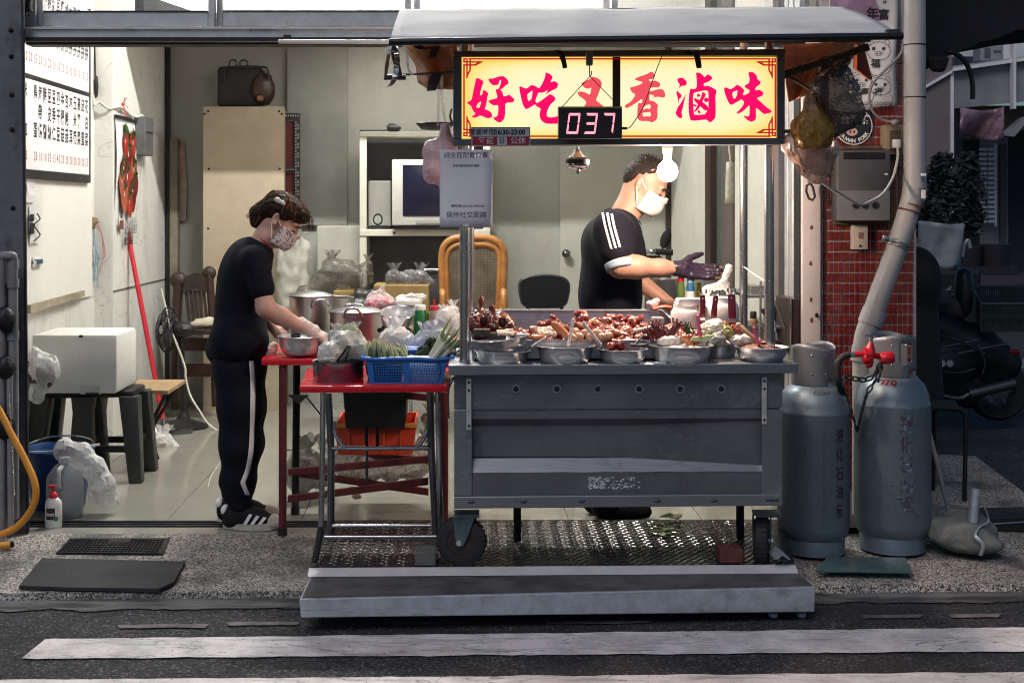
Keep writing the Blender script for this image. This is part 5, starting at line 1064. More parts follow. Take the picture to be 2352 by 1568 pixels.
b = B();b.tube([P(882,178,5.35),P(932,178,5.35)],.011,8);b.tube([P(925,172,5.4),P(1045,166,5.35)],.005,6);b.build('clip_rail',mat('dark_rail',(.05,.055,.07),.4,.5),label='short dark rail of clips under the roof end',cat='rail',smooth=50)
for k,(pts,w,m,lb) in enumerate([
    ([(893,108),(890,122)],.014,M.whitecloth,'small white tag clipped under the roof end'),([(893,125),(888,155),(886,180)],.008,mat('brown_strap',(.1,.05,.04),.6),'brown strap hanging from the clip rail'),
    ([(908,108),(912,140),(905,185),(893,200)],.012,M.chromew,'crumpled silvery strip hanging from the clip rail'),([(925,106),(934,118),(936,150),(943,170),(950,172)],.005,M.whitecloth,'curled white tape under the roof end'),
    ([(903,105),(908,135),(918,175)],.014,M.black,'black plastic strip bunched at the clip rail'),([(957,106),(975,114),(1000,108),(992,135)],.02,M.black,'black plastic bow tied on the orange tarpaulin'),
    ([(1005,168),(998,185),(990,210)],.024,mat('dark_strip',(.05,.045,.06),.4),'dark plastic strip tied to the tarpaulin beside the sign'),([(1012,175),(1007,230),(1006,290)],.007,M.film,'long clear plastic strip hanging beside the sign'),([(1014,178),(1016,235),(1024,288)],.006,M.film,'second clear plastic strip twisted beside the sign'),
    ([(1272,117),(1286,120),(1294,140),(1298,158)],.011,M.black,'black tape end hanging over the sign top by its first characters'),([(1576,117),(1590,128),(1600,118)],.014,M.black,'black plastic strip knotted on the sign top'),([(1598,118),(1603,140),(1606,158)],.012,M.black,'black tape end hanging over the sign top by its last characters')]):
    D = 5.3 if k < 9 else 5.085;ribbon('plastic_strip',[P(x,y,D-.003*i) for i,(x,y) in enumerate(pts)],w,m,lb,'strip')
b = B();b.lathe(P(1000,300,5.62),[(0,0),(.06,.005),(.085,.03),(.082,.032),(.055,.012),(0,.008)],24);b.tube(spline([P(1038,250,5.5),P(1034,268,5.5),P(1040,285,5.5)],5),.005,6);b.build('black_pan',M.black,label='small black pan hanging above the cream rack beside the sign',cat='pan',smooth=50)
t = thing('pink_bag','pale pink plastic bag hanging from the sign frame beside the notice','plastic bag',P(1010,500,5.25));D = 5.22
sdfobj('bag',[('cap',P(1022,290,D),P(1024,318,D),.022,.024,.02),('cap',P(1024,315,D),P(1012,350,D),.03,.055,.04),('cap',P(985,335,D),P(1000,400,D),.022,.045,.04),('cap',P(1030,350,D),P(1030,420,D),.04,.03,.03),('cap',P(992,390,D),P(974,413,D),.04,.008,.03),('cap',P(1018,420,D+.02),P(1020,500,D+.02),.016,.012,.02)],M.filmpink,t,.015,(.012,6,6,(1,1,.35),1),1)
t = thing('smoky_bag','large smoky plastic bag with a yellow side hanging under the roof end','plastic bag',P(1900,300,5.1));D = 5.05
sdfobj('bag',[('cap',P(1922,175,D),P(1920,200,D),.05,.075,.04),('cap',P(1915,200,D),P(1930,255,D),.085,.075,.04),('ell',P(1955,258,D),(.055,.06,.055),None,.04),('cap',P(1930,260,D),P(1917,325,D),.07,.01,.03)],M.filmdark,t,.018,(.014,5.5,9,(1,1,.3),1),1,[(P(1922,178,D),.06,.05)])
sdfobj('inner_bag',[('cap',P(1862,225,D),P(1870,300,D),.03,.085,.04),('ell',P(1855,295,D),(.06,.06,.05),None,.03)],M.filmyel,t,.016,(.013,6,10,(1,1,.3),1),1)
t = thing('cup_bag','clear plastic bag of stacked bowls hanging below the smoky bag','plastic bag',P(1865,405,5.12));D = 5.12
sdfobj('bag',[('cap',P(1862,318,D),P(1866,345,D),.07,.09,.04),('cap',P(1868,340,D),P(1876,390,D),.094,.06,.04),('ell',P(1820,335,D),(.045,.06,.05),None,.03)],mat('bag_tint',(.62,.42,.34),.15,alpha=.42,film=True,bump=.4,bs=20),t,.016,(.012,6,12,(1,1,.35),1),1)
for k in range(4):
    b = B();c = P(1872+k*1.5,352+k*11,D);R = rotm('Y',10);r = .078-.006*k
    b.lathe(c,[(r,.01),(r+.003,.006),(r*.98,-.002),(r*.8,-.03),(0,-.03)],28,R=R);b.build('stacked_bowl',mat('paper_bowl',(.52,.30,.22),.5) if 'paper_bowl' not in MATS else MATS['paper_bowl'],t,smooth=50)
b = B();b.tube(spline([P(1803,302,5.1),P(1825,300,5.06),P(1855,292,5.03),P(1885,296,5.02)],5),.008,6);b.tube([P(1867,296,5.02),P(1872,330,5.02)],.014,6);b.build('bag_tie',M.black,label='black tie round the neck of the clear bag of bowls',cat='tie',smooth=60)
# ------------------------------------------------------------------ food tray and braised food
t = thing('food_tray','long stainless steel tray full of braised meat on the cart counter','tray',P(1300,815,5.3))
q = lambda x,y,D:P(x,y,D)
tf = [q(1083,783,5.20),q(1622,781,5.23)];tb = [q(1084,713,5.60),q(1520,713,5.62)]
b = B();b.hexa([tf[0],tf[1],q(1618,822,5.235),q(1086,824,5.205),tf[0]+V((0,.006,0)),tf[1]+V((0,.006,0)),q(1618,822,5.241),q(1086,824,5.211)]);b.tube([tf[0]+V((0,-.004,0)),tf[1]+V((0,-.004,0))],.0045,8);b.build('front_wall',M.steelb,t,smooth=40)
bk = [tb[0],V((tf[1].x-.02,5.62,tb[1].z)),V((tf[1].x,5.60,1.0)),V((tb[0].x,5.58,.95))]
b = B();b.add([tb[0],tb[1],q(1560,760,5.61),q(1621,800,5.60),q(1084,800,5.58)],[(4,3,2,1,0)]);b.tube([tb[0],tb[1]],.0045,8);b.build('back_wall',M.steelb,t,sol=.003)
b = B();b.add([tf[0],tb[0],q(1084,800,5.58),q(1086,824,5.2)],[(0,1,2,3)]);b.build('end_wall',M.steelb,t,sol=.003);b = B();b.add([tb[1],tf[1],q(1618,820,5.23),q(1621,800,5.6),q(1560,760,5.61)],[(0,1,2,3,4)]);b.tube([tb[1],q(1545,735,5.5),tf[1]],.004,8);b.build('end_wall',M.steelb,t,sol=.003)
fl_ = B();fl_.add([q(1086,815,5.2),q(1618,812,5.23),q(1618,795,5.6),q(1086,795,5.58)],[(0,1,2,3)]);fl_.build('tray_bottom',M.steel,t,sol=.003)
def heap(u,v):
    x = 1088+525*u;D = 5.215+.36*v;top = 772-34*math.exp(-((u-.62)/.28)**2)-18*math.exp(-((u-.06)/.08)**2)
    z = zat(790,5.2)+(zat(top,5.42)-zat(790,5.2))*math.sin(min(1,v*1.5)*math.pi/2)*(1 if v < .75 else (1-v)/.25*.8+.2)
    return V(((x-CX)*D/F,D,z+.014*mnoise.noise(V((u*40,v*14,0)))))
b = B();b.grid(110,30,heap);b.build('braised_mix',M.braise,t,smooth=180,kind='stuff')
PROTO = {}
def proto(k,prims,h=.0035,wr=None):
    b = B();b.add(*sdf_mesh(prims,h,wr));me = bpy.data.meshes.new(k);me.from_pydata(b.v,[],b.f);me.polygons.foreach_set('use_smooth',[True]*len(me.polygons));PROTO[k] = me
c3 = lambda *a:a
proto('chicken_wing',[('cap',(-.04,0,0),(0,.012,.01),.015,.012,.01),('cap',(0,.012,.01),(.035,-.005,.004),.013,.011,.008),('cap',(.035,-.005,.004),(.058,.012,0),.009,.004,.006)],wr=(.0035,34,1,(1,1,1),1))
proto('meat_chunk',[('ell',(0,0,0),(.028,.02,.016),None,.01),('ell',(.018,.008,.006),(.016,.016,.013),None,.01),('ell',(-.018,-.006,.004),(.015,.014,.012),None,.01)],wr=(.006,26,2,(1,1,1),1))
proto('curled_meat',[('cap',(.028*math.cos(a),.028*math.sin(a),.004*a),(.028*math.cos(a+.5),.028*math.sin(a+.5),.004*(a+.5)),.011,.011,.006) for a in [k*.5 for k in range(9)]],wr=(.004,30,3,(1,1,1),1))
proto('drumstick',[('ell',(-.02,0,0),(.03,.022,.022),None,.02),('cap',(-.01,0,0),(.045,.006,.004),.014,.007,.02),('ell',(.05,.007,.004),(.009,.009,.009),None,.006)],wr=(.0035,28,4,(1,1,1),1))
proto('sausage',[('cap',(.06*math.cos(a),.06*math.sin(a)-.06,0),(.06*math.cos(a+.25),.06*math.sin(a+.25)-.06,0),.0125,.0125,.004) for a in [1.05+k*.25 for k in range(4)]],wr=(.0008,25,5))
proto('braised_egg',[('ell',(0,0,0),(.025,.019,.019),None,.002)])
proto('meat_slab',[('box',(0,0,0),(.038,.022,.009),rotm('X',10),.008,.006),('ell',(.02,.01,.006),(.018,.012,.01),None,.01)],wr=(.006,22,6,(1,1,1),1))
proto('chicken_claw',[('cap',(0,0,-.03),(0,0,.01),.011,.013,.006)]+[('cap',(0,0,.008),(.022*s,.006*s*s,.042-.006*abs(s)),.007,.0035,.006) for s in (-1.1,-.4,.4,1.1)],.003)
proto('tendon',[('cap',(-.045,0,0),(0,.006,.012),.009,.012,.008),('cap',(0,.006,.012),(.045,0,0),.012,.007,.008)],wr=(.005,28,8,(1,1,1),1))
def food(k,x,y,D,m,label,cat,group,rot=None,s=1.0):
    me = PROTO[k];key = k+m.name
    if key not in PROTO:
        c = me.copy();c.materials.append(m);PROTO[key] = c
    o = bpy.data.objects.new(k,PROTO[key]);COL.objects.link(o);o.location = P(x,y,D);o.scale = (s,)*3;o.rotation_euler = rot or (rs.uniform(-.6,.6),rs.uniform(-.6,.6),rs.uniform(0,6.28))
    return props(o,label,cat,group)
rs = random.Random(21)
kinds = [('chicken_wing',M.pale,'glossy orange braised chicken wing in the heap on the steel tray','chicken wing','braised chicken wings in the tray'),
         ('meat_chunk',M.braise,'dark red braised meat chunk in the heap on the steel tray','meat','braised meat chunks in the tray'),
         ('curled_meat',M.redmeat,'curled red braised intestine in the heap on the steel tray','meat','braised intestines in the tray'),
         ('drumstick',M.pale,'orange braised drumstick in the heap on the steel tray','drumstick','braised drumsticks in the tray'),
         ('meat_slab',M.redmeat,'flat red braised meat slice in the heap on the steel tray','meat','braised meat slices in the tray'),
         ('tendon',M.pale,'pale strip of braised skin in the heap on the steel tray','meat','braised skin strips in the tray')]
def topy(x):
    pts = [(1090,745),(1150,742),(1180,752),(1225,760),(1250,748),(1280,728),(1330,722),(1380,730),(1430,722),(1460,728),(1500,745),(1560,756),(1615,772)]
    for (a,c),(d,e) in zip(pts,pts[1:]):
        if a <= x <= d:return c+(e-c)*(x-a)/(d-a)
    return 770
for k in range(120):
    x = rs.uniform(1165,1600);t0 = topy(x);v = rs.random()**.8;y = 778+(t0+6-778)*v;D = 5.23+.22*v+.02*rs.random()
    if 1290 < x < 1395 and 745 < y < 772 and rs.random() < .7:continue
    w = rs.random();i = 0 if w < .22 else 1 if w < .45 else 2 if w < .62 else 3 if w < .74 else 4 if w < .9 else 5
    if x < 1240 and rs.random() < .7:i = 1
    if x < 1330 and y > 750 and rs.random() < .55:i = rs.choice([5,0,3])
    n_,m,lb,ct,gp = kinds[i];food(n_,x,y,D,m,lb,ct,gp,s=rs.uniform(.75,1.05))
for x,y,D in ((1319,763,5.26),(1331,774,5.22),(1346,766,5.24),(1358,775,5.21),(1371,766,5.24),(1384,775,5.21),(1312,776,5.2),(1398,772,5.22)):
    food('braised_egg',x,y,D,M.eggm,'pale brown braised egg at the front edge of the steel tray','egg','braised eggs in the tray',(0,rs.uniform(-.3,.3),rs.uniform(0,3)))
food('sausage',1288,758,5.22,M.sausage,'thick orange sausage lying slanted at the front of the steel tray','sausage',None,(.2,.75,.1),1.25)
food('sausage',1235,774,5.21,M.sausage,'shorter pale orange sausage at the tray front beside the tilted bowl','sausage',None,(.1,.1,.5),.9)
for x,y,r,s,lb in ((1508,757,-.2,1.0,'dark red chicken foot rising behind the tofu cake'),(1520,764,.1,.9,'dark red chicken foot low before the tofu cake'),(1548,757,.5,1.1,'dark red chicken foot with spread claws at the tray end'),(1532,772,.3,.8,'small dark chicken foot lying at the tray rim'),(1492,768,-.5,.8,'dark chicken foot among the brown scraps in the tray')):
    food('chicken_claw',x,y,5.22,M.foot,lb,'chicken foot','chicken feet in the tray',(-.2,r,rs.uniform(-.4,.4)),s)
for x0,y0,x1,y1,rz,lb in ((1497,728,1524,748,.1,'square white tofu cake standing at the top of the heap'),(1512,748,1534,768,-.15,'second white tofu cake leaning below the first'),(1455,752,1500,759,0,'long slice of pale tofu lying on the heap')):
    b = B();D = 5.27;c = P((x0+x1)/2,(y0+y1)/2,D);b.box(c,((x1-x0)/S(D),.03,(y1-y0)/S(D)),R=rotm('Y',-12 if x0 == 1455 else 3) @ rotm('Z',rz*57),bev=.004);b.build('tofu_cake',M.tofu,label=lb,cat='tofu',smooth=40)
for x,y,lb,r in ((1107,762,'thick dark blood cake slab at the tray corner',4),(1143,770,'dark blood cake slab lying before the roast ducks',-5)):
    t = thing('blood_cake',lb,'blood cake',P(x,y+10,5.24));D = 5.23;R = rotm('Z',r)
    b = B();b.box(P(x,y+4,D),(.066,.05,.026),R=R,bev=.004);b.build('cake',M.blood,t);b = B();b.box(P(x,y+4,D)+V((0,0,.0155)),(.064,.048,.006),R=R,bev=.002);b.build('cake_top',M.bloodtop,t)
food('meat_slab',1160,764,5.22,M.tofu,'flat white strip lying beside the dark blood cakes','meat',None,(.1,0,.1),.95);food('meat_slab',1255,762,5.24,M.tofu,'broad pale slab of braised skin at the tray front','meat',None,(.4,.05,.2),1.1)
def duck(x,y,D,neck,label,s):
    c = P(x,y,D);t = thing('roast_duck',label,'roast duck',c+V((0,0,-.05*s)),'roast ducks in the tray')
    pr = [('ell',c,(.062*s,.075*s,.048*s),None,.02),('ell',c+V((-.02*s,-.04*s,-.012)),(.04*s,.04*s,.035*s),None,.02),('cap',c+V((.05*s,-.03,-.02)),c+V((.075*s,-.05,-.035)),.022*s,.014*s,.02),
          ('cap',c+V((0,.01,.03*s)),P(*neck[0],D),.022*s,.012*s,.015),('cap',P(*neck[0],D),P(*neck[1],D-.01),.011*s,.0105*s,.01),('ell',P(*neck[1],D-.01),(.014*s,.014*s,.017*s),None,.006),('ell',c+V((.012*s,-.075*s,.002)),(.016*s,.03*s,.02*s),None,.012,'-')]
    sdfobj('body',pr,M.duckm,t,.004,(.006,15,int(x),(1,1,1),1))
    b = B();b.ball(c+V((.012*s,-.05*s,.002)),(.016*s,.012,.02*s),2);b.build('cavity',mat('duck_cavity',(.02,.006,.004),.5) if 'duck_cavity' not in MATS else MATS['duck_cavity'],t,smooth=60)  # dark spot stands in for the shading on the duck
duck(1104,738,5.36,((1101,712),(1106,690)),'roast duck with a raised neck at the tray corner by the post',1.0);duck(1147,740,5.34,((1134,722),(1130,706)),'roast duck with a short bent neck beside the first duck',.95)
# ------------------------------------------------------------------ bowls with ladles
def bowl(x0,x1,yr,yb,D,label,R=None,grp='steel bowls along the counter front'):
    r = (x1-x0)/2/S(D);h = (yb-yr)/S(D)*1.02;c = P((x0+x1)/2,yb,D);c.z = zat(yb,D)
    t = thing('steel_bowl',label,'bowl',c,grp);prof = [(0,0),(r*.62,0),(r*.76,h*.12),(r*.88,h*.5),(r*.95,h*.93),(r*1.0,h*.97),(r*1.005,h),(r*.99,h*1.01),(r*.93,h*.95),(r*.86,h*.5),(r*.73,h*.15),(r*.6,.006),(0,.006)]
    b = B();b.lathe(c,prof,40,R=R);b.build('shell',M.bowl,t,smooth=60);return t,c,r,h
zc = zat(838,DC(1100))
def fillb(t,c,r,h,m,lift,nz=.25,seed=0,name='contents'):
    b = B();b.grid(24,10,lambda u,v:c+V((r*.9*v*math.cos(u*6.2832),r*.9*v*math.sin(u*6.2832),h*.75+lift*(1-v*v)*(1+.5*mnoise.noise(V((v*4*math.cos(u*6.28),v*4*math.sin(u*6.28),seed))))+.006*mnoise.noise(V((v*14*math.cos(u*6.28),v*14*math.sin(u*6.28),seed))))),wrap=True)
    return b.build(name,m,t,smooth=180)
D1 = 5.17
t,c,r,h = bowl(1088,1219,804,844,D1,'steel bowl at the post end with a second bowl tilted on it')
b1 = bowl(1099,1219,776,806,D1+.01,'steel bowl lying tilted on top of the bowl by the post',rotm('Y',-8))
t,c,r,h = bowl(1228,1367,793,838,D1,'steel bowl of pale sauce, second along the counter from the post');fillb(t,c,r,h,mat('pale_sauce',(.5,.46,.45),.3),.0)
t,c,r,h = bowl(1372,1488,801,837,D1,'steel bowl holding two dark red meats in the middle of the counter');fillb(t,c,r,h,M.braise,.0)
t,c,r,h = bowl(1490,1638,792,839,D1+.02,'largest steel bowl with white radish and a red sausage end');fillb(t,c,r,h,mat('radish',(.68,.64,.58),.4,var=.2,vs=30),.02)
t,c,r,h = bowl(1612,1694,788,829,5.36,'steel bowl of noodles set back between two larger bowls');fillb(t,c,r,h,mat('noodles',(.64,.60,.50),.4,var=.3,vs=40),.03)
t,c,r,h = bowl(1688,1811,796,831,D1+.05,'steel bowl of minced meat at the gas bottle end of the counter');fillb(t,c,r,h,mat('mince',(.36,.16,.11),.5,var=.6,vs=60,bump=.8,bs=120),.025)
for x,y,s,lb in ((1404,795,1.0,'dark red meat lump in the middle bowl, the bigger one'),(1424,794,1.0,'dark red meat lump in the middle bowl beside the black ladle')):food('meat_chunk',x,y,D1,M.redmeat,lb,'meat',None,None,s)
for x,y,lb in ((1755,788,'small red meat scrap on the minced meat'),(1772,789,'pinkish meat scrap on the minced meat'),(1745,787,'dark meat scrap beside the pink handle')):food('meat_chunk',x,y,D1+.04,M.redmeat,lb,'meat',None,None,.6)
food('sausage',1580,786,D1,M.sausage,'cut red sausage end standing in the largest bowl','sausage',None,(.3,.9,.2),.95)
sdfobj('radish_lump',[('ell',P(1533,784,D1+.03),(.045,.03,.022),None,.02),('ell',P(1550,779,D1+.04),(.025,.025,.02),None,.02)],mat('white_lump',(.72,.69,.65),.4),h=.005,wr=(.008,14,3,(1,1,1),1),label='white lump of radish heaped in the largest bowl',cat='radish')
sdfobj('noodle_bag',[('ell',P(1640,752,5.33),(.05,.04,.035),None,.02),('cap',P(1645,745,5.33),P(1648,733,5.33),.03,.008,.02),('ell',P(1622,765,5.33),(.03,.04,.03),None,.02)],mat('noodle_white',(.72,.69,.62),.4),h=.006,wr=(.008,16,4,(1,1,1),1),label='white heap of noodles above the set back bowl',cat='noodles')
sdfobj('clear_pouch',[('cap',P(1650,775,5.24),P(1654,760,5.24),.035,.008,.02),('ell',P(1640,782,5.24),(.035,.03,.016),None,.02)],mat('pouch_film',(.40,.42,.40),.15,alpha=.55,film=True,bump=.4,bs=30),h=.009,wr=(.007,12,6,(1,1,1),1),flat=1,label='knotted grey clear pouch lying on the set back bowl',cat='plastic bag')
b = B();b.lathe(P(1671,760,5.3),[(.012,-.008),(.02,-.006),(.023,0),(.02,.006),(.012,.008),(.012,-.008)],18,R=rotm('X',70));b.build('pepper_ring',mat('yellow_green',(.42,.45,.06),.35),label='yellow green pepper ring among the food at the counter end',cat='pepper',smooth=60)
food('meat_chunk',1662,746,5.33,M.sausage,'orange scrap on top of the white noodles','meat',None,None,.6);food('meat_chunk',1690,757,5.32,M.redmeat,'red and orange scrap beside the pepper ring','meat',None,None,.8)
sdfobj('white_mound',[('ell',P(1715,782,5.3),(.06,.04,.025),None,.02),('ell',P(1690,782,5.3),(.03,.03,.02),None,.02)],mat('rice_white',(.72,.68,.62),.5),h=.006,wr=(.007,15,9,(1,1,1),1),label='white mound of food behind the minced meat bowl',cat='food')
def twist(name,a,c,r,m,label,cat,group=None,turns=9):
    a,c = V(a),V(c);b = B();n = turns*6;ax = (c-a).normalized();u = ax.orthogonal().normalized();w = ax.cross(u)
    for ph in (0,math.pi):b.tube([a+(c-a)*(i/n)+(u*math.cos(ph+i)+w*math.sin(ph+i))*r*.45 for i in range(n+1)],r*.72,6)
    return b.build(name,m,label=label,cat=cat,group=group,smooth=70)
twist('ladle',P(1253,776,5.08),P(1222,796,5.10),.0055,M.ladlew,'white twisted ladle handle resting between the first two bowls','ladle');twist('ladle',P(1317,732,5.16),P(1305,794,5.14),.006,M.ladlew,'white twisted ladle handle standing up in the bowl of pale sauce','ladle',turns=13)
twist('ladle',P(1339,740,5.1),P(1380,792,5.12),.006,M.ladlew,'white twisted ladle handle leaning towards the middle bowl','ladle',turns=13);twist('ladle',P(1602,724,5.2),P(1609,772,5.18),.0065,M.pink,'pink twisted ladle handle standing by the spring onion tops','ladle',turns=8)
twist('ladle',P(1731,751,5.18),P(1742,792,5.18),.0065,M.pink,'pink twisted ladle handle standing in the minced meat','ladle',turns=7)
b = B();b.tube([P(1699,748,5.28),P(1722,768,5.25),P(1745,784,5.24)],[.011,.009,.008],10);b.ball(P(1697,747,5.28),(.014,.012,.013));b.build('bone',M.eggm,label='pale bone sticking out above the minced meat bowl',cat='bone',smooth=60)
b = B();b.lathe(P(1466,792,5.14),[(0,-.006),(.03,-.004),(.034,.004),(.03,.006),(0,.002)],20);b.tube([P(1455,794,5.12),P(1478,770,5.2)],.004,6);b.build('black_ladle',M.black,label='black ladle head lying on the middle bowl',cat='ladle',smooth=50)
for k in range(16):
    x = rs.uniform(1572,1592);b = B();b.tube([P(x,785,5.25),P(x+rs.uniform(-6,3),765,5.25),P(x+rs.uniform(-16,6),rs.uniform(735,752),5.25)],[.004,.0035,.0012],5)
    b.build('onion_sprig',M.leafg,label='dark green spring onion top standing in a sheaf behind the largest bowl',cat='spring onion',group='spring onion tops on the counter',smooth=70)
for k in range(6):
    b = B();x = 1585+k*7;b.tube([P(x,782,5.2),P(x+8,776,5.2),P(x+20,774-k,5.2)],[.006,.007,.004],6);b.build('onion_stalk',M.onion,label='pale green onion stalk lying across the bowl rim',cat='spring onion',group='onion stalks across the bowl rim',smooth=70)
b = B();b.pb(1470,848-14,1530,836,5.10,.05);b.build('counter_card',M.paper,label='flat pale card lying on the counter before the middle bowl',cat='card')
# ------------------------------------------------------------------ containers at the back of the counter
def tub(name,x0,x1,y0,y1,D,m,label,cat,neck=.82,sy=1.0):
    r = (x1-x0)/2/S(D);h = (y1-y0)/S(D);c = P((x0+x1)/2,y1,D);b = B()
    b.lathe(c,[(0,0),(r*.92,0),(r,h*.06),(r,h*.72),(r*.9,h*.82),(r*neck,h*.88),(r*neck,h),(0,h)],28,sy=sy);return b.build(name,m,label=label,cat=cat,smooth=45)
tub('white_tub',1541,1607,700,762,5.5,M.white,'square-shouldered white plastic tub under a stack of paper bags','tub')
b = B()
t = thing('bag_stack','stack of folded paper bags lying on the white tub','paper bags',P(1580,700,5.5))
for k in range(9):b = B();b.pb(1556+k*.8+rs.uniform(-2,2),699-k*1.5,1621+rs.uniform(-5,2),700.2-k*1.5,5.47,.1);b.build('paper_bag',M.paper,t)
tub('white_tub',1606,1697,682,766,5.56,M.white,'large round white plastic tub behind the red handled tongs','tub')
sdfobj('knotted_bag',[('cap',P(1625,664,5.6),P(1660,655,5.6),.02,.018,.02),('cap',P(1622,665,5.6),P(1622,692,5.6),.018,.014,.015),('ell',P(1662,652,5.6),(.026,.02,.02),None,.015),('cap',P(1662,648,5.6),P(1674,616,5.6),.012,.019,.015),('cap',P(1668,655,5.6),P(1672,672,5.6),.014,.01,.01)],M.filmw,h=.009,wr=(.007,9,3,(1,1,1),1),flat=1,label='white plastic bag tied in a knot above the white tubs',cat='plastic bag')
for x0,x1,x2,x3,y0,y1,lb in ((1608,1620,1607,1620,678,752,'red handled tong with a black top, the straight one by the paper bags'),(1638,1650,1628,1644,680,756,'red handled tong leaning in the middle of the three'),(1671,1689,1674,1692,676,758,'widest red handled tong beside the chromed post')):
    t = thing('kitchen_tong',lb,'tongs',P((x2+x3)/2,y1,5.4),'red handled tongs behind the counter bowls');D = 5.4
    b = B();b.hexa([P(x0,y0,D),P(x1,y0,D),P(x3,y1,D),P(x2,y1,D),P(x0,y0,D+.02),P(x1,y0,D+.02),P(x3,y1,D+.02),P(x2,y1,D+.02)],.004);b.build('handle',M.knifered,t,smooth=40)
    xm0,xm1 = x0+(x2-x0)*.72,x1+(x3-x1)*.72;yy = y0+(y1-y0)*.72;b = B();b.pb(xm0-.6,yy-3,xm1+.6,yy+5,D-.002,.025,.001);b.build('band',M.chromew,t)
    b = B();xm = (x0+x1)/2;b.tube(spline([P(xm-8,y0-14,D),P(xm-7,y0-4,D),P(xm,y0-1,D),P(xm+7,y0-4,D),P(xm+8,y0-14,D)],5),.0035,6);b.build('ring',M.chrome,t,smooth=60)
    b = B();b.ball(P(xm,y0+8,D-.001),(.004,.003,.004));b.build('rivet',M.chrome,t,smooth=60)
def pot(name,x0,x1,y0,y1,D,label,m=None,handles=(),lid=False,cat='pot',grp=None,n=40):
    m = m or M.steel;r = (x1-x0)/2/S(D);c = P((x0+x1)/2,0,D);c.z = zat(y1,D);h = zat(y0,D)-c.z
    t = thing(name,label,cat,c,grp);b = B();b.lathe(c,[(0,0),(r*.95,0),(r*.985,.01),(r*.985,h-.01),(r*1.02,h-.004),(r*1.02,h),(r*.965,h-.002),(r*.955,h-.03),(r*.955,h*.45),(0,h*.45)],n);b.build('body',m,t,smooth=40)
    if lid:
        b = B();b.lathe(c+V((0,0,h)),[(r*1.03,-.002),(r*1.04,.004),(r*.7,.018),(r*.2,.026),(0,.027)],n);b.build('lid',mat('lid_steel',(.30,.30,.30),.3,1,var=.2) if 'lid_steel' not in MATS else MATS['lid_steel'],t,smooth=50)
    for hx,hz,w in handles:
        b = B();pc_ = c+V((hx*r,-r*math.sqrt(max(0,1-hx*hx)),hz*h));b.tube(spline([pc_+V((-w,.01,-.012)),pc_+V((-w*.95,-.03,.004)),pc_+V((-w*.5,-.04,.03)),pc_+V((w*.5,-.04,.03)),pc_+V((w*.95,-.03,.004)),pc_+V((w,.01,-.012))],5),.006,8);b.build('handle',M.blackm if name == 'x' else M.chromew,t,smooth=60)
    return t,c,r,h
pot('steel_pot',1484,1562,640,740,6.9,'tall steel stock pot behind the man beside the bottles')
b = B();b.tube(spline([P(1500,709,5.6),P(1523,704,5.6),P(1542,706,5.6)],5),[.012]*11,8,flat=.6);b.build('red_spatula',M.orange,label='orange red spatula lying behind the tray end',cat='spatula',smooth=60)
sdfobj('paper_wad',[('ell',P(1499,699,5.62),(.028,.02,.02),None,.02),('ell',P(1508,690,5.62),(.014,.014,.014),None,.01)],M.paper,h=.005,wr=(.006,18,5),label='crumpled white paper wad behind the tray end',cat='paper')
def bottle(name,x0,x1,y0,y1,D,m,capm,capy,label,noz=None,lab=None):
    r = (x1-x0)/2/S(D);c = P((x0+x1)/2,y1,D);h = (y1-capy)/S(D);H = (y1-y0)/S(D);t = thing(name,label,'bottle',c)
    b = B();b.lathe(c,[(0,0),(r*.95,0),(r,.008),(r,h*.8),(r*.8,h*.97),(r*.75,h),(0,h)],22);b.build('body',m,t,smooth=50)
    b = B();b.lathe(c,[(r*.8,h-.002),(r*.84,h),(r*.8,H-.003 if not noz else h+(H-h)*.35),(.005 if noz else r*.7,H if not noz else h+(H-h)*.4)]+([(.003,H),(0,H)] if noz else [(0,H)]),20);b.build('cap',capm,t,smooth=45)
    if lab:b = B();b.lathe(c,[(r*1.012,h*lab[0]),(r*1.012,h*lab[1])],22);b.build('label_band',lab[2],t,smooth=60)
    return t
bottle('sauce_bottle',1556,1573,636,716,6.0,mat('green_sauce',(.10,.18,.04),.2),M.redp,646,'green sauce bottle with a red cap below the gloved hand');bottle('spray_can',1576,1596,636,716,6.0,M.bluecan,mat('can_cap',(.3,.45,.6),.4),648,'blue spray can with a pale label below the gloved hand',lab=(.25,.7,M.paper));bottle('yellow_bottle',1598,1611,648,716,6.1,M.yellow,M.yellow,655,'small yellow bottle beside the blue spray can')
b = B();b.pb(1626,612,1662,642,6.8,.25,.004);b.build('carton',M.ply,label='light brown carton on the side shelf behind the gloved hand',cat='carton')
b = B();b.pb(1615,642,1665,720,6.82,.3,.004);b.build('side_cabinet',mat('dim_steel',(.25,.27,.26),.5,.4),label='grey steel cabinet under the light brown carton',cat='cabinet')
# steel kitchen bench seen between the posts at the right
KX = lambda x,y:(1635+x*.1875,514.5+y*.1875)
t = thing('kitchen_bench','stainless kitchen bench with a raised shelf along the inner side wall','bench',P(1780,800,6.6))
b = B();b.pb(*KX(425,865),*KX(700,905),6.6,.5,.003);b.pb(*KX(740,1250),*KX(975,1290),6.4,.5,.003);b.build('shelf',M.steelb,t)
b = B();b.pb(*KX(470,752),*KX(640,862),6.65,.25,.004);b.build('steel_box',M.steel,t)
b = B();b.pb(*KX(975,920),*KX(1095,1510),6.2,.3,.004);b.build('door',mat('brown_steel',(.07,.045,.04),.35,.5),t);b = B();b.pb(*KX(968,915),*KX(980,1510),6.19,.02);b.build('edge',M.chrome,t)
b = B();b.pb(*KX(420,1245),*KX(640,1262),6.5,.3);b.pb(*KX(640,1290),*KX(970,1560),6.5,.4);b.build('lower_shelf',M.steeldark,t)
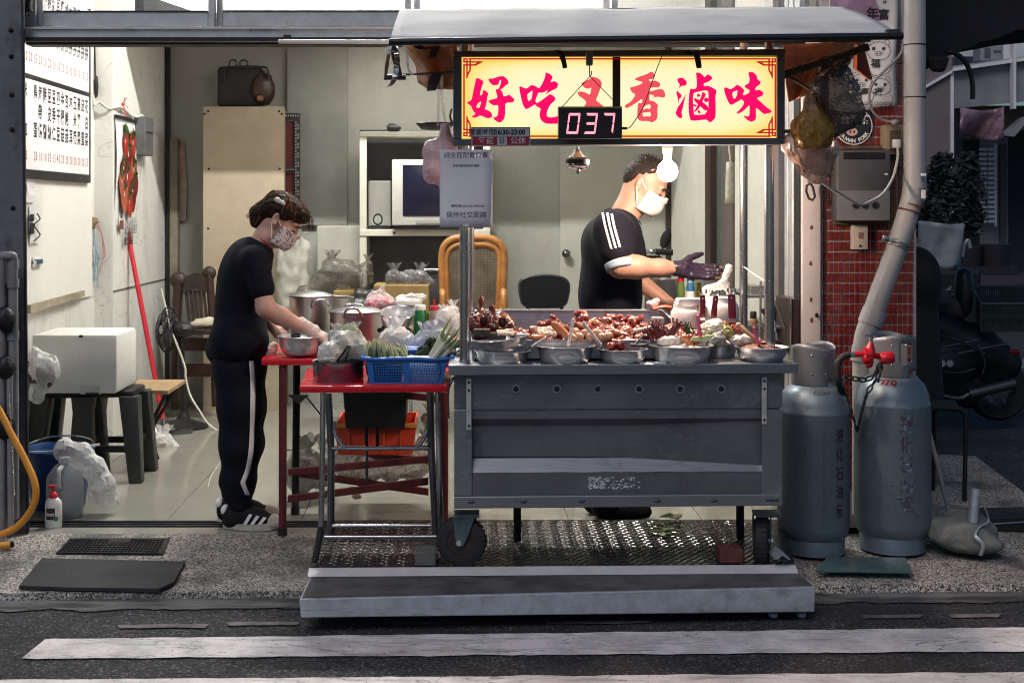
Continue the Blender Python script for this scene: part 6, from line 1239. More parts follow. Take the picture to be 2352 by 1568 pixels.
for x0,y0,x1,y1 in ((600,700,590,1400),(740,860,900,1290),(735,1030,800,1420)):
    b = B();b.tube([P(*KX(x0,y0),6.35),P(*KX(x1,y1),6.3)],.006,6);b.build('rod',M.chromew,t,smooth=60)
b = B();b.lathe(P(*KX(830,1200),6.6),[(0,0),(.06,.01),(.1,.06),(.096,.062),(.055,.016),(0,.01)],20);b.tube([P(*KX(900,960),6.6),P(*KX(830,1010),6.6),P(*KX(760,1050),6.6)],.02,8);b.build('black_wok',M.blackm,label='black wok on the steel bench at the inner side wall',cat='wok',smooth=50)
bottle('spice_jar',*[KX(462,0)[0],KX(556,0)[0]],KX(0,1070)[1],KX(0,1235)[1],6.55,mat('spice',(.35,.2,.1),.4),M.black,KX(0,1150)[1],'brown spice jar with a black lid on the steel bench')
pot('steel_pot',*[KX(740,0)[0],KX(960,0)[0]],KX(0,1060)[1],KX(0,1290)[1],6.7,'grey steel pot on the bench between the chromed post and the white post')
b = B();b.tube(spline([P(1706,613,5.64),P(1712,615,5.63),P(1735,632,5.4),P(1757,645,5.22),P(1768,645,5.18)],5),.0025,5);b.build('tie_wire',M.cable,label='thin white string tied between the two chromed posts',cat='string')
b = B();n_ = B()
t = thing('hung_leaflet','rolled pale leaflet hanging on a string at the inner door frame','leaflet',P(1677,467,6.9))
b.grid(5,6,lambda u,v:P(1668+19*u-3*v*(1-u),372+96*v,6.88-.03*math.sin(u*3.1)));b.build('sheet',mat('leaflet',(.42,.44,.36),.7,var=.3,vs=30),t,sol=.002,smooth=180)
b = B();b.tube([P(1678,372,6.9),P(1674,340,6.9),P(1670,300,6.9)],.004,5);b.build('string',M.cable,t)
# scooter parked inside, mirror and bar showing behind the man
t = thing('indoor_scooter','parked scooter inside the shop with its round mirror showing behind the man','scooter',V((P(1505,0,8.6).x,8.6,0)));D = 8.6
b = B();b.lathe(P(1529,549,D),[(0,.006),(.03,.005),(.034,0),(.03,-.012),(0,-.014)],24,R=rotm('Y',20) @ rotm('X',90),sy=1.9);b.build('mirror',M.blackm,t,smooth=50)
b = B();b.tube([P(1525,566,D),P(1514,585,D),P(1508,600,D)],.006,6);b.build('mirror_stem',M.black,t)
b = B();b.cyl(P(1470,579,D),P(1505,578,D),.012);b.ball(P(1498,577,D),(.02,.02,.02));b.build('handlebar',M.chromew,t,smooth=50);b = B();b.cyl(P(1505,578,D),P(1545,580,D),.02);b.pb(1480,588,1524,606,D,.2,.02);b.build('grip',M.black,t,smooth=50)
b = B();b.pb(1486,604,1520,760,D+.05,.14,.04);b.build('front_shield',M.scooter,t,smooth=50);b = B();b.lathe(V((P(1503,0,D).x,D+.1,.24)),[(.1,-.05),(.2,-.045),(.24,0),(.2,.045),(.1,.05),(.1,-.05)],24,R=rotm('X',90));b.build('wheel',M.rubber,t,smooth=50)
# ------------------------------------------------------------------ folding tables
zt = zat(886,5.2)
TAB = thing('red_folding_table','red topped folding table with chromed legs standing on the platform','table',G(870,1270,.1))
c0,c1,c2,c3_ = P(688,886,5.2),P(1032,884,5.22),P(1038,842,5.82),P(706,842,5.80)
for p in (c0,c1,c2,c3_):p.z = zt
b = B();b.hexa([c0,c1,c1+V((0,0,-.028)),c0+V((0,0,-.028)),c3_,c2,c2+V((0,0,-.028)),c3_+V((0,0,-.028))],.005);b.build('tabletop',M.red,TAB,smooth=40)
def legs(parent,pts,r,m,name='leg'):b = B();b.tube(pts,r,12);return b.build(name,m,parent,smooth=50)
Z5 = lambda x,y,D:P(634+x*.2929,827+y*.2929,D)
legs(TAB,[Z5(368,257,5.28),Z5(362,900,5.26),Z5(352,1310,5.25)],.0115,M.chromew);legs(TAB,[Z5(352,1310,5.25),G(723,1296,.10)+V((0,0,.01))],.013,M.blackm,'foot_sleeve')
legs(TAB,[Z5(410,262,5.62),Z5(432,700,5.6),G(760,1225,.10)],.0155,mat('grey_tube',(.20,.21,.24),.3,.8,var=.2));legs(TAB,[Z5(1208,245,5.62),Z5(1218,700,5.6),G(1001,1224,.10)],.0155,MATS['grey_tube']);legs(TAB,[Z5(1268,255,5.28),Z5(1282,900,5.26),G(1014,1250,.10)],.0115,M.chromew)
for y,x0,x1,D in ((690,440,1200,5.58),(1300,440,1215,5.6),(1385,345,1290,5.26)):legs(TAB,[Z5(x0,y,D),Z5(x1,y-4,D)],.0085 if y > 1000 else .0105,M.chromew,'cross_bar')
for x0,x1 in ((460,545),(1180,1105)):legs(TAB,spline([Z5(x0,480,5.58),Z5(x0,560,5.58),Z5((x0+x1)/2,640,5.57),Z5(x1,672,5.57)],6),.0085,M.chromew,'brace')
for x in (710,795):legs(TAB,[Z5(x,520,5.6),Z5(x,690,5.58)],.007,M.blackm,'stay')
T2 = thing('red_work_table','red topped work table with dark red legs behind the folding table','table',G(840,1228))
z2 = zat(823,6.05);d0,d1 = P(600,823,6.05),P(1046,823,6.05);d2,d3 = P(1046,800,6.75),P(623,800,6.75)
for p in (d0,d1,d2,d3):p.z = z2
b = B();b.hexa([d0,d1,d1+V((0,0,-.032)),d0+V((0,0,-.032)),d3,d2,d2+V((0,0,-.032)),d3+V((0,0,-.032))],.005);b.build('tabletop',M.red,T2,smooth=40)
for x0,x1,yb,D,m in ((650,652,1228,6.08,M.redleg),(682,683,1180,6.55,M.blackm),(1021,1024,1215,6.12,M.redleg),(1010,1012,1180,6.55,M.blackm)):
    g = G(x1,yb);p = P(x0,835,D);p.z = z2-.03;b = B();b.tube([p,V((p.x,g.y,.0))],.0185,10);lg = b.build('leg',m,T2,smooth=50);b = B();b.cyl(V((p.x,g.y,0)),V((p.x,g.y,.035)),.022);b.build('rubber_foot',M.black,lg,smooth=50)
for x0,y0,x1,y1,D in ((95,880,1200,775,6.3),(180,890,1195,1035,6.45),(90,1090,1195,950,6.2),(720,760,1190,790,6.5),(1010,275,1250,305,6.4)):
    a,c_ = Z5(x0,y0,D),Z5(x1,y1,D);u = (c_-a).normalized();b = B();w = V((0,0,.017));b.hexa([a+w,c_+w,c_-w,a-w,a+w+V((0,.02,0)),c_+w+V((0,.02,0)),c_-w+V((0,.02,0)),a-w+V((0,.02,0))],.003);b.build('brace',M.redleg,T2)
for x in (712,):legs(T2,[Z5(x,540,6.3),Z5(x,1000,6.3)],.006,M.blackm,'stay')
b = B();b.prism([Z5(95,275,6.1),Z5(180,345,6.1),Z5(255,275,6.1)],(0,.02,0));b.build('gusset',M.blackm,T2)
b = B();b.tube([Z5(240,290,6.2),Z5(360,440,6.25)],.004,5);b.build('stay',M.blackm,T2)
# under the tables
def tray_box(name,px,D,dep,m,label,cat,wall=.012,taper=.9):
    (x0,y0),(x1,y1) = px;X0,X1 = P(x0,0,D).x,P(x1,0,D).x;zt_,zb_ = zat(y0,D),zat(y1,D);w = (X1-X0)/2;c = V(((X0+X1)/2,D+dep/2,zb_));t = thing(name,label,cat,c)
    o = [V((sx*w,sy*dep/2,zt_-zb_)) for sx,sy in ((-1,-1),(1,-1),(1,1),(-1,1))];i = [V((p.x*(1-wall/w),p.y*(1-2*wall/dep),p.z)) for p in o];lo_ = [V((p.x*taper,p.y*taper,0)) for p in o];li = [V((p.x*taper,p.y*taper,.01)) for p in i]
    b = B();vs = [c+p for p in lo_+o+i+li];fs = [(3,2,1,0),(12,13,14,15)]
    for k in range(4):
        j = (k+1) % 4;fs += [(k,j,4+j,4+k),(4+k,4+j,8+j,8+k),(8+k,8+j,12+j,12+k)]
    b.add(vs,fs);b.build('shell',m,t);return t,c
t,c = tray_box('orange_crate',((767,976),(956,1046)),6.4,.42,M.orange,'orange red plastic crate under the work table','crate')
b = B();b.pb(765,972,958,983,6.395,.012,.003);b.build('rim',mat('yellow_rim',(.72,.30,.04),.4),t)
for x in (800,845,880,920):b = B();b.pb(x,985,x+4,1040,6.398,.006);b.build('rib',M.orange,t)
t,c = tray_box('black_basin',((788,900),(935,984)),6.35,.36,M.black,'deep black plastic basin sitting on the orange crate','basin',taper=.92)
crumple('crate_bags',[(800,1058,40,0),(850,1066,40,-.05),(900,1060,45,0),(950,1062,40,0),(975,1020,22,.05),(985,960,20,.1)],6.55,mat('dull_film',(.42,.36,.31),.2,alpha=.45,film=True,bump=.6,bs=16),'clear plastic bags stuffed under the orange crate','plastic bag',.2,14,.016,.03)
crumple('grey_floor_bag',[(700,1066,42,0),(690,1095,40,0),(735,1080,40,.05),(740,1045,25,.1)],6.75,mat('grey_sack',(.32,.32,.28),.3,alpha=.7,film=True,bump=.6,bs=14),'grey translucent sack on the tiles under the work table','plastic bag',.2,15,.016,.03)
b = B();b.ball(Z5(630,1065,6.6),(.025,.02,.015),2,nz=.3);b.build('paper_scrap',mat('pinkish_paper',(.6,.4,.32),.7),label='small pinkish paper scrap on the tiles under the work table',cat='paper',smooth=60)
b = B();b.tube(spline([P(1048,862,5.2),P(1036,880,5.15),P(1030,905,5.15),P(1031,960,5.16)],6),.003,5);b.tube(spline([P(1045,863,5.2),P(1034,875,5.13),P(1022,898,5.13)],6),.0025,5);b.build('hanging_wire',M.cable_d,label='thin grey wires hanging off the counter corner',cat='wire')
# ------------------------------------------------------------------ pots and vegetables
Zp = lambda x,y:(624.75+x*.1953,633.9+y*.1953)
pot('stock_pot',663,765,680,824,6.4,'big steel stock pot with a lid, the one beside the woman',handles=[(.55,.86,.045)],lid=True,cat='pot',grp='steel stock pots on the work table')
pot('stock_pot',708,813,682,818,6.62,'big steel stock pot standing behind the lidded one',cat='pot',grp='steel stock pots on the work table')
pot('stock_pot',757,881,716,818,6.25,'wide steel stock pot with two raised handles in the middle of the work table',handles=[(-.05,.98,.042)],lid=True,cat='pot',grp='steel stock pots on the work table')
b = B();b.tube(spline([P(793,716,6.3),P(794,702,6.3),P(802,699,6.3),P(828,700,6.3),P(836,708,6.28),P(838,716,6.28)],5),.006,8);b.build('pot_handle',M.chrome,label='shiny looped lid handle on the wide stock pot',cat='handle',smooth=60)
t = thing('saucepan','small steel saucepan tilted towards the street between the pot and green bottle','pan',P(915,752,6.1));R = rotm('X',18);c = P(915,746,6.12)
b = B();b.lathe(c,[(0,0),(.07,0),(.078,.012),(.08,.06),(.084,.063),(.082,.066),(.076,.06),(.074,.014),(0,.008)],36,R=R);b.build('body',M.bowl,t,smooth=45);b = B();b.tube([c+R @ V((-.07,-.03,.0)),c+V((-.085,-.06,-.02))],.012,8);b.tube([c+R @ V((.05,-.05,-.004)),c+V((.03,-.1,-.03))],.012,8);b.build('handle',M.black,t,smooth=50)
t = thing('pellet_bag','clear bag of bright pink pellets behind the saucepan','bag',P(873,712,6.5));D = 6.5
sdfobj('pellets',[('ell',P(852,699,D),(.03,.05,.035),None,.02),('ell',P(880,697,D),(.045,.05,.035),None,.02),('ell',P(897,702,D),(.022,.04,.022),None,.02)],M.pinkbeads,t,.006,(.006,20,3));sdfobj('bag',[('ell',P(873,698,D),(.078,.06,.05),None,.03),('cap',P(870,690,D),P(880,657,D),.045,.006,.03),('cap',P(856,690,D),P(858,668,D),.02,.006,.02)],M.film,t,.008,(.008,12,5))
t = thing('white_tub_box','white plastic box with clear film on top behind the saucepan','box',P(940,715,6.35));b = B();b.pb(933,690,968,748,6.36,.15,.01);b.pb(908,690,966,703,6.34,.17,.008);b.build('box',M.white,t,smooth=40);b = B();b.pb(906,703,945,711,6.33,.1,.003);b.build('tray',M.black,t)
sdfobj('film',[('ell',P(925,686,6.38),(.04,.05,.014),None,.02),('ell',P(948,682,6.38),(.035,.05,.018),None,.02),('ell',P(970,684,6.38),(.02,.04,.014),None,.02)],M.film,t,.008,(.01,14,6))
bottle('squeeze_bottle',950,981,700,795,6.05,M.green,M.white,711,'bright green squeeze bottle with a white cap');bottle('sauce_bottle',985,1010,687,790,6.08,mat('beige_sauce',(.42,.30,.24),.4),M.regred,711,'beige sauce bottle with a red pointed nozzle',noz=True);bottle('lime_bottle',976,989,716,780,6.1,M.lime,M.lime,720,'lime green bottle half hidden behind the green squeeze bottle')
def vbag(pts,D,m,label,seed,name='vegetable_bag'):return crumple(name,pts,D,m,label,'plastic bag',.12,seed,.009,.013,.04)
vbag([(1030,735,30,.05),(1015,725,16,.05),(1040,718,18,.06),(1048,750,24,.05),(1010,755,22,.05)],5.95,M.filmw,'white plastic bag bulging beside the chromed post',21);sdfobj('white_parcel',[('box',P(974,848,5.35),(.072,.05,.055),None,.02,.02)],M.white,h=.008,wr=(.006,8,3),label='white wrapped parcel inside the bright blue basket',cat='parcel')
vbag([(900,785,34,0),(930,790,30,0),(880,795,22,0),(915,770,24,.02)],5.75,M.filmw,'white bag round a pale cabbage behind the blue basket',22)
b = B();b.ball(P(905,775,5.78),(.055,.05,.05),3,nz=.15,seed=3);b.build('cabbage',M.cabbage,label='pale green cabbage in the white bag behind the blue basket',cat='cabbage',smooth=60)
vbag([(975,785,28,0),(1005,778,26,0),(1020,790,22,0),(990,800,26,0)],5.7,mat('bag_blue',(.66,.69,.74),.3,alpha=.75,film=True,bump=.6,bs=25),'bluish white plastic bag of vegetables behind the broccoli',23);vbag([(790,792,34,0),(825,800,26,0),(755,812,28,-.05),(842,815,16,-.03),(770,775,20,.05),(815,772,20,.02),(740,822,14,-.08)],5.42,mat('bag_clear',(.62,.63,.6),.25,alpha=.6,film=True,bump=.8,bs=30),'crumpled clear bag of leaves opened over the front steel pot',24)
for k,(x,y,a) in enumerate([(798,762,.3),(812,770,1.2),(828,778,2.0),(775,785,.9),(835,795,2.5)]):
    c = P(x,y,5.44);b = B();b.grid(7,5,lambda u,v:c+V(((u-.5)*.1*math.cos(a),.02*math.sin(u*6+k),(u-.5)*.1*math.sin(a)*.6+(v-.5)*.07*math.sin(u*3.1))));b.build('cabbage_leaf',M.cabbage,label='pale curled cabbage leaf poking out of the clear bag over the front pot',cat='leaf',group='cabbage leaves in the clear bag',sol=.003,smooth=180)
t,c,r,h = pot('shallow_pot',719,836,827,884,5.38,'shallow steel pot holding tongs on the folding table',m=mat('dark_pot',(.32,.32,.34),.3,1,var=.15,vs=4),cat='pot')
t = thing('table_tongs','chromed tongs with black grips standing in the front pot','tongs',P(790,830,5.3))
for x0,x1,y1 in ((800,774,830),(804,792,830)):b = B();b.tube([P(x0,794,5.28),P(x1,y1,5.3)],.008,8,flat=.5);b.build('grip',M.black,t,smooth=60)
b = B();b.prism([P(797,792,5.275),P(806,794,5.275),P(803,810,5.275),P(795,808,5.275)],(0,.012,0));b.build('head',M.chrome,t)
sdfobj('side_bag',[('ell',P(619,812,6.2),(.03,.04,.04),None,.02),('ell',P(628,798,6.2),(.025,.03,.03),None,.02)],M.filmw,h=.012,flat=1,wr=(.009,10,9,(1,1,1),1),label='small crumpled white bag on the work table edge by the woman',cat='plastic bag')
b = B();b.hexa([P(748,0,6.2).xy.to_3d()+V((0,0,z2+.004)),P(1040,0,6.12).xy.to_3d()+V((0,0,z2+.004)),P(1040,0,6.12).xy.to_3d()+V((0,0,z2)),P(748,0,6.2).xy.to_3d()+V((0,0,z2)),P(748,0,6.72).xy.to_3d()+V((0,0,z2+.004)),P(1035,0,6.72).xy.to_3d()+V((0,0,z2+.004)),P(1035,0,6.72).xy.to_3d()+V((0,0,z2)),P(748,0,6.72).xy.to_3d()+V((0,0,z2))]);b.build('table_liner',mat('liner',(.42,.40,.36),.6,var=.2),label='pale plastic liner spread under the pots on the work table',cat='liner')  # added sheet, cuts the red tabletop's reflection in the steel pots
rs = random.Random(77);b = B()
for k in range(90):
    c = P(rs.uniform(1612,1672),rs.uniform(748,776),5.29+.04*rs.random());b.tube(spline([c+V((rs.uniform(-.025,.025),rs.uniform(-.02,.02),rs.uniform(-.016,.012))) for _ in range(4)],3),.0022,4)
b.build('noodle_tangle',mat('noodle_cream',(.66,.58,.42),.4),label='tangle of thin cream noodles over the set back bowl',cat='noodles',kind='stuff')
sdfobj('dark_greens',[('box',P(884,850,5.35),(.07,.05,.055),None,.02,.02)],M.broc,h=.008,wr=(.01,9,5),label='dark leafy greens packed inside the bean end of the blue basket',cat='greens')
# mixing bowl
t,c,r,h = bowl(636,742,772,814,6.12,'dark steel mixing bowl the woman is working over',grp=None)
b = B();b.pb(668,765,690,778,6.1,.02,.004);b.build('paddle',mat('dark_paddle',(.08,.09,.09),.4),t)
# blue basket with open grid sides
t = thing('blue_basket','bright blue plastic basket with gridded sides on the folding table','basket',P(935,885,5.35));BK = mat('basket_blue',(.015,.15,.52),.38,var=.1)
def bp(x,y):return P(x,y,5.27)
BT = lambda u:820+6*math.sin(u*math.pi)*0+(-4 if .36 < u < .66 else 0)
b = B();n = 30
top = [bp(842+186*i/n,826+3*math.sin(i/n*math.pi)-3*math.exp(-((i/n-.5)/.25)**4)) for i in range(n+1)];bot = [bp(850+163*i/n,884) for i in range(n+1)]
dep = .30;back = V((0,dep,0))
nr = 9;rows = [[top[i]*(1-j/nr)+bot[i]*(j/nr) for i in range(n+1)] for j in range(nr+1)]
def hole(i,j):return 1 <= j <= 7 and (2 <= i <= 13 or 16 <= i <= 28)
for off,fl in ((0,0),(dep,1)):
    b = B();o = V((0,off,0));tk = V((0,.004,0))
    for j in range(nr):
        for i in range(n):
            q = [rows[j][i]+o,rows[j][i+1]+o,rows[j+1][i+1]+o,rows[j+1][i]+o]
            if hole(i,j):
                cc = sum(q,V())/4;k_ = .74;inn = [cc+(p-cc)*k_ for p in q];b.add(q+inn,[(4,5,1,0),(5,6,2,1),(6,7,3,2),(7,4,0,3)])
            else:b.add(q,[(3,2,1,0)])
    b.build('grid_side',BK,t,sol=.004)
b = B();b.add([top[0],top[0]+back,bot[0]+back,bot[0]],[(0,1,2,3)]);b.add([top[-1],bot[-1],bot[-1]+back,top[-1]+back],[(0,1,2,3)]);b.add([bot[0],bot[0]+back,bot[-1]+back,bot[-1]],[(0,1,2,3)]);b.build('body',BK,t,sol=.004)
b = B();lip = [p+V((0,-.004,.004)) for p in top];ring = [lip[0]+V((-.02,0,0))]+lip+[lip[-1]+V((.02,0,0))];ring = ring+[p+back for p in reversed(ring)];b.tube(ring,.0085,8,closed=True);b.build('rim',BK,t,smooth=60)
b = B();b.pb(918,797,988,818,5.62,.2,.008);b.build('basket',mat('violet_blue',(.13,.22,.60),.4),label='paler blue basket set behind the bright blue one',cat='basket')
rs = random.Random(31)
for k in range(72):
    x = rs.uniform(842,934);D = 5.31+.12*rs.random();lean = (x-885)/50;L_ = rs.uniform(26,44);ytop = 797-14*math.exp(-((x-862)/22)**2)+(D-5.3)*-40+rs.uniform(-6,8)
    if x > 902:lean = 1.6;L_ *= .8
    b = B();b.tube(spline([P(x+2,ytop+L_,D),P(x+rs.uniform(-2,2),ytop+L_*.5,D-.01),P(x-lean*5+rs.uniform(-5,4),ytop,D)],3),[.0055,.0062,.006,.0058,.005,.0045,.0025],6)
    b.build('green_bean',M.bean,label='pale green bean standing in the bunch at the bright blue basket',cat='bean',group='beans in the blue basket',smooth=70)
for (x,y,r,lb) in ((1003,800,.055,'dark green broccoli head beside the spring onions'),(975,814,.038,'smaller dark green broccoli head in the blue basket')):
    b = B()
    for k in range(60):
        a = V((rs.gauss(0,1),rs.gauss(0,1),rs.gauss(0,1))).normalized();b.ball(P(x,y,5.4)+a*r*.8,(r*.3,)*3,1,nz=.3,seed=k)
    b.build('broccoli',M.broc,label=lb,cat='broccoli',smooth=60)
for k,(x0,y0,x1,y1) in enumerate([(985,826,1036,730),(990,828,1040,746),(996,828,1057,750),(1002,828,1050,776),(1008,828,1054,782),(994,826,1044,760)]):
    a,c_ = P(x0,y0,5.33-.012*k),P(x1,y1,5.30-.01*k);m_ = a+(c_-a)*.55;b = B();b.tube([a,m_],[.011,.0095],8);o = b.build('spring_onion',M.onionw,label=None);b = B();b.tube(spline([m_,m_+(c_-m_)*.5+V((.004*(k % 3-1),-.006,0)),c_],4),[.0096-.0008*i for i in range(9)],8,flat=.7)
    o2 = b.build('leaf',M.onion,o,smooth=60);props(o,'thick spring onion stalk leaning out of the bright blue basket','spring onion','spring onions in the blue basket')
t = thing('mushroom_net','net of small white mushrooms between the basket and the chromed post','mushrooms',P(1046,828,5.4))
for k in range(34):
    x,y = rs.uniform(1030,1060),rs.uniform(782,826);b = B();b.ball(P(x,y,5.36+.1*rs.random()),(.011,.011,.0105),2);b.build('mushroom',M.mush,t,smooth=60)
# ------------------------------------------------------------------ tiled pillar and white post
Dp = 6.2;px0,px1 = P(1887,0,Dp).x,P(2105,0,Dp).x
PIL = thing('tiled_pillar','pillar clad in small glossy dark red mosaic tiles beside the downpipe','pillar',V(((px0+px1)/2,6.4,0)))
b = B();b.box(((px0+px1)/2,6.4,2.0),(px1-px0,.39,4.0));b.build('core',M.tilegrout,PIL)
TW,TH = 12.25/S(Dp),23.9/S(Dp);tile_me = None;extra = B();cnt = 0
tiles = []
for r in range(44):
    for c in range(18):
        x = px0+.006+TW*c;z = zat(1128-23.9*r,Dp)
        if x+TW > px1+.004:continue
        tiles.append((x,z,r,c))
def shown(t_):   # rows between the meter box and the gas bottles show largest
    x,z,r,c = t_;y = 1128-23.9*r;X = 1887+12.25*c
    return (0 if (515 < y < 900 and X < 2050) else 1 if (380 < y < 520 and X < 1930) else 2,abs(y-700))
tiles.sort(key=shown)
def tile_b(b,x,z):
    a = .0018;d = .0055;b.hexa([V((x+a+.003,6.205-d,z+TH-a-.003)),V((x+TW-a-.003,6.205-d,z+TH-a-.003)),V((x+TW-a-.003,6.205-d,z+a+.003)),V((x+a+.003,6.205-d,z+a+.003)),
        V((x+a,6.206,z+TH-a)),V((x+TW-a,6.206,z+TH-a)),V((x+TW-a,6.206,z+a)),V((x+a,6.206,z+a))])
for k,(x,z,r,c) in enumerate(tiles):
    if k < 300:
        if tile_me is None:
            b = B();tile_b(b,0,0);o = b.build('tile',M.tilered,PIL,origin=V((0,0,0)));tile_me = o.data
            for v in tile_me.vertices:v.co.y -= 6.2
        else:o = bpy.data.objects.new('tile',tile_me);COL.objects.link(o);o.parent = PIL
        o.location = V((x,6.2,z))-PIL.location+V((0,rs.uniform(-.0006,.0006),0));o.rotation_euler = (rs.uniform(-.02,.02),0,rs.uniform(-.03,.03))
    else:tile_b(extra,x,z)
extra.build('tiling',M.tilered,PIL,kind='stuff')
WP = thing('white_post','white enamelled steel post with rust spots beside the mosaic pillar','post',P(1864,1160,6.18))
b = B();b.pb(1843,95,1885.5,1170,6.17,.14,.006);b.build('post',M.postwhite,WP,smooth=40)
b = B()
for y in (395,522,605,688,735):b.ball(P(1862+rs.uniform(-2,2),y,6.168),(.007,.003,.012),1,nz=.5,seed=y)
b.build('rust_spot',M.rust,WP);b = B();b.pb(1836,95,1842.5,1170,6.2,.1);b.build('side_channel',M.black,WP)
b = B();b.cyl(P(1876,722,6.16),P(1876,726,6.14),.008);b.build('catch',M.iron,WP)
t = thing('carabiner','dark carabiner clip hanging on the white post below the bowls bag','carabiner',P(1858,460,6.1))
b = B();b.tube([P(x,y,6.1) for x,y in ((1853,426),(1862,422),(1867,430),(1872,452),(1866,460),(1858,456),(1852,440))],.006,7,closed=True);b.build('ring',M.blackm,t,smooth=60);b = B();b.tube([P(1857,395,6.1),P(1858,423,6.1)],.006,6);b.ball(P(1857,402,6.1),.012);b.build('strap',M.black,t)
# downpipe
t = thing('downpipe','grey drain pipe bending across the mosaic pillar','pipe',P(1975,1160,6.05));D = 5.98;r = 24.5/S(D)
b = B();path = spline([P(2101,-340,D),P(2101,100,D),P(2101,330,D),P(2101,400,D),P(2099,430,D),P(2090,475,D),P(2060,570,D),P(2025,665,D),P(2002,730,D),P(1990,765,D),P(1984,800,D),P(1983,860,D),P(1982,1180,D)],8)
b.tube(path,r,24);b.build('pipe',M.downpipe,t,smooth=60)
for (x,y,dx,dy,w) in ((2101,416,0,1,1.06),(2004,728,-.35,.94,1.14),(1984,812,-.1,1,1.14)):
    b = B();u = V((dx,0,-dy)).normalized();p = P(x,y,D);b.cyl(p-u*.035,p+u*.035,r*w,n=24);b.build('pipe_socket',M.downpipe,t,smooth=40)
for (x,y,dx,dy) in ((2100,480-8,-.2,.97),(2092,505-20,-.3,.95)):
    b = B();u = V((-.28,0,-.96));p = P(x-4,y,D);w = u.cross(V((0,1,0))).normalized();b.tube([p+(w*math.cos(a)+V((0,1,0))*math.sin(a))*(r+.003) for a in [k*.2618 for k in range(24)]],.004,5,closed=True);b.build('wire_tie',M.rust,t)
b = B();u = V((-.35,0,-.94)).normalized();p = P(2063,562,D);w = u.cross(V((0,1,0))).normalized()
for o in (-.008,.008):b.tube([p+u*o+(w*math.cos(a)+V((0,1,0))*math.sin(a))*(r+.004) for a in [k*.2618 for k in range(24)]],.005,6,closed=True)
b.box(P(2034,548,D-.05),(.03,.02,.03),bev=.004);b.build('pipe_clamp',M.chromew,t,smooth=60)
for y in (104,224):b = B();p = P(2101,y,D);b.tube([p+V(((r+.002)*math.cos(a),(r+.002)*math.sin(a),0)) for a in [k*.2618 for k in range(24)]],.0022,5,closed=True);b.build('wire_tie',M.iron,t)
b = B();b.pb(2117,398,2127,404,D-.07,.01);b.pb(2118,436,2126,456,D-.07,.01);b.build('label_print',M.paper,t)
# pig poster
t = thing('pig_poster','weathered paper poster with three painted pigs and calligraphy on the pillar','poster',P(1985,255,6.17));D = 6.17
fp_ = lambda x,y,o=0:P(x,y,D-o+.008*math.sin(x*.05+y*.02))
b = B();b.grid(16,26,lambda u,v:fp_(1905+155*u+3*math.sin(v*7)*(u > .9),-40+(290+8*math.sin(u*5))*v));b.build('sheet',mat('poster_paper',(.58,.59,.60),.5,var=.12,vs=9),t,smooth=180,sol=.001)
b = B();b.grid(14,12,lambda u,v:fp_(1907+118*u+14*math.sin(v*4+u*3)*u,-38+118*v*(1-.3*u),.003));b.build('purple_print',mat('poster_purple',(.30,.20,.31),.4,var=.4,vs=14),t,smooth=180)
b = B()
def ring(x,y,rx,ry,w=1.2,n=30,a0=0,a1=6.283):
    v = []
    for k in range(n+1):
        a = a0+(a1-a0)*k/n;v += [fp_(x+rx*math.cos(a),y+ry*math.sin(a),.005),fp_(x+(rx-w)*math.cos(a),y+(ry-w)*math.sin(a),.005)]
    b.add(v,[(2*k,2*k+1,2*k+3,2*k+2) for k in range(n)])
for x,y,s in ((2018,118,1.15),(1979,190,1.05),(2022,200,1.05)):
    ring(x,y,24*s,19*s);ring(x,y+26*s,27*s,24*s,a0=-.4,a1=3.5);ring(x,y+5*s,8*s,5*s,.9);ring(x-16*s,y-16*s,6*s,7*s,1,a0=2,a1=5.6);ring(x+16*s,y-16*s,6*s,7*s,1,a0=3.6,a1=7.2)
    for dx in (-10,10):ring(x+dx*s,y-5*s,3.2*s,3.2*s,3.2)
    for dx in (-3,3):ring(x+dx*s,y+5*s,1.5,2,1.5)
for k in range(12):ring(1990+(k % 6)*11,238+(k//6)*10,4.5,4,1)
for st,x,y,sz in (('福',2011,148,22),('祿',2017,213,19),('壽',1986,212,17),('年',2004,34,30),('富',2030,36,26),('"',2032,12,22)):b.text(st,sz,lambda a,c:fp_(x+a,y-c,.005),bold=.02)
b.build('ink_print',M.ink,t);b = B()
for k in range(5):b.tube(spline([fp_(1938+k*9,20+k*10,.004),fp_(1950+k*7,35+k*9,.004),fp_(1945+k*8,52+k*8,.004)],4),.004,4)
b.build('white_print',M.paper,t)
# pork sticker
t = thing('pork_sticker','round dark sticker reading TAIWAN PORK with a pink snout on the tiles','sticker',P(1961,328,6.18));cx,cy,rr,D = 1961,290,43,6.185
fs = lambda x,y,o:P(x,y,D-o)
b = B()
disc = lambda r,o,x=cx,y=cy,e=1:[fs(x+r*math.cos(2*math.pi*k/40),y+r*e*math.sin(2*math.pi*k/40),o) for k in range(40)]
b.prism(disc(rr,.0),(0,.004,0));b.build('rim',M.paper,t);b = B();b.add(disc(rr-2.2,.0008),[tuple(reversed(range(40)))]);b.build('face',mat('sticker_dark',(.014,.02,.03),.4),t)
b = B();b.text('台灣豬',23,lambda a,c:fs(cx+a+3,cy-14-c,.0016),bold=.03)
st = 'TAIWAN PORK'
for i,ch in enumerate(st):
    a = math.radians(148-11.6*i);x,y = cx+(rr-9)*math.cos(a),cy+(rr-9)*math.sin(a);rot = a-math.pi/2
    b.text(ch,11.5,lambda u,v:fs(x+u*math.cos(rot)+v*math.sin(rot),y+u*math.sin(rot)-v*math.cos(rot),.0016),bold=.04)
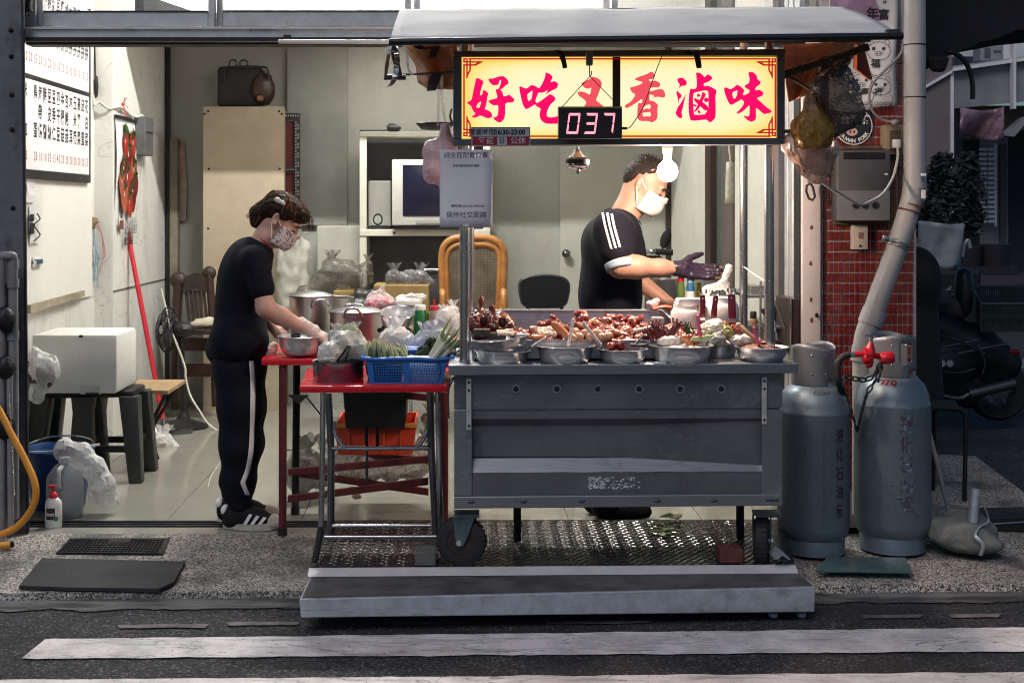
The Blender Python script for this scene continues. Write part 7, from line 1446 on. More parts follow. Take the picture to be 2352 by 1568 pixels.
b.build('lettering',M.paper,t);b = B();b.add(disc(13,.0016,cx-4,cy+13,.72),[tuple(reversed(range(40)))]);b.build('snout',mat('snout_pink',(.62,.40,.37),.5),t)
b = B();b.add(disc(2.2,.0022,cx-8,cy+13,1.5),[tuple(reversed(range(40)))]);b.add(disc(2.2,.0022,cx+1,cy+13,1.5),[tuple(reversed(range(40)))]);b.build('nostril',mat('nostril',(.06,.02,.02),.5),t)
# socket with plug, cable, meter box, switch
t = thing('socket_box','tan electric socket box with a white plug on the pillar','socket',P(2056,356,6.1))
b = B();b.pb(2033,286,2078,356,6.12,.08,.008);b.build('box',M.bakelite,t,smooth=40);b = B();b.pb(2044,300,2068,345,6.115,.01,.003);b.build('face',mat('socket_face',(.08,.065,.05),.5),t)
t = thing('white_plug','white plug and cable looping down from the socket box to the cart','cable',P(2062,340,6.08))
b = B();b.pb(2053,320,2070,340,6.09,.03,.006);b.build('plug',M.white,t,smooth=40)
zz = [(2062,340),(2062,362),(2055,395),(2045,420),(2025,448),(1995,465),(1978,470),(1955,461),(1920,440),(1890,420),(1870,400),(1845,385),(1825,365),(1812,335),(1803,322)]
b = B();b.tube(spline([P(x,y,6.08-.055*i) for i,(x,y) in enumerate(zz)],6),.0062,8);b.build('cord',M.cable,t,smooth=60)
b = B();b.tube(spline([P(2072,-60,6.05),P(2074,60,6.05),P(2074,100,6.04),P(2068,125,6.02),P(2040,155,6.0),P(2010,185,6.0),P(1998,210,6.02),P(1998,240,6.05),P(2010,262,6.08),P(2030,276,6.1),P(2052,280,6.1)],6),.0062,8);b.ball(P(2056,281,6.1),(.02,.02,.014));b.build('grey_cable',mat('grey_cable',(.30,.31,.32),.5),label='grey cable looping over the pig poster down to the socket box',cat='cable',smooth=60)
t = thing('meter_box','grey steel meter box with three round holes on the pillar','meter box',P(1985,512,6.1))
b = B();b.pb(1924,345,2046,508,6.08,.12,.006);b.build('cover',M.meter,t,smooth=40);b = B();b.pb(1918,335,2052,516,6.16,.045);b.build('back_plate',mat('rusty_back',(.16,.10,.06),.8,var=.5,vs=9),t)
b = B();b.pb(1926,438,2044,506,6.077,.004);b.build('lower_plate',mat('meter_low',(.26,.27,.28),.5,.5),t);b = B();b.pb(1936,350,2034,366,6.076,.01,.004);b.build('hinge_slot',M.iron,t)
for x in (1966,1987,2011):p = P(x,472,6.075);b = B();b.lathe(p,[(.013,-.002),(.017,-.004),(.019,0)],18,R=rotm('X',90));b.cyl(p+V((0,-.001,0)),p+V((0,.004,0)),.0145);b.build('knockout',M.black,t)
b = B();b.pb(2032,398,2039,402,6.078,.004);b.build('label_print',M.paper,t)
t = thing('light_switch','small cream light switch plate on the red tiles','switch',P(1976,575,6.15));b = B();b.pb(1957,516,1994,573,6.165,.03,.004);b.build('plate',mat('cream_plate',(.56,.48,.42),.5),t,smooth=40);b = B();b.pb(1972,534,1983,548,6.163,.01);b.build('rocker',mat('rocker',(.25,.13,.08),.5),t);b = B();b.ball(P(1976,565,6.165),.006);b.build('screw',M.iron,t)
# ------------------------------------------------------------------ gas bottles
def gas(x,yb,D,r,label,phi,txt,vtop=0,holes=True):
    c = V((P(x,0,D).x,D,0));k = r/.155;t = thing('gas_cylinder',label,'gas cylinder',c,'gas bottles beside the cart')
    zt1 = .60*k
    b = B();b.lathe(c,[(r*.80,.055*k),(r*.93,.075*k),(r,.12*k),(r,.60*k),(r*1.006,.604*k),(r*1.006,.612*k),(r*.985,.618*k),(r*.96,.645*k),(r*.85,.69*k),(r*.66,.722*k),(r*.3,.742*k),(0,.745*k)],48);b.build('body',M.gas,t,smooth=35)
    b = B();b.lathe(c,[(r*.84,.075*k),(r*.86,.07*k),(r*.86,.012),(r*.875,.0),(r*.85,.0),(r*.82,.06*k)],48);b.build('foot_ring',M.gas,t,smooth=35)
    b = B();b.cyl(c+V((0,0,.74*k)),c+V((0,0,.80*k)),.02);b.cyl(c+V((0,-.05,.79*k)),c+V((0,.04,.79*k)),.014);b.build('valve',mat('brass',(.35,.25,.1),.4,.9),t,smooth=40)
    # collar: a curved plate with hand slots, its top edge dipping at the front
    rc = r*.60;n = 64;m = 10;b = B();vs = {};z0,z1 = .715*k,.895*k
    def cp(a,v):
        dip = .022*(1-math.cos((a+math.pi/2-phi)))*.0
        top = z1-.012*math.cos(2*(a-phi));return c+V((rc*math.cos(a),rc*math.sin(a),z0+(top-z0)*v))
    gap = .9
    vs_ = [cp(gap/2+phi+(2*math.pi-gap)*i/n,j/m) for i in range(n+1) for j in range(m+1)];fs = []
    for i in range(n):
        for j in range(m):
            a = gap/2+(2*math.pi-gap)*(i+.5)/n;slot = (4 <= j <= 7) and any(abs(((a+phi)-h+math.pi) % (2*math.pi)-math.pi) < .30 for h in holes)
            notch = j < 2 and abs(((a+phi)-(-math.pi/2+.75)+math.pi) % (2*math.pi)-math.pi) < .3
            if not slot and not notch:fs.append((i*(m+1)+j,(i+1)*(m+1)+j,(i+1)*(m+1)+j+1,i*(m+1)+j+1))
    b.add(vs_,fs);b.build('collar',mat('collar_paint',(.23,.24,.265),.45,.4,var=.2,vs=6) if 'collar_paint' not in MATS else MATS['collar_paint'],t,smooth=60,sol=.004)
    b = B()
    for a,z in ((-1.9,.86),(-1.25,.86),(-1.9,.78),(-1.25,.78)):p = c+V((rc*1.02*math.cos(a),rc*1.02*math.sin(a),z*k));b.ball(p,.0055,1)
    b.build('rivet',M.chromew,t,smooth=60)
    b = B()
    for a in phi_seams:b.box(c+V(((r+.0004)*math.cos(a),(r+.0004)*math.sin(a),.36*k)),(.0025,.0025,.47*k))
    b.build('weld_seam',mat('seam',(.12,.14,.16),.5,.4) if 'seam' not in MATS else MATS['seam'],t)
    return t,c,k
wrap = lambda c,r,a0:(lambda a,z:c+V((r*math.sin(a0+a/r),-r*math.cos(a0+a/r),z)))
phi_seams = [-math.pi/2+.02]
t,c,k = gas(1868,1287,5.80,.156,'grey blue gas bottle touching the cart, with neat vertical red characters',2.4,None,holes=(-.35,2.6));GA = c
b = B();f_ = wrap(c,.1572,.52)
for i,ch in enumerate('液化石油氣'):b.text(ch,.066,lambda a,z:f_(a*.72,.52-.072*i*1.12+z),bold=.012)
b.build('lettering',mat('gas_red',(.035,.018,.035),.7,var=.3,vs=60),t)
b = B();sc = lambda a,z:(lambda rr:c+V((rr*math.sin(a),-rr*math.cos(a),z)))(.156*.80+.004)
b.text('02060',.03,lambda a,z:c+V((.128*math.sin((a+.0)/.128),-.128*math.cos(a/.128)-.002,.706+z*.75)),shear=.2,bold=-.005);b.build('marking',M.ink,t)
phi_seams = [-math.pi/2+.9,-math.pi/2+1.15]
t,c,k = gas(2049,1279,5.84,.163,'grey blue gas bottle with a red regulator and faded vertical characters',.1,None,holes=(-1.25,1.6));GB = c
b = B();f_ = wrap(c,.1643,.05);rs2 = random.Random(5)
for i,ch in enumerate('液化石油氣'):
    for dx in (-.002,.002):b.text(ch,.078,lambda a,z:f_(a*.8+dx,.565-.086*i+z+dx),bold=.014-.006*i)
b.build('faded_lettering',mat('faded_purple',(.055,.04,.075),.7,col2=(.17,.235,.295),vs=45,dirt=.47,sharp=.06),t)
b = B();b.text('70',.055,lambda a,z:c+V((.135*math.sin(a/.135-.38),-.135*math.cos(a/.135-.38)-.004,.745+z*.6)),bold=.03);b.text('7',.05,lambda a,z:c+V((.135*math.sin(a/.135-.62),-.135*math.cos(a/.135-.62)-.004,.745+z*.6)),bold=.03);b.build('red_marking',mat('paint_red',(.5,.03,.03),.5,var=.3,vs=60),t)
b = B();p = f_(-.03,.255);b.ball(p,(.016,.003,.005));b.ball(f_(-.06,.31),(.005,.002,.006));b.build('scuff',MATS['seam'],t)
t = thing('gas_regulator','bright red gas regulator screwed into the bottle collar with a hose','regulator',P(2000,840,5.7));D = 5.66
b = B();b.cyl(P(1962,814,D),P(1992,812,D),.012);b.cyl(P(1985,814,D),P(2000,812,D),.03,.03);b.tube([P(1993,825,D),P(1999,800,D),P(2001,785,D)],[.024,.022,.008],12);b.ball(P(1993,822,D),(.026,.03,.026));b.cyl(P(2000,815,D),P(2045,822,D+.05),.014);b.ball(P(1996,830,D),(.02,.02,.03));b.build('body',M.regred,t,smooth=50)
b = B();b.lathe(P(2036,822,D),[(0,-.03),(.022,-.028),(.027,-.02),(.027,.02),(.022,.03),(0,.03)],14,R=rotm('Y',85));b.build('hand_wheel',M.regred,t,smooth=40);b = B();b.cyl(P(2001,788,D),P(2002,772,D),.006);b.cyl(P(1988,770,D),P(2014,772,D),.005);b.build('key',M.chromew,t);b = B();b.cyl(P(1950,815,D),P(1964,814,D),.011);b.build('ferrule',M.chromew,t)
b = B();b.tube(spline([P(1952,814,D),P(1938,818,D),P(1927,830,D),P(1923,850,D),P(1926,875,D),P(1932,895,D+.05),P(1940,905,D+.1)],6),.0145,10);b.build('hose',M.rubber,t,smooth=60)
t = thing('chain','dark steel chain looped between the two gas bottles','chain',P(1960,990,5.7));pts = spline([P(2022,835,5.66),P(2012,855,5.66),P(1995,872,5.68),P(1965,870,5.7),P(1938,866,5.7),P(1936,885,5.7),P(1945,910,5.7),P(1958,950,5.7),P(1968,990,5.72)],4)
pts2 = spline([P(2024,838,5.66),P(2014,870,5.67),P(1995,895,5.68),P(1985,925,5.7),P(1976,960,5.71),P(1969,992,5.72)],5)
for q in (pts,pts2):
    acc = 0;last = q[0]
    for i in range(1,len(q)):
        seg_ = q[i]-last
        if seg_.length < .026:continue
        u = seg_.normalized();w = u.cross(V((0,1,0))).normalized() if i % 2 else V((0,1,0));cc = (q[i]+last)/2;b = B()
        b.tube([cc+u*(.019*math.cos(a))+w*(.009*math.sin(a)) for a in [k_*.7854 for k_ in range(8)]],.0038,5,closed=True);b.build('link',M.iron,t,smooth=60);last = q[i]
b = B();b.tube(spline([P(2010,850,5.62),P(2012,868,5.62),P(2018,876,5.62),P(2022,850,5.63)],5),.004,6);b.build('cable_loop',M.cable_d,label='grey cable loop hanging on the regulator',cat='cable')
b = B();q_ = [P(1874,1302,5.44),P(2094,1305,5.42),P(2080,1280,5.63),P(1900,1280,5.64)]
for p in q_:p.z = .012
b.hexa([q_[0],q_[1],q_[1]+V((0,0,-.012)),q_[0]+V((0,0,-.012)),q_[3],q_[2],q_[2]+V((0,0,-.012)),q_[3]+V((0,0,-.012))],.002);b.build('glass_plate',mat('plate_glass',(.09,.15,.15),.2,spec=.6),label='greenish glass plate lying on the ground before the gas bottles',cat='glass plate')
# ------------------------------------------------------------------ foreground left: drain cover, mat, hose
t = thing('drain_cover','dark cast iron drain cover set in the pebbled pavement','drain cover',G(245,1272))
zc_ = -.012;q = [G(161,1240,zc_),G(392,1240,zc_),G(374,1275,zc_),G(129,1273,zc_)]
b = B();b.prism([p+V((0,0,.010)) for p in q],(0,0,-.03));b.build('frame',M.iron,t);b = B()
for i in range(26):
    for j in range(7):
        u,v = (i+1)/28,(j+.8)/8.2;p = (q[3]*(1-u)+q[2]*u)*(1-v)+(q[0]*(1-u)+q[1]*u)*v
        if .42 < u < .62 and v > .62:continue
        b.box(p+V((0,0,.012)),(.011,.016,.006))
b.build('stud',mat('wet_iron',(.045,.045,.05),.22,.7),t,kind='stuff')
b = B();p = [(q[3]*(1-u)+q[2]*u)*(1-v)+(q[0]*(1-u)+q[1]*u)*v for u,v in ((.43,.66),(.62,.66),(.62,.9),(.43,.9))];b.prism([a+V((0,0,.0135)) for a in p],(0,0,-.004));b.build('plaque',M.iron,t)
b = B();q = [G(96,1290,-.02),G(425,1298,-.02),G(400,1345,-.025),G(365,1361,-.028),G(150,1358,-.028),G(44,1354,-.028)]
b.prism([p+V((0,0,.018)) for p in q],(0,0,-.014));M_ = b.build('rubber_mat',M.mattop,label='black rubber mat with a cut corner lying on the pavement edge',cat='mat',smooth=None)
b = B();b.add([G(88,1284,-.018)+V((0,0,.003)),G(400,1290,-.018)+V((0,0,.003)),G(400,1272,-.016)+V((0,0,.003)),G(120,1280,-.016)+V((0,0,.003))],[(0,1,2,3)])
b.v = [];b.f = [];b.m = []
b.ball(G(199,1372,-.06),(.07,.03,.05),2);b.build('drain_hole',M.black,label='round drain hole under the pavement edge',cat='drain',smooth=60)
t = thing('garden_hose','orange yellow hose curving round the steel doorpost','hose',P(60,1215,5.9))
b = B();b.tube(spline([P(-30,900,5.9),P(0,945,5.9),P(28,1000,5.88),P(60,1060,5.86),P(80,1110,5.84),P(80,1150,5.84),P(62,1185,5.86),P(35,1212,5.88),P(0,1228,5.9),P(-40,1236,5.92)],8),.0155,12);b.build('hose',M.hose,t,smooth=60)
b = B();b.tube([G(-40,1262)+V((0,0,.015)),G(24,1259)+V((0,0,.015))],.0155,12);b.build('hose_end',M.hose,t,smooth=60);b = B();b.cyl(G(24,1258)+V((0,0,.015)),G(30,1257)+V((0,0,.015)),.014);b.build('hose_mouth',M.black,t)
# ------------------------------------------------------------------ right: tools, stone, street
t = thing('umbrella_base','rough stone with a short steel tube and a strap, weighing down a parasol foot','parasol base',G(2215,1283))
c = G(2220,1270);s_ = S(c.y)
sdfobj('stone',[('ell',c+V((-.03,.05,.075)),(.14,.12,.075),rotm('Y',8),.03),('ell',c+V((.06,.12,.08)),(.13,.10,.075),rotm('Y',18),.03),('ell',c+V((.04,-.02,.045)),(.11,.08,.045),None,.03)],M.stone,t,.008,(.012,6,7))
b = B();p = P(2232,1210,c.y+.02);b.cyl(p,P(2242,1122,c.y+.03),.021,n=18);b.build('tube',M.galv,t,smooth=50)
b = B();b.tube(spline([P(2250,1140,c.y),P(2262,1165,c.y),P(2270,1195,c.y),P(2250,1210,c.y-.03),P(2240,1230,c.y-.1),P(2258,1250,c.y-.12),P(2252,1275,c.y-.1)],6),.008,6,flat=.4);b.build('strap',M.galv,t,smooth=60)
t = thing('dustpan','black dustpan lying on the pavement behind the stone','dustpan',G(2290,1222));g = G(2290,1222)
b = B();b.hexa([P(2190,1190,g.y),P(2400,1180,g.y),P(2400,1224,g.y),P(2210,1222,g.y),P(2240,1165,g.y+.35),P(2400,1162,g.y+.35),P(2400,1175,g.y+.35),P(2240,1180,g.y+.35)],.01);b.build('pan',M.black,t);b = B();b.tube([P(2225,1206,g.y-.004),P(2352,1198,g.y-.004)],.004,6);b.build('lip',M.chromew,t)
t = thing('street_broom','dark broom leaning behind the gas bottle on the side pavement','broom',G(2185,1212));a = G(2185,1200)
b = B();b.tube([P(2105,870,a.y+.1),P(2182,1185,a.y)],.011,8);b.build('handle',M.pvc,t,smooth=60);b = B();b.hexa([P(2165,1178,a.y-.03),P(2195,1182,a.y-.03),P(2208,1218,a.y-.05),P(2152,1216,a.y-.05),P(2165,1178,a.y+.05),P(2195,1182,a.y+.05),P(2208,1210,a.y+.07),P(2152,1208,a.y+.07)],.006);b.build('head',M.blackm,t)
t = thing('tube_stool','black tube stool frame standing on the side pavement','stool',G(2180,1150));g = G(2215,1150).y
for pts in ([(2215,1150,g),(2218,965,g),(2212,945,g),(2195,938,g),(2110,935,g)],[(2143,1125,g+.25),(2145,940,g+.2),(2135,930,g+.2)]):b = B();b.tube(spline([P(*q) for q in pts],6),.0125,8);b.build('leg',M.black,t,smooth=60)
b = B();b.hexa([P(2080,930,g),P(2205,936,g),P(2205,946,g),P(2080,942,g),P(2090,915,g+.3),P(2195,918,g+.3),P(2195,926,g+.3),P(2090,925,g+.3)],.006);b.build('seat',M.blackm,t)
t = thing('delivery_scooter','dark parked scooter with a plastic crate on its rack','scooter',G(2260,962));D = 9.3
b = B()
b.lathe(P(2290,895,D),[(.11,-.05),(.19,-.055),(.215,-.02),(.215,.02),(.19,.055),(.11,.05),(.11,-.05)],30,R=rotm('X',90));b.build('wheel',M.rubber,t,smooth=50)
sdfobj('body',[('cap',P(2150,750,D),P(2240,800,D),.13,.16,.06),('cap',P(2240,800,D),P(2310,830,D),.16,.11,.06),('ell',P(2170,830,D),(.22,.16,.2),None,.06),('cap',P(2120,870,D),P(2220,905,D),.12,.1,.05),('ell',P(2280,850,D),(.16,.09,.14),None,.05)],M.scooter,t,.015)
b = B();b.lathe(P(2214,670,D-.05),[(0,-.15),(.045,-.145),(.06,-.08),(.062,.06),(.05,.14),(.02,.165),(0,.168)],20);b.build('backrest',M.seat,t,smooth=60)
sdfobj('seat',[('cap',P(2130,700,D),P(2200,705,D),.08,.09,.04),('ell',P(2150,690,D),(.12,.12,.05),None,.04)],mat('seat_grey',(.10,.09,.085),.5),t,.012)
b = B()
for x in (2163,2181):p = P(x,834,D-.22);b.lathe(p,[(0,-.006),(.016,-.004),(.02,0),(.024,.004),(.024,.01),(0,.01)],18,R=rotm('X',90))
b.build('reflector',mat('reflector',(.45,.45,.47),.3),t,smooth=50)
b = B();c = P(2290,895,D);b.lathe(c,[(0,-.03),(.05,-.035),(.055,-.02),(.055,.02),(0,.03)],18,R=rotm('X',90))
for k_ in range(6):a = k_*1.047;b.box(c+V((.085*math.cos(a),0,.085*math.sin(a))),(.08,.02,.022),R=Matrix.Rotation(-a,3,'Y'))
b.build('rim',mat('scooter_rim',(.16,.16,.17),.4,.7),t,smooth=40)
b = B();b.tube(spline([P(2150,905,D-.2),P(2200,915,D-.22),P(2225,905,D-.22)],5),.02,8);b.tube([P(2225,905,D-.22),P(2330,880,D-.22)],.038,12);b.build('exhaust',mat('exhaust',(.13,.13,.14),.35,.8),t,smooth=50)
b = B();b.pb(2318,800,2344,816,D-.1,.08,.015);b.build('tail_light',mat('tail_red',(.25,.01,.01),.25),t,smooth=40);b = B();b.pb(2322,824,2362,846,D-.06,.01,.003);b.build('number_plate',mat('plate_pale',(.45,.45,.43),.5),t)
b = B()
for pts in ([(2140,768),(2200,780),(2262,812)],[(2150,850),(2200,856),(2240,846)],[(2245,790),(2262,830),(2256,860)]):b.tube(spline([P(x,y,D-.215) for x,y in pts],5),.005,5)
b.build('panel_seam',mat('seam_grey',(.06,.065,.075),.4),t)
b = B();b.tube([P(2150,700,D-.1),P(2140,640,D-.12)],.008,6);b.lathe(P(2140,630,D-.12),[(0,.008),(.045,.006),(.05,0),(0,-.012)],20,R=rotm('X',90));b.build('mirror',M.black,t,smooth=50)
b = B()
for x0,y0,x1,y1 in ((2150,800,2250,780),(2200,812,2310,790)):b.tube([P(x0,y0,D-.2),P(x1,y1,D-.2)],.008,6)
b.build('grab_rail',mat('rail_grey',(.10,.11,.13),.35,.6),t)
t = thing('plastic_crate','dark green plastic crate with slotted sides on the scooter rack','crate',P(2300,760,9.2));D = 9.05
b = B();X0,X1 = 2236,2420
for Df,y0,y1 in ((D,697,762),(D+.34,655+4,742)):
    b = B()
    b.pb(X0+18*(Df == D),y0,X1,y0+5,Df,.015);b.pb(X0+18*(Df == D),y1-8,X1,y1,Df,.015)
    for k_ in range(34):b.pb(X0+18*(Df == D)+k_*5.2,y0+5,X0+18*(Df == D)+k_*5.2+3.0,y1-8,Df+.002,.01)
    b.pb(X0+18*(Df == D),y0+22,X1,y0+36,Df+.001,.012);b.pb(2300,y0+6,2352,y0+21,Df-.002,.012)
    b.build('slatted_side',M.crate,t)
b = B();b.hexa([P(X0,659,D+.34),P(X0+18,697,D),P(X0+18,760,D),P(X0,742,D+.34),P(X0-2,659,D+.34),P(X0+15,697,D),P(X0+15,760,D),P(X0-3,742,D+.34)]);b.build('end',M.crate,t);b = B();b.tube([P(X0-2,657,D+.34),P(X0+17,697,D),P(X1,697,D)],.009,6);b.tube([P(X0-2,657,D+.34),P(X1,655,D+.34)],.009,6);b.build('rim',mat('crate_rim',(.12,.16,.16),.5),t)
b = B();p = P(2153,690,9.0);b.lathe(p,[(0,0),(.06,.002),(.09,.05),(.1,.075),(.095,.075),(.055,.012),(0,.01)],24);b.build('plastic_bowl',mat('dim_bowl',(.14,.16,.18),.4),label='dull plastic bowl lying on the scooter seat',cat='bowl',smooth=50)
b = B();b.hexa([P(2140,690,8.98),P(2185,660,8.98),P(2182,668,8.98),P(2142,698,8.98),P(2140,688,9.0),P(2185,656,9.0),P(2182,664,9.0),P(2142,696,9.0)]);b.build('paper_fan',M.paper,label='pale paper flap sticking out of the bowl on the scooter',cat='paper')
sdfobj('covered_scooter',[('ell',P(2105,640,8.2),(.14,.2,.2),None,.05),('cap',P(2100,640,8.2),P(2090,900,8.2),.13,.2,.06)],M.blackm,h=.02,label='dark rounded tail of a second scooter behind the downpipe',cat='scooter')
# far side of the street
t = thing('far_building','pale concrete building across the side street with a bay and an air conditioner','building',V((8,34,-.06)));Df = 33
b = B();b.pb(2100,-700,2186,655,Df-3,.3);b.build('wall',mat('pinkish_wall',(.22,.18,.19),.9,var=.12,vs=.8),t);b = B();b.pb(2184,165,2191,640,Df-3.05,.2);b.build('edge_trim',M.farlight,t)
b = B();b.pb(2191,243,2900,660,Df,.3);b.build('wall',M.farwall,t)
b = B();b.hexa([P(2188,152,Df-3),P(2700,84,Df-3),P(2700,200,Df-3),P(2188,250,Df-3),P(2188,152,Df),P(2700,84,Df),P(2700,200,Df),P(2188,250,Df)]);b.build('bay',M.farconc,t)
b = B();b.hexa([P(2126,196,Df-3.1),P(2188,160,Df-3.1),P(2188,167,Df-3.1),P(2126,203,Df-3.1),P(2126,196,Df),P(2188,160,Df),P(2188,167,Df),P(2126,203,Df)]);b.hexa([P(2188,156,Df-3.2),P(2700,82,Df-3.2),P(2700,90,Df-3.2),P(2188,164,Df-3.2),P(2188,156,Df),P(2700,82,Df),P(2700,90,Df),P(2188,164,Df)]);b.build('coping',M.farlight,t)
b = B();b.pb(2100,-700,2900,165,Df+1,.3);b.build('upper_wall',M.farlight,t);b = B();b.pb(2190,130,2235,168,Df+.8,.3);b.build('window',mat('far_window',(.06,.06,.08),.3),t)
b = B();b.pb(2328,-700,2334,250,Df-3.3,.2);b.pb(2305,80,2322,145,Df-1,.4);b.build('drain_pipe',M.farlight,t)
b = B();b.pb(2252,102,2305,142,Df-2,.5,.05);AC = b.build('air_conditioner',mat('ac_grey',(.34,.35,.38),.6),t);b = B();b.pb(2262,110,2275,132,Df-2.02,.05);b.pb(2283,116,2300,120,Df-2.02,.05);b.build('vent',mat('ac_vent',(.12,.12,.14),.6),AC);b = B();b.pb(2246,142,2300,156,Df-2.3,.7);b.build('ac_tray',mat('ac_tray',(.05,.05,.06),.7),AC)
b = B();b.pb(2200,250,2212,655,Df-.1,.15);b.pb(2298,330,2312,655,Df-.1,.15);b.build('door_pier',mat('pier',(.13,.125,.135),.9),t);b = B();b.pb(2212,320,2250,655,Df-.04,.05);b.pb(2318,300,2900,655,Df-.05,.08);b.build('doorway',mat('doorway',(.03,.03,.045),.8),t)
t = thing('white_shutter','narrow white slatted shutter in the far doorway','shutter',P(2268,500,Df-.3))
for k_ in range(16):
    for x0,x1 in ((2250,2267),(2270,2287)):b = B();b.pb(x0,340+k_*11,x1,346.5+k_*11,Df-.3,.06);b.build('slat',M.farlight,t)
b = B();b.pb(2286,330,2290,520,Df-.32,.1);b.build('frame',M.farlight,t)
t = thing('purple_banner','glossy purple banner sagging under the bay of the far building','banner',P(2255,315,Df-3.5));b = B();b.grid(12,8,lambda u,v:P(2205+101*u,246+(70+8*u)*v+8*math.sin(u*3.14)*(1-v),Df-3.5-.35*math.sin(u*6+v*3)*(.3+v)));b.build('cloth',M.banner,t,smooth=180,sol=.02)
b = B();b.prism([P(2308,312,Df-3),P(2356,268,Df-3),P(2400,258,Df-3),P(2400,268,Df-3),P(2356,284,Df-3),P(2330,314,Df-3)],(0,.4,0));b.build('arch_canopy',M.farconc,t)
# canopy of the neighbour, lamp arm
t = thing('dark_canopy','dark ragged canopy overhead at the street corner','canopy',P(2250,100,8));b = B();rr_ = random.Random(3)
ed = [(2105,175),(2128,160),(2180,128),(2200,122),(2215,112),(2235,108),(2250,98),(2275,92),(2290,88),(2310,80),(2335,70),(2360,66),(2500,40),(2700,20)]
b.prism([P(x,y,7.4) for x,y in ed]+[P(2700,-420,7.4),P(2105,-420,7.4)],(0,1.3,.0));b.build('cover',mat('canopy_dark',(.012,.013,.02),.9),t)
b = B();b.hexa([P(2128,130,7.3),P(2182,130,7.3),P(2170,167,7.3),P(2137,165,7.3),P(2128,130,7.6),P(2182,130,7.6),P(2170,167,7.6),P(2137,165,7.6)],.02);b.build('end_box',M.blackm,t)
b = B();b.tube(spline([P(2172,118,7.2),P(2195,124,7.2),P(2215,140,7.2),P(2228,165,7.2),P(2234,195,7.2),P(2234,228,7.2)],6),.014,8);b.build('lamp_arm',M.black,t,smooth=60)
def plant(x,y0,y1,D,w,label,seed):
    rr_ = random.Random(seed);p0 = P(x,y1,D);t = thing('potted_tree',label,'potted tree',p0,'dark potted trees across the side street');H = (y1-y0)/S(D);W = w/S(D)
    b = B();b.tube([p0,p0+V((.02,0,H*.5)),p0+V((-.02,0,H*.9))],[.04,.03,.01],6);b.build('trunk',M.wood,t)
    b = B()
    for k_ in range(900):
        u = rr_.random();ang = rr_.random()*6.28;r_ = W*math.sqrt(rr_.random())*math.sin(max(.12,min(1,1-abs(u-.45)*1.3))*1.57);c = p0+V((r_*math.cos(ang),r_*math.sin(ang)*.6,H*(.1+.9*u)));a = V((rr_.gauss(0,1),rr_.gauss(0,1),rr_.gauss(0,1))).normalized();d = a.orthogonal().normalized();L_ = rr_.uniform(.03,.10)
        b.add([c-a*L_,c+d*L_*.5,c+a*L_,c-d*L_*.5],[(0,1,2,3)])
    b.build('crown',M.leafdark,t)
plant(2165,355,540,20,45,'tall dark potted tree before the pinkish wall',1);plant(2225,350,560,22,40,'dark potted tree in front of the white shutter',2);plant(2135,470,560,19,40,'low dark bush beside the downpipe',4)
b = B();b.pb(2100,612,2340,632,19,.6);b.build('plant_stand',mat('stand_dark',(.018,.018,.024),.8),label='low dark stand carrying the potted plants across the street',cat='stand')
for x,w,y in ((2165,36,545),(2225,34,565),(2285,40,560)):b = B();c = P(x,612,19.2);b.lathe(c,[(0,0),(w/S(19)*.8,0),(w/S(19),(612-y)/S(19)),(0,(612-y)/S(19))],18);b.build('plant_pot',mat('pot_dark',(.02,.02,.028),.6) if 'pot_dark' not in MATS else MATS['pot_dark'],label={2165:'dark pot under the tall tree',2225:'dark pot before the shutter',2285:'wide dark pot without a tree beside the doorway'}[x],cat='plant pot',smooth=40)
t = thing('white_sack','big pale blue white sack hanging open across the side street','sack',P(2160,618,14));b = B();b.grid(24,10,lambda u,v:P(2160+(50-6*v)*math.cos(u*6.283),512+(104)*v+5*math.sin(u*9)*(1-v),14)+V((0,.2*math.sin(u*6.283)*(1-.2*v)+.03*math.sin(u*25+v*4),0)),wrap=True);b.add([P(2160+44*math.cos(k_*.2618),616,14)+V((0,.16*math.sin(k_*.2618),0)) for k_ in range(24)],[tuple(range(24))]);b.build('sack',M.sack,t,smooth=180,sol=.01)
b = B();b.tube(spline([P(2210,590,14),P(2216,560,14),P(2224,552,14),P(2228,570,14)],5),.02,6);b.build('handle',M.galv,t,smooth=60)
b = B();b.box((V((P(2160,0,14).x,14,0))+V((0,0,.42))),(.7,.5,.9),bev=.05);b.build('dark_bin',M.black,label='dark bin holding the pale sack across the side street',cat='bin')
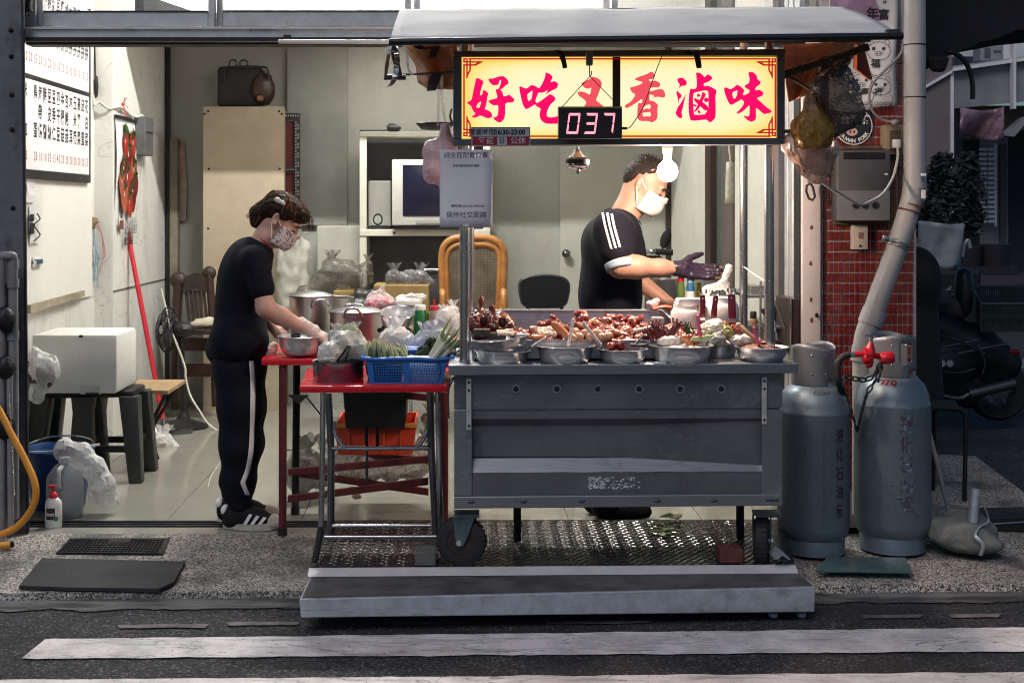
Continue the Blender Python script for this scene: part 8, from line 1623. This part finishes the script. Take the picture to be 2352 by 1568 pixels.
# ------------------------------------------------------------------ people
def px(D):return lambda x,y,d=0.0:P(x,y,D+d)
def head_prims(c,f,u,s,big=1.0,nose=1.0):
    """c head centre, f forward, u up; returns prims and a local->world function"""
    f = V(f).normalized();sd = V(u).cross(f).normalized();u = f.cross(sd).normalized();R = Matrix((f,sd,u)).transposed()
    L = lambda x,y,z:V(c)+(f*x+sd*y+u*z)*big
    g = lambda *r:tuple(a*big for a in r)
    pr = [('ell',L(-.012,0,.035),g(.098,.076,.09),R,.02),('ell',L(.028,0,-.035),g(.066,.060,.086),R,.03),('ell',L(.052,0,-.098),g(.032,.032,.024),R,.02),
          ('cap',L(.030,-.045,-.085),L(.058,-.015,-.1),.018*big,.018*big,.02),('cap',L(.030,.045,-.085),L(.058,.015,-.1),.018*big,.018*big,.02),
          ('cap',L(.083,-.035,.024),L(.083,.035,.024),.011*big,.011*big,.015),('ell',L(.06,.04,-.032),g(.026,.024,.022),R,.02),('ell',L(.06,-.04,-.032),g(.026,.024,.022),R,.02),
          ('ell',L(.104,.032,.0),g(.02,.018,.013),R,.01,'-'),('ell',L(.104,-.032,.0),g(.02,.018,.013),R,.01,'-'),('ell',L(.078,.031,-.001),g(.0145,.0145,.0135),R,.004),('ell',L(.078,-.031,-.001),g(.0145,.0145,.0135),R,.004),
          ('cap',L(.090,0,.012),L(.110*nose,0,-.030),.0075*big,.0125*big,.012),('ell',L(.098,.012,-.036),g(.011,.009,.008),R,.006),('ell',L(.098,-.012,-.036),g(.011,.009,.008),R,.006),
          ('cap',L(.088,-.018,-.066),L(.088,.018,-.066),.009*big,.009*big,.008)]
    for s_ in (-1,1):
        Re = R @ Matrix.Rotation(s_*.35,3,'Z') @ Matrix.Rotation(-.2,3,'Y')
        pr += [('ell',L(-.012,s_*.080,-.008),g(.020,.009,.034),Re,.008),('ell',L(-.006,s_*.089,-.004),g(.011,.008,.02),Re,.004,'-'),('ell',L(-.006,s_*.078,-.034),g(.009,.007,.01),Re,.006)]
    return pr,L,R
def limb(pts,k=.02):return [('cap',a[0],b[0],a[1],b[1],k) for a,b in zip(pts,pts[1:])]
def hand_prims(wr,dirn,palm,side,curl=.3,spread=.12,s=1.0,thumb=1.0,inf=0.0,fist=0):
    """wr wrist point, dirn finger direction, palm normal of the palm side, side = where the thumb leaves"""
    d = V(dirn).normalized();n = V(palm).normalized();t = V(side).normalized();n = (n-d*n.dot(d)).normalized();t = (t-d*t.dot(d)-n*t.dot(n)).normalized()
    pr = [('cap',wr,wr+d*.03*s,.025*s+inf,.028*s+inf,.015)]
    for k in range(4):
        o = t*(.030-.020*k)*s;base = wr+d*(.088-.004*abs(k-1))*s+o
        pr.append(('cap',wr+d*.025*s+o*.7,base,.0165*s+inf,.0115*s+inf,.012))
        L_ = (.044,.049,.046,.036)[k]*s;dr = (d+t*spread*(1.2-k*.8)*.6).normalized();p = base;ang = 0
        for j,(q,r0,r1) in enumerate(((1,.0098,.0092),(.62,.0092,.0086),(.5,.0086,.0068))):
            ang += curl*(.7 if j == 0 else 1)*(1+.12*k);v = dr*math.cos(ang)+n*math.sin(ang);e = p+v*L_*q;pr.append(('cap',p,e,r0*s+inf,r1*s+inf,.0035));p = e
    p = wr+d*.022*s+t*.02*s+n*.006*s;v = (d*.62+t*.75*thumb+n*.25).normalized();e = p+v*.045*s;pr.append(('cap',p,e,.0165*s+inf,.0125*s+inf,.012));v2 = (d*.86+t*.42*thumb+n*.2).normalized();e2 = e+v2*.034*s;pr.append(('cap',e,e2,.0118*s+inf,.0102*s+inf,.004));e3 = e2+(v2+d*.2).normalized()*.027*s;pr.append(('cap',e2,e3,.0102*s+inf,.0075*s+inf,.004))
    return pr
from mathutils.bvhtree import BVHTree
def drape(obj,ctr,w,off,name,m,parent,sol=.0015):
    o0 = worig(obj);bv = BVHTree.FromPolygons([v.co+o0 for v in obj.data.vertices],[list(p.vertices) for p in obj.data.polygons]);vs = [];e = V((0,0,CAMZ))
    for q in spline([V((x,y,0)) for x,y in ctr],10):
        row = []
        for dx in (-w,-w*.33,w*.33,w):
            d = (P(q.x+dx,q.y,6)-e).normalized();h = bv.ray_cast(e,d)[0];row.append(h-d*off if h else None)
        if all(row):vs += row
    n = len(vs)//4;b = B();b.add(vs,[(4*i+j,4*i+4+j,4*i+5+j,4*i+1+j) for i in range(n-1) for j in range(3)]);return b.build(name,m,parent,smooth=180,sol=sol)
def shell(prims,g): # grow prims
    out = []
    for p in prims:
        if p[0] == 'cap':out.append(('cap',p[1],p[2],p[3]+g,p[4]+g)+tuple(p[5:]))
        else:out.append((p[0],p[1],tuple(r+g for r in p[2]))+tuple(p[3:]))
    return out
# ---- woman, bending to the mixing bowl, facing the cart
DW = 6.25;W = px(DW)
WOM = thing('person','woman in a black T-shirt and patterned mask bending over the work table','person',G(560,1206))
hc = W(647,505);fwd = V((.80,-.10,-.60));up = V((.60,0,.80))
hp,HL,HR = head_prims(hc,fwd,up,None,.96)
neck = [(HL(-.03,0,-.05),.050),(W(608,548),.050),(W(590,575),.058)]
hipN,hipF = W(548,815,-.075),W(556,815,.075)
torso = [('ell',W(560,640),(.115,.165,.19),rotm('Y',8),.06),('ell',W(553,730),(.118,.15,.16),rotm('Y',2),.06),('ell',W(548,812),(.135,.165,.13),None,.06),('ell',W(583,590),(.075,.15,.07),rotm('Y',25),.05)]
shN,shF = W(588,598,-.16),W(582,602,.155)
elN,elF = W(610,708,-.20),W(604,712,.15);wrN,wrF = W(706,757,-.14),W(640,764,.02)
armN = limb([(shN,.048),(shN*.45+elN*.55,.044),(elN,.041),(elN*.65+wrN*.35,.040),(wrN,.027)],.025);armF = limb([(shF,.056),(elF,.042),(elF*.6+wrF*.4,.039),(wrF,.027)],.025)
hN = hand_prims(wrN,V((.86,0,-.40)),V((0,.3,-1)),V((.2,1,.2)),.35,.1,.92);hF = hand_prims(wrF,V((.9,-.1,-.5)),V((0,-.2,-1)),V((.3,-1,.1)),.45,.2,.92)
knN,knF = W(552,985,-.09),W(562,985,.08);anN,anF = W(550,1150,-.07),W(540,1140,.08)
legs_ = limb([(hipN,.085),(hipN*.4+knN*.6,.07),(knN,.055),(knN*.6+anN*.4,.054),(anN,.038)],.03)+limb([(hipF,.085),(hipF*.4+knF*.6,.07),(knF,.055),(knF*.6+anF*.4,.054),(anF,.038)],.03)
feet = [('cap',V((a.x,a.y,.05)),V((a.x+.12,a.y-.01,.045)),.028,.022,.02) for a in (anN,anF)]
sdfobj('body',hp+limb(neck,.03)+shell(torso,-.03)+armN+armF+hN+hF+legs_+feet,M.skinw,WOM,.0052)
# clothing
shirt = torso[:2]+[torso[3]]+[('ell',W(549,795),(.136,.172,.10),None,.05),('cap',W(549,780,-.08),W(549,780,.08),.122,.122,.04),('ell',W(600,572),(.055,.085,.028),rotm('Y',35),.03)]+[('cap',shN+V((-.01,0,0)),shN*.42+elN*.58,.058,.052,.05),('cap',shF,shF*.42+elF*.58,.058,.052,.04),('cap',W(500,810,0),W(492,812,.03),.045,.03,.05)]
sdfobj('shirt',shell(shirt,.006),M.cloth,WOM,.007,(.006,3.2,4,(1,1,.5)))
trs = [('ell',W(550,835),(.132,.162,.13),None,.06)]+limb([(W(545,850,-.07),.106),(W(553,930,-.07),.103),(W(553,1020,-.07),.096),(W(547,1105,-.07),.078),(W(549,1122,-.07),.066)],.05)+limb([(W(562,850,.078),.096),(W(566,930,.082),.088),(W(564,1020,.085),.078),(W(548,1100,.09),.07),(W(546,1115,.08),.066),(W(542,1135,.08),.058)],.05)+limb([(W(550,1120,-.07),.058),(W(551,1152,-.07),.054)],.015)
TR = sdfobj('trousers',trs,M.cloth,WOM,.007,(.006,3,7,(1,1,.35)))
drape(TR,[(577,822),(580,860),(581,900),(580,950),(579,1000),(576,1040),(570,1075),(563,1095),(558,1108),(563,1122),(569,1136)],5.6,.003,'side_stripe',M.whitecloth,TR)
# hair
hair = [('ell',HL(-.022,0,.048),(.100,.086,.080),HR,.02),('ell',HL(-.075,0,.01),(.052,.07,.06),HR,.03),('ell',HL(-.105,0,-.035),(.045,.05,.055),HR,.03),('ell',HL(.040,0,.085),(.058,.068,.035),HR,.03),('ell',HL(.078,0,.068),(.026,.055,.028),HR,.03),('cap',HL(-.105,0,-.05),HL(-.095,0,-.09),.04,.022,.03),('cap',HL(.02,-.074,.06),HL(.005,-.079,.025),.018,.010,.02),('cap',HL(.02,.074,.06),HL(.005,.079,.025),.018,.010,.02),
        ('ell',HL(.125,0,-.035),(.06,.09,.09),HR,.012,'-'),('ell',HL(.02,-.10,-.03),(.06,.035,.05),HR,.01,'-')]
HA = sdfobj('hair',hair,M.hair,WOM,.004,(.0045,16,5,(.25,1,1)))
b = B();rs = random.Random(2)
for k in range(34):
    a = HL(.06+.05*rs.random(),-.07+.11*rs.random(),.085+.02*rs.random());b.tube(spline([a,a+fwd*.015+V((0,0,-.01)),a+fwd*.018+V((.0,-.01,-.04-.03*rs.random()))],4),.0007,4)
for k in range(26):
    a = HL(-.10,-.03+.07*rs.random(),.085);b.tube(spline([a,a+V((-.02,0,.01)),HL(-.15+.02*rs.random(),-.04+.08*rs.random(),-.05-.05*rs.random())],4),.0016,4)
def hs_(d):d = V(d).normalized();return HL(-.022+.11*d.x,.096*d.y,.048+.09*d.z)
o0 = worig(HA);bv = BVHTree.FromPolygons([v.co+o0 for v in HA.data.vertices],[list(p.vertices) for p in HA.data.polygons])
for k in range(620):
    y = rs.uniform(-1,1)
    if k % 3:a = hs_((.95*math.sqrt(max(.02,1-y*y)),y,.1+.5*rs.random()-.35*abs(y)));e = HL(-.062+.02*rs.random(),-.05+.05*rs.random(),.115)
    else:a = HL(-.062,rs.uniform(-.05,.03),.112);e = HL(-.12+.04*rs.random(),rs.uniform(-.05,.05),-.09-.03*rs.random())
    b.mi = 1 if rs.random() < .34 else 0;pts = []
    for t_ in (0,.15,.3,.45,.6,.75,.9,1):
        q = a*(1-t_)+e*t_+HR @ V((-.02*math.sin(t_*3.1) if k % 3 == 0 else 0,0,.03*math.sin(t_*3.1)));h = bv.find_nearest(q);pts.append(h[0]+h[1]*.0012)
    b.tube(pts,[.0009,.0015,.0017,.0017,.0017,.0016,.0014,.0006],4,caps=False)
for k in range(40):
    a = HL(.0+.09*rs.random(),-.082,.03+.01*rs.random());h = bv.find_nearest(a)[0];b.mi = 0;b.tube([h,h+HR @ V((-.006,-.003,-.012)),h+HR @ V((-.012-.01*rs.random(),-.002,-.02-.015*rs.random()))],[.0009,.0007,.0003],4)
b.build('loose_strand',[M.hair,mat('hair_brown',(.20,.10,.045),.5,var=.4,spec=.2)],HA,kind='stuff')
b = B();b.ball(HL(-.055,-.088,.072),(.02,.01,.014),2,R=HR);b.ball(HL(-.03,-.088,.076),(.016,.009,.011),2,R=HR);b.build('hair_clip',M.clip,HA,smooth=60)
# mask with ear loops
def mask_obj(HL,parent,m,w,seed,name='face_mask',puff=0):
    b = B()
    def fn(u,v):
        a = (u-.5)*2;ang = a*1.12;z = .0-.102*v;r = .066+.03*math.cos(ang)+.012*math.sin(v*3.14)*(1-abs(a))+puff*math.sin(v*3.14)*math.cos(ang)
        x = -.006+(r+.022)*math.cos(ang)+(.012 if v < .15 else 0)*math.cos(ang)-.03*max(0,v-.7);return HL(x,(r+.004)*math.sin(ang),z-.012+(.010 if abs(a) < .3 and v < .1 else 0))
    b.grid(22,10,fn);k = b.build(name,m,parent,smooth=180,sol=.003)
    for s_ in (-1,1):
        for za,zb in ((-.018,.012),(-.095,-.03)):
            b = B();b.tube(spline([HL(.028,s_*.074,za),HL(.006,s_*.083,(za+zb)/2),HL(-.014,s_*.088,zb)],5),w,6);b.build('ear_loop',M.mask,k)
    return k
mask_obj(HL,WOM,M.maskp,.0022,1)
for s_ in (-1,1):
    b = B();b.tube(spline([HL(.083,s_*.045,-.004),HL(.0935,s_*.032,-.009),HL(.091,s_*.018,-.006)],4),.0024,5);b.build('eyelid',M.hair,WOM);b = B();b.tube(spline([HL(.088,s_*.05,.018),HL(.098,s_*.032,.026),HL(.098,s_*.015,.021)],4),.0035,5);b.build('eyebrow',M.hair,WOM)
b = B();b.tube(spline([W(594,545,-.05),W(604,552,-.06),W(612,560,-.055),W(620,578,-.03)],5),.003,6);b.build('red_neckline',M.redp,WOM)
# film glove on the near hand
sdfobj('film_glove',hand_prims(wrN,V((.86,0,-.40)),V((0,.3,-1)),V((.2,1,.2)),.35,.1,.92,inf=.005)+[('cap',wrN+V((-.03,0,.02)),wrN+V((.02,0,-.01)),.038,.034,.02)],M.film,WOM,.006,(.005,18,4))
# trainers
def shoe(an,yaw,label,toe_up=0):
    R = rotm('Z',yaw);L = lambda x,y,z:V((an.x,an.y,0))+R @ V((x,y,z));
    up_ = sdfobj('shoe',[('cap',L(-.045,0,.075),L(-.04,0,.05),.036,.04,.02),('cap',L(-.04,0,.05),L(.06,0,.048),.042,.04,.03),('cap',L(.06,0,.048),L(.165,0,.035),.04,.032,.03),('cap',L(.0,0,.085),L(.09,0,.06),.034,.034,.03),('box',L(.06,0,-.02),(.2,.1,.03),R,.005,.004,'-')],mat('shoe_black',(.008,.008,.011),.75,var=.2,spec=.2) if 'shoe_black' not in MATS else MATS['shoe_black'],WOM,.0045)
    b = B();n = 40;o = []
    for k in range(n):
        a = 2*math.pi*k/n;x = .058+.142*math.cos(a);y = (.047-.004*math.cos(2*a))*math.sin(a)*(1 if x > .02 else .9);o.append((x,y))
    lo_ = [L(x,y,.003+max(0,x-.13)*.12) for x,y in o];hi = [L(x*1.0,y*1.02,.032+max(0,x-.13)*.14) for x,y in o];b.add(lo_+hi,[(k,(k+1) % n,n+(k+1) % n,n+k) for k in range(n)]+[tuple(reversed(range(n))),tuple(range(n,2*n))]);b.build('sole',mat('sole_white',(.48,.45,.42),.8,var=.4,vs=22) if 'sole_white' not in MATS else MATS['sole_white'],up_,smooth=40)
    sdfobj('toe_cap',[('ell',L(.162,0,.036),(.045,.044,.037),R,.01)],MATS['sole_white'],up_,.005)
    b = B()
    for k in range(3):
        x = .025+.034*k
        for sy in (-1,):
            f = lambda xx,zz:L(xx,-(.0515-.008*max(0,zz-.05)/.03),zz);b.add([f(x,.034),f(x+.017,.034),f(x+.043,.078-.006*k),f(x+.027,.081-.006*k)],[(0,1,2,3)])
    b.build('stripe',M.whitecloth,up_,sol=.003)
    b = B();b.ball(L(-.072,0,.088),(.022,.034,.026),2,R=R);b.build('heel_tab',M.whitecloth,up_,smooth=60)
    b = B()
    for k in range(4):b.tube([L(.05+.02*k,-.022,.098-.010*k),L(.055+.02*k,.022,.098-.010*k)],.003,5)
    b.tube(spline([L(.045,-.01,.105),L(.06,-.025,.13),L(.075,-.03,.125),L(.06,-.012,.108)],5),.003,5);b.build('lace',MATS['shoe_black'],up_)
    return up_
shoe(V((anN.x+.005,anN.y,0)),-5,'near');shoe(V((anF.x,anF.y,0)),8,'far')
# ---- man behind the cart
DM = 6.2;N = px(DM)
MAN = thing('person','man in a dark striped-sleeve polo and white mask standing behind the cart','person',V((P(1400,0,6.4).x,6.4,0)))
hc = N(1483,423);fwd = V((.80,-.28,-.53));up = V((.50,-.1,.86))
hp,HL,HR = head_prims(hc,fwd,up,None,1.02)
neck = [(HL(-.03,0,-.05),.06),(N(1437,490),.061),(N(1424,515),.07)]
torso = [('ell',N(1408,590),(.135,.185,.17),rotm('Y',6),.06),('ell',N(1402,680,.02),(.145,.18,.2),None,.06),('ell',N(1396,790,.06),(.14,.175,.16),None,.06),('ell',N(1425,530),(.085,.17,.07),rotm('Y',15),.05),('ell',N(1394,552,.02),(.105,.17,.105),rotm('Y',20),.06)]
shN,shF = N(1404,526,-.18),N(1440,525,.19);elN = N(1424,612,-.24);wrN = N(1556,617,-.20);elF,wrF = N(1460,640,.2),N(1540,700,.1)
armN = limb([(shN,.05),(shN*.45+elN*.55,.052),(elN,.049),(elN*.72+wrN*.28,.05),(elN*.3+wrN*.7,.038),(wrN,.030)],.03);armF = limb([(shF,.06),(elF,.046),(wrF,.03)],.03)
hd = V((.95,.0,-.12));hand = hand_prims(wrN,hd,V((0,-.75,.65)),V((.1,.3,1)),.08,.05,1.03)
hipN,hipF = N(1390,830,-.03),N(1402,830,.15);knN,knF = N(1396,1000,.05),N(1405,1000,.24);anN,anF = N(1396,1150,.18),N(1375,1150,.32)
legs_ = limb([(hipN,.092),(knN,.06),(anN,.042)],.03)+limb([(hipF,.092),(knF,.06),(anF,.042)],.03);feet = [('cap',V((anN.x,6.4,.05)),V((anN.x+.15,6.38,.035)),.036,.03,.02),('cap',V((anF.x,6.5,.05)),V((anF.x+.15,6.5,.035)),.036,.03,.02),('cap',anN,V((anN.x,6.4,.06)),.042,.04,.02),('cap',anF,V((anF.x,6.5,.06)),.042,.04,.02)]
sdfobj('body',hp+limb(neck,.03)+shell(torso,-.012)+armN+armF+hand+hand_prims(wrF,V((.7,-.4,-.6)),V((0,0,-1)),V((0,-1,0)),.4)+legs_+feet,M.skin,MAN,.0052)
slv = ('cap',shN,shN*.40+elN*.60,.064,.066,.08)
shirt = torso[:3]+[torso[3],torso[4],('cap',N(1426,508,-.03),shN+V((.01,.03,-.01)),.05,.06,.06),slv,('cap',shF,shF*.4+elF*.6,.066,.066,.06)]
PO = sdfobj('polo_shirt',shell(shirt,.007),M.knit,MAN,.007,(.005,2.8,9,(1,1,.5)))
b = B();n = 30;ca,cb = N(1428,490),N(1434,508);ax_ = V((.45,-.05,.9)).normalized();e1 = ax_.cross(V((0,1,0))).normalized();e2 = ax_.cross(e1)
vs = []
for k in range(n):
    a = 2*math.pi*k/n;d = e1*math.cos(a)+e2*math.sin(a);vs += [N(1420,520)+d*.088,N(1428,497)+d*.072+ax_*.01,N(1426,503)+d*.090]
b.add(vs,[f for k in range(n) for f in ((3*k,3*((k+1) % n),3*((k+1) % n)+1,3*k+1),(3*k+1,3*((k+1) % n)+1,3*((k+1) % n)+2,3*k+2))]);b.build('collar',M.knit,PO,smooth=60,sol=.004)
b = B();b.prism([N(1464,505,-.06),N(1474,520,-.075),N(1481,555,-.06),N(1476,545,-.05)],(0,.03,0));b.build('placket',M.trim,PO)
ax2 = (elN-shN).normalized();q = shN*.40+elN*.60+ax2*.065;e1 = ax2.orthogonal().normalized();e2 = ax2.cross(e1);b = B();b.grid(30,4,lambda u,v:q+ax2*(-.012+.034*v)+(e1*math.cos(u*6.2832)+e2*math.sin(u*6.2832))*(.0655-.0035*v+.001*math.sin(u*19)),wrap=True);b.build('cuff',M.trim,PO,smooth=60,sol=.004)
for x0,y0,x1,y1 in ((1384,489,1404,572),(1395,489,1414,570),(1405,491,1424,568)):drape(PO,[(x0,y0),(x0*.62+x1*.38-1.5,y0*.62+y1*.38),(x1,y1)],2.9,.002,'sleeve_stripe',M.whitecloth,PO)
sdfobj('trousers',[('ell',N(1396,850,.06),(.145,.18,.14),None,.05)]+shell(legs_,.022),M.cloth,MAN,.01,(.006,3,3))
sdfobj('glove',hand_prims(wrN,hd,V((0,-.75,.65)),V((.1,.3,1)),.08,.05,1.03,inf=.0035)+[('cap',wrN+V((-.012,0,0)),wrN+V((.02,0,0)),.034,.033,.02)],M.glove,MAN,.004,(.002,20,2))
b = B();b.tube(spline([N(1552,640,-.2),N(1556,658,-.2),N(1566,662,-.2),N(1582,660,-.2)],4),.003,6);b.build('bracelet',M.chrome,MAN)
mask_obj(HL,MAN,M.mask,.0038,2,puff=.006)
hair = [('ell',HL(-.022,0,.048),(.094,.078,.080),HR,.02),('ell',HL(-.065,0,.005),(.047,.064,.065),HR,.03),('ell',HL(.03,0,.098),(.05,.056,.026),HR,.03),('box',HL(.122,0,.04),(.1,.14,.2),HR @ Matrix.Rotation(math.radians(6),3,'Y'),.005,.01,'-'),('ell',HL(.0,-.105,-.045),(.06,.04,.06),HR,.01,'-')]
HA = sdfobj('hair',hair,M.hairs,MAN,.004,(.0028,40,3))
b = B();rs = random.Random(8)
for k in range(420):
    a = V((rs.gauss(0,1),rs.gauss(0,1),abs(rs.gauss(0,1)))).normalized();p = HL(-.02+.086*a.x,.072*a.y,.055+.074*a.z);d = (HR @ V((a.x*.6+.2,a.y,a.z+.3))).normalized()
    if a.x > .38:continue
    b.tube([p,p+d*rs.uniform(.006,.014)],[.0014,.0005],3)
b.build('stubble',M.hairs,HA,kind='stuff')
for s_ in (-1,1):
    b = B();b.tube(spline([HL(.083,s_*.046,-.003),HL(.094,s_*.032,-.009),HL(.092,s_*.018,-.005)],4),.0022,5);b.build('eyelid',M.hairs,MAN);b = B();b.tube(spline([HL(.088,s_*.052,.02),HL(.1,s_*.032,.028),HL(.1,s_*.015,.022)],4),.0045,5);b.build('eyebrow',M.hairs,MAN)
for a in (anN,anF):
    yy = 6.4 if a is anN else 6.5
    sdfobj('shoe',[('cap',V((a.x-.03,yy,.05)),V((a.x+.1,yy-.01,.045)),.05,.046,.03),('cap',V((a.x+.1,yy-.01,.045)),V((a.x+.18,yy-.02,.036)),.044,.034,.03)],MATS['shoe_black'],MAN,.008)
# objects with an unused helper name never stay in the scene
for o in list(bpy.data.objects):
    if not o.users_collection:bpy.data.objects.remove(o)
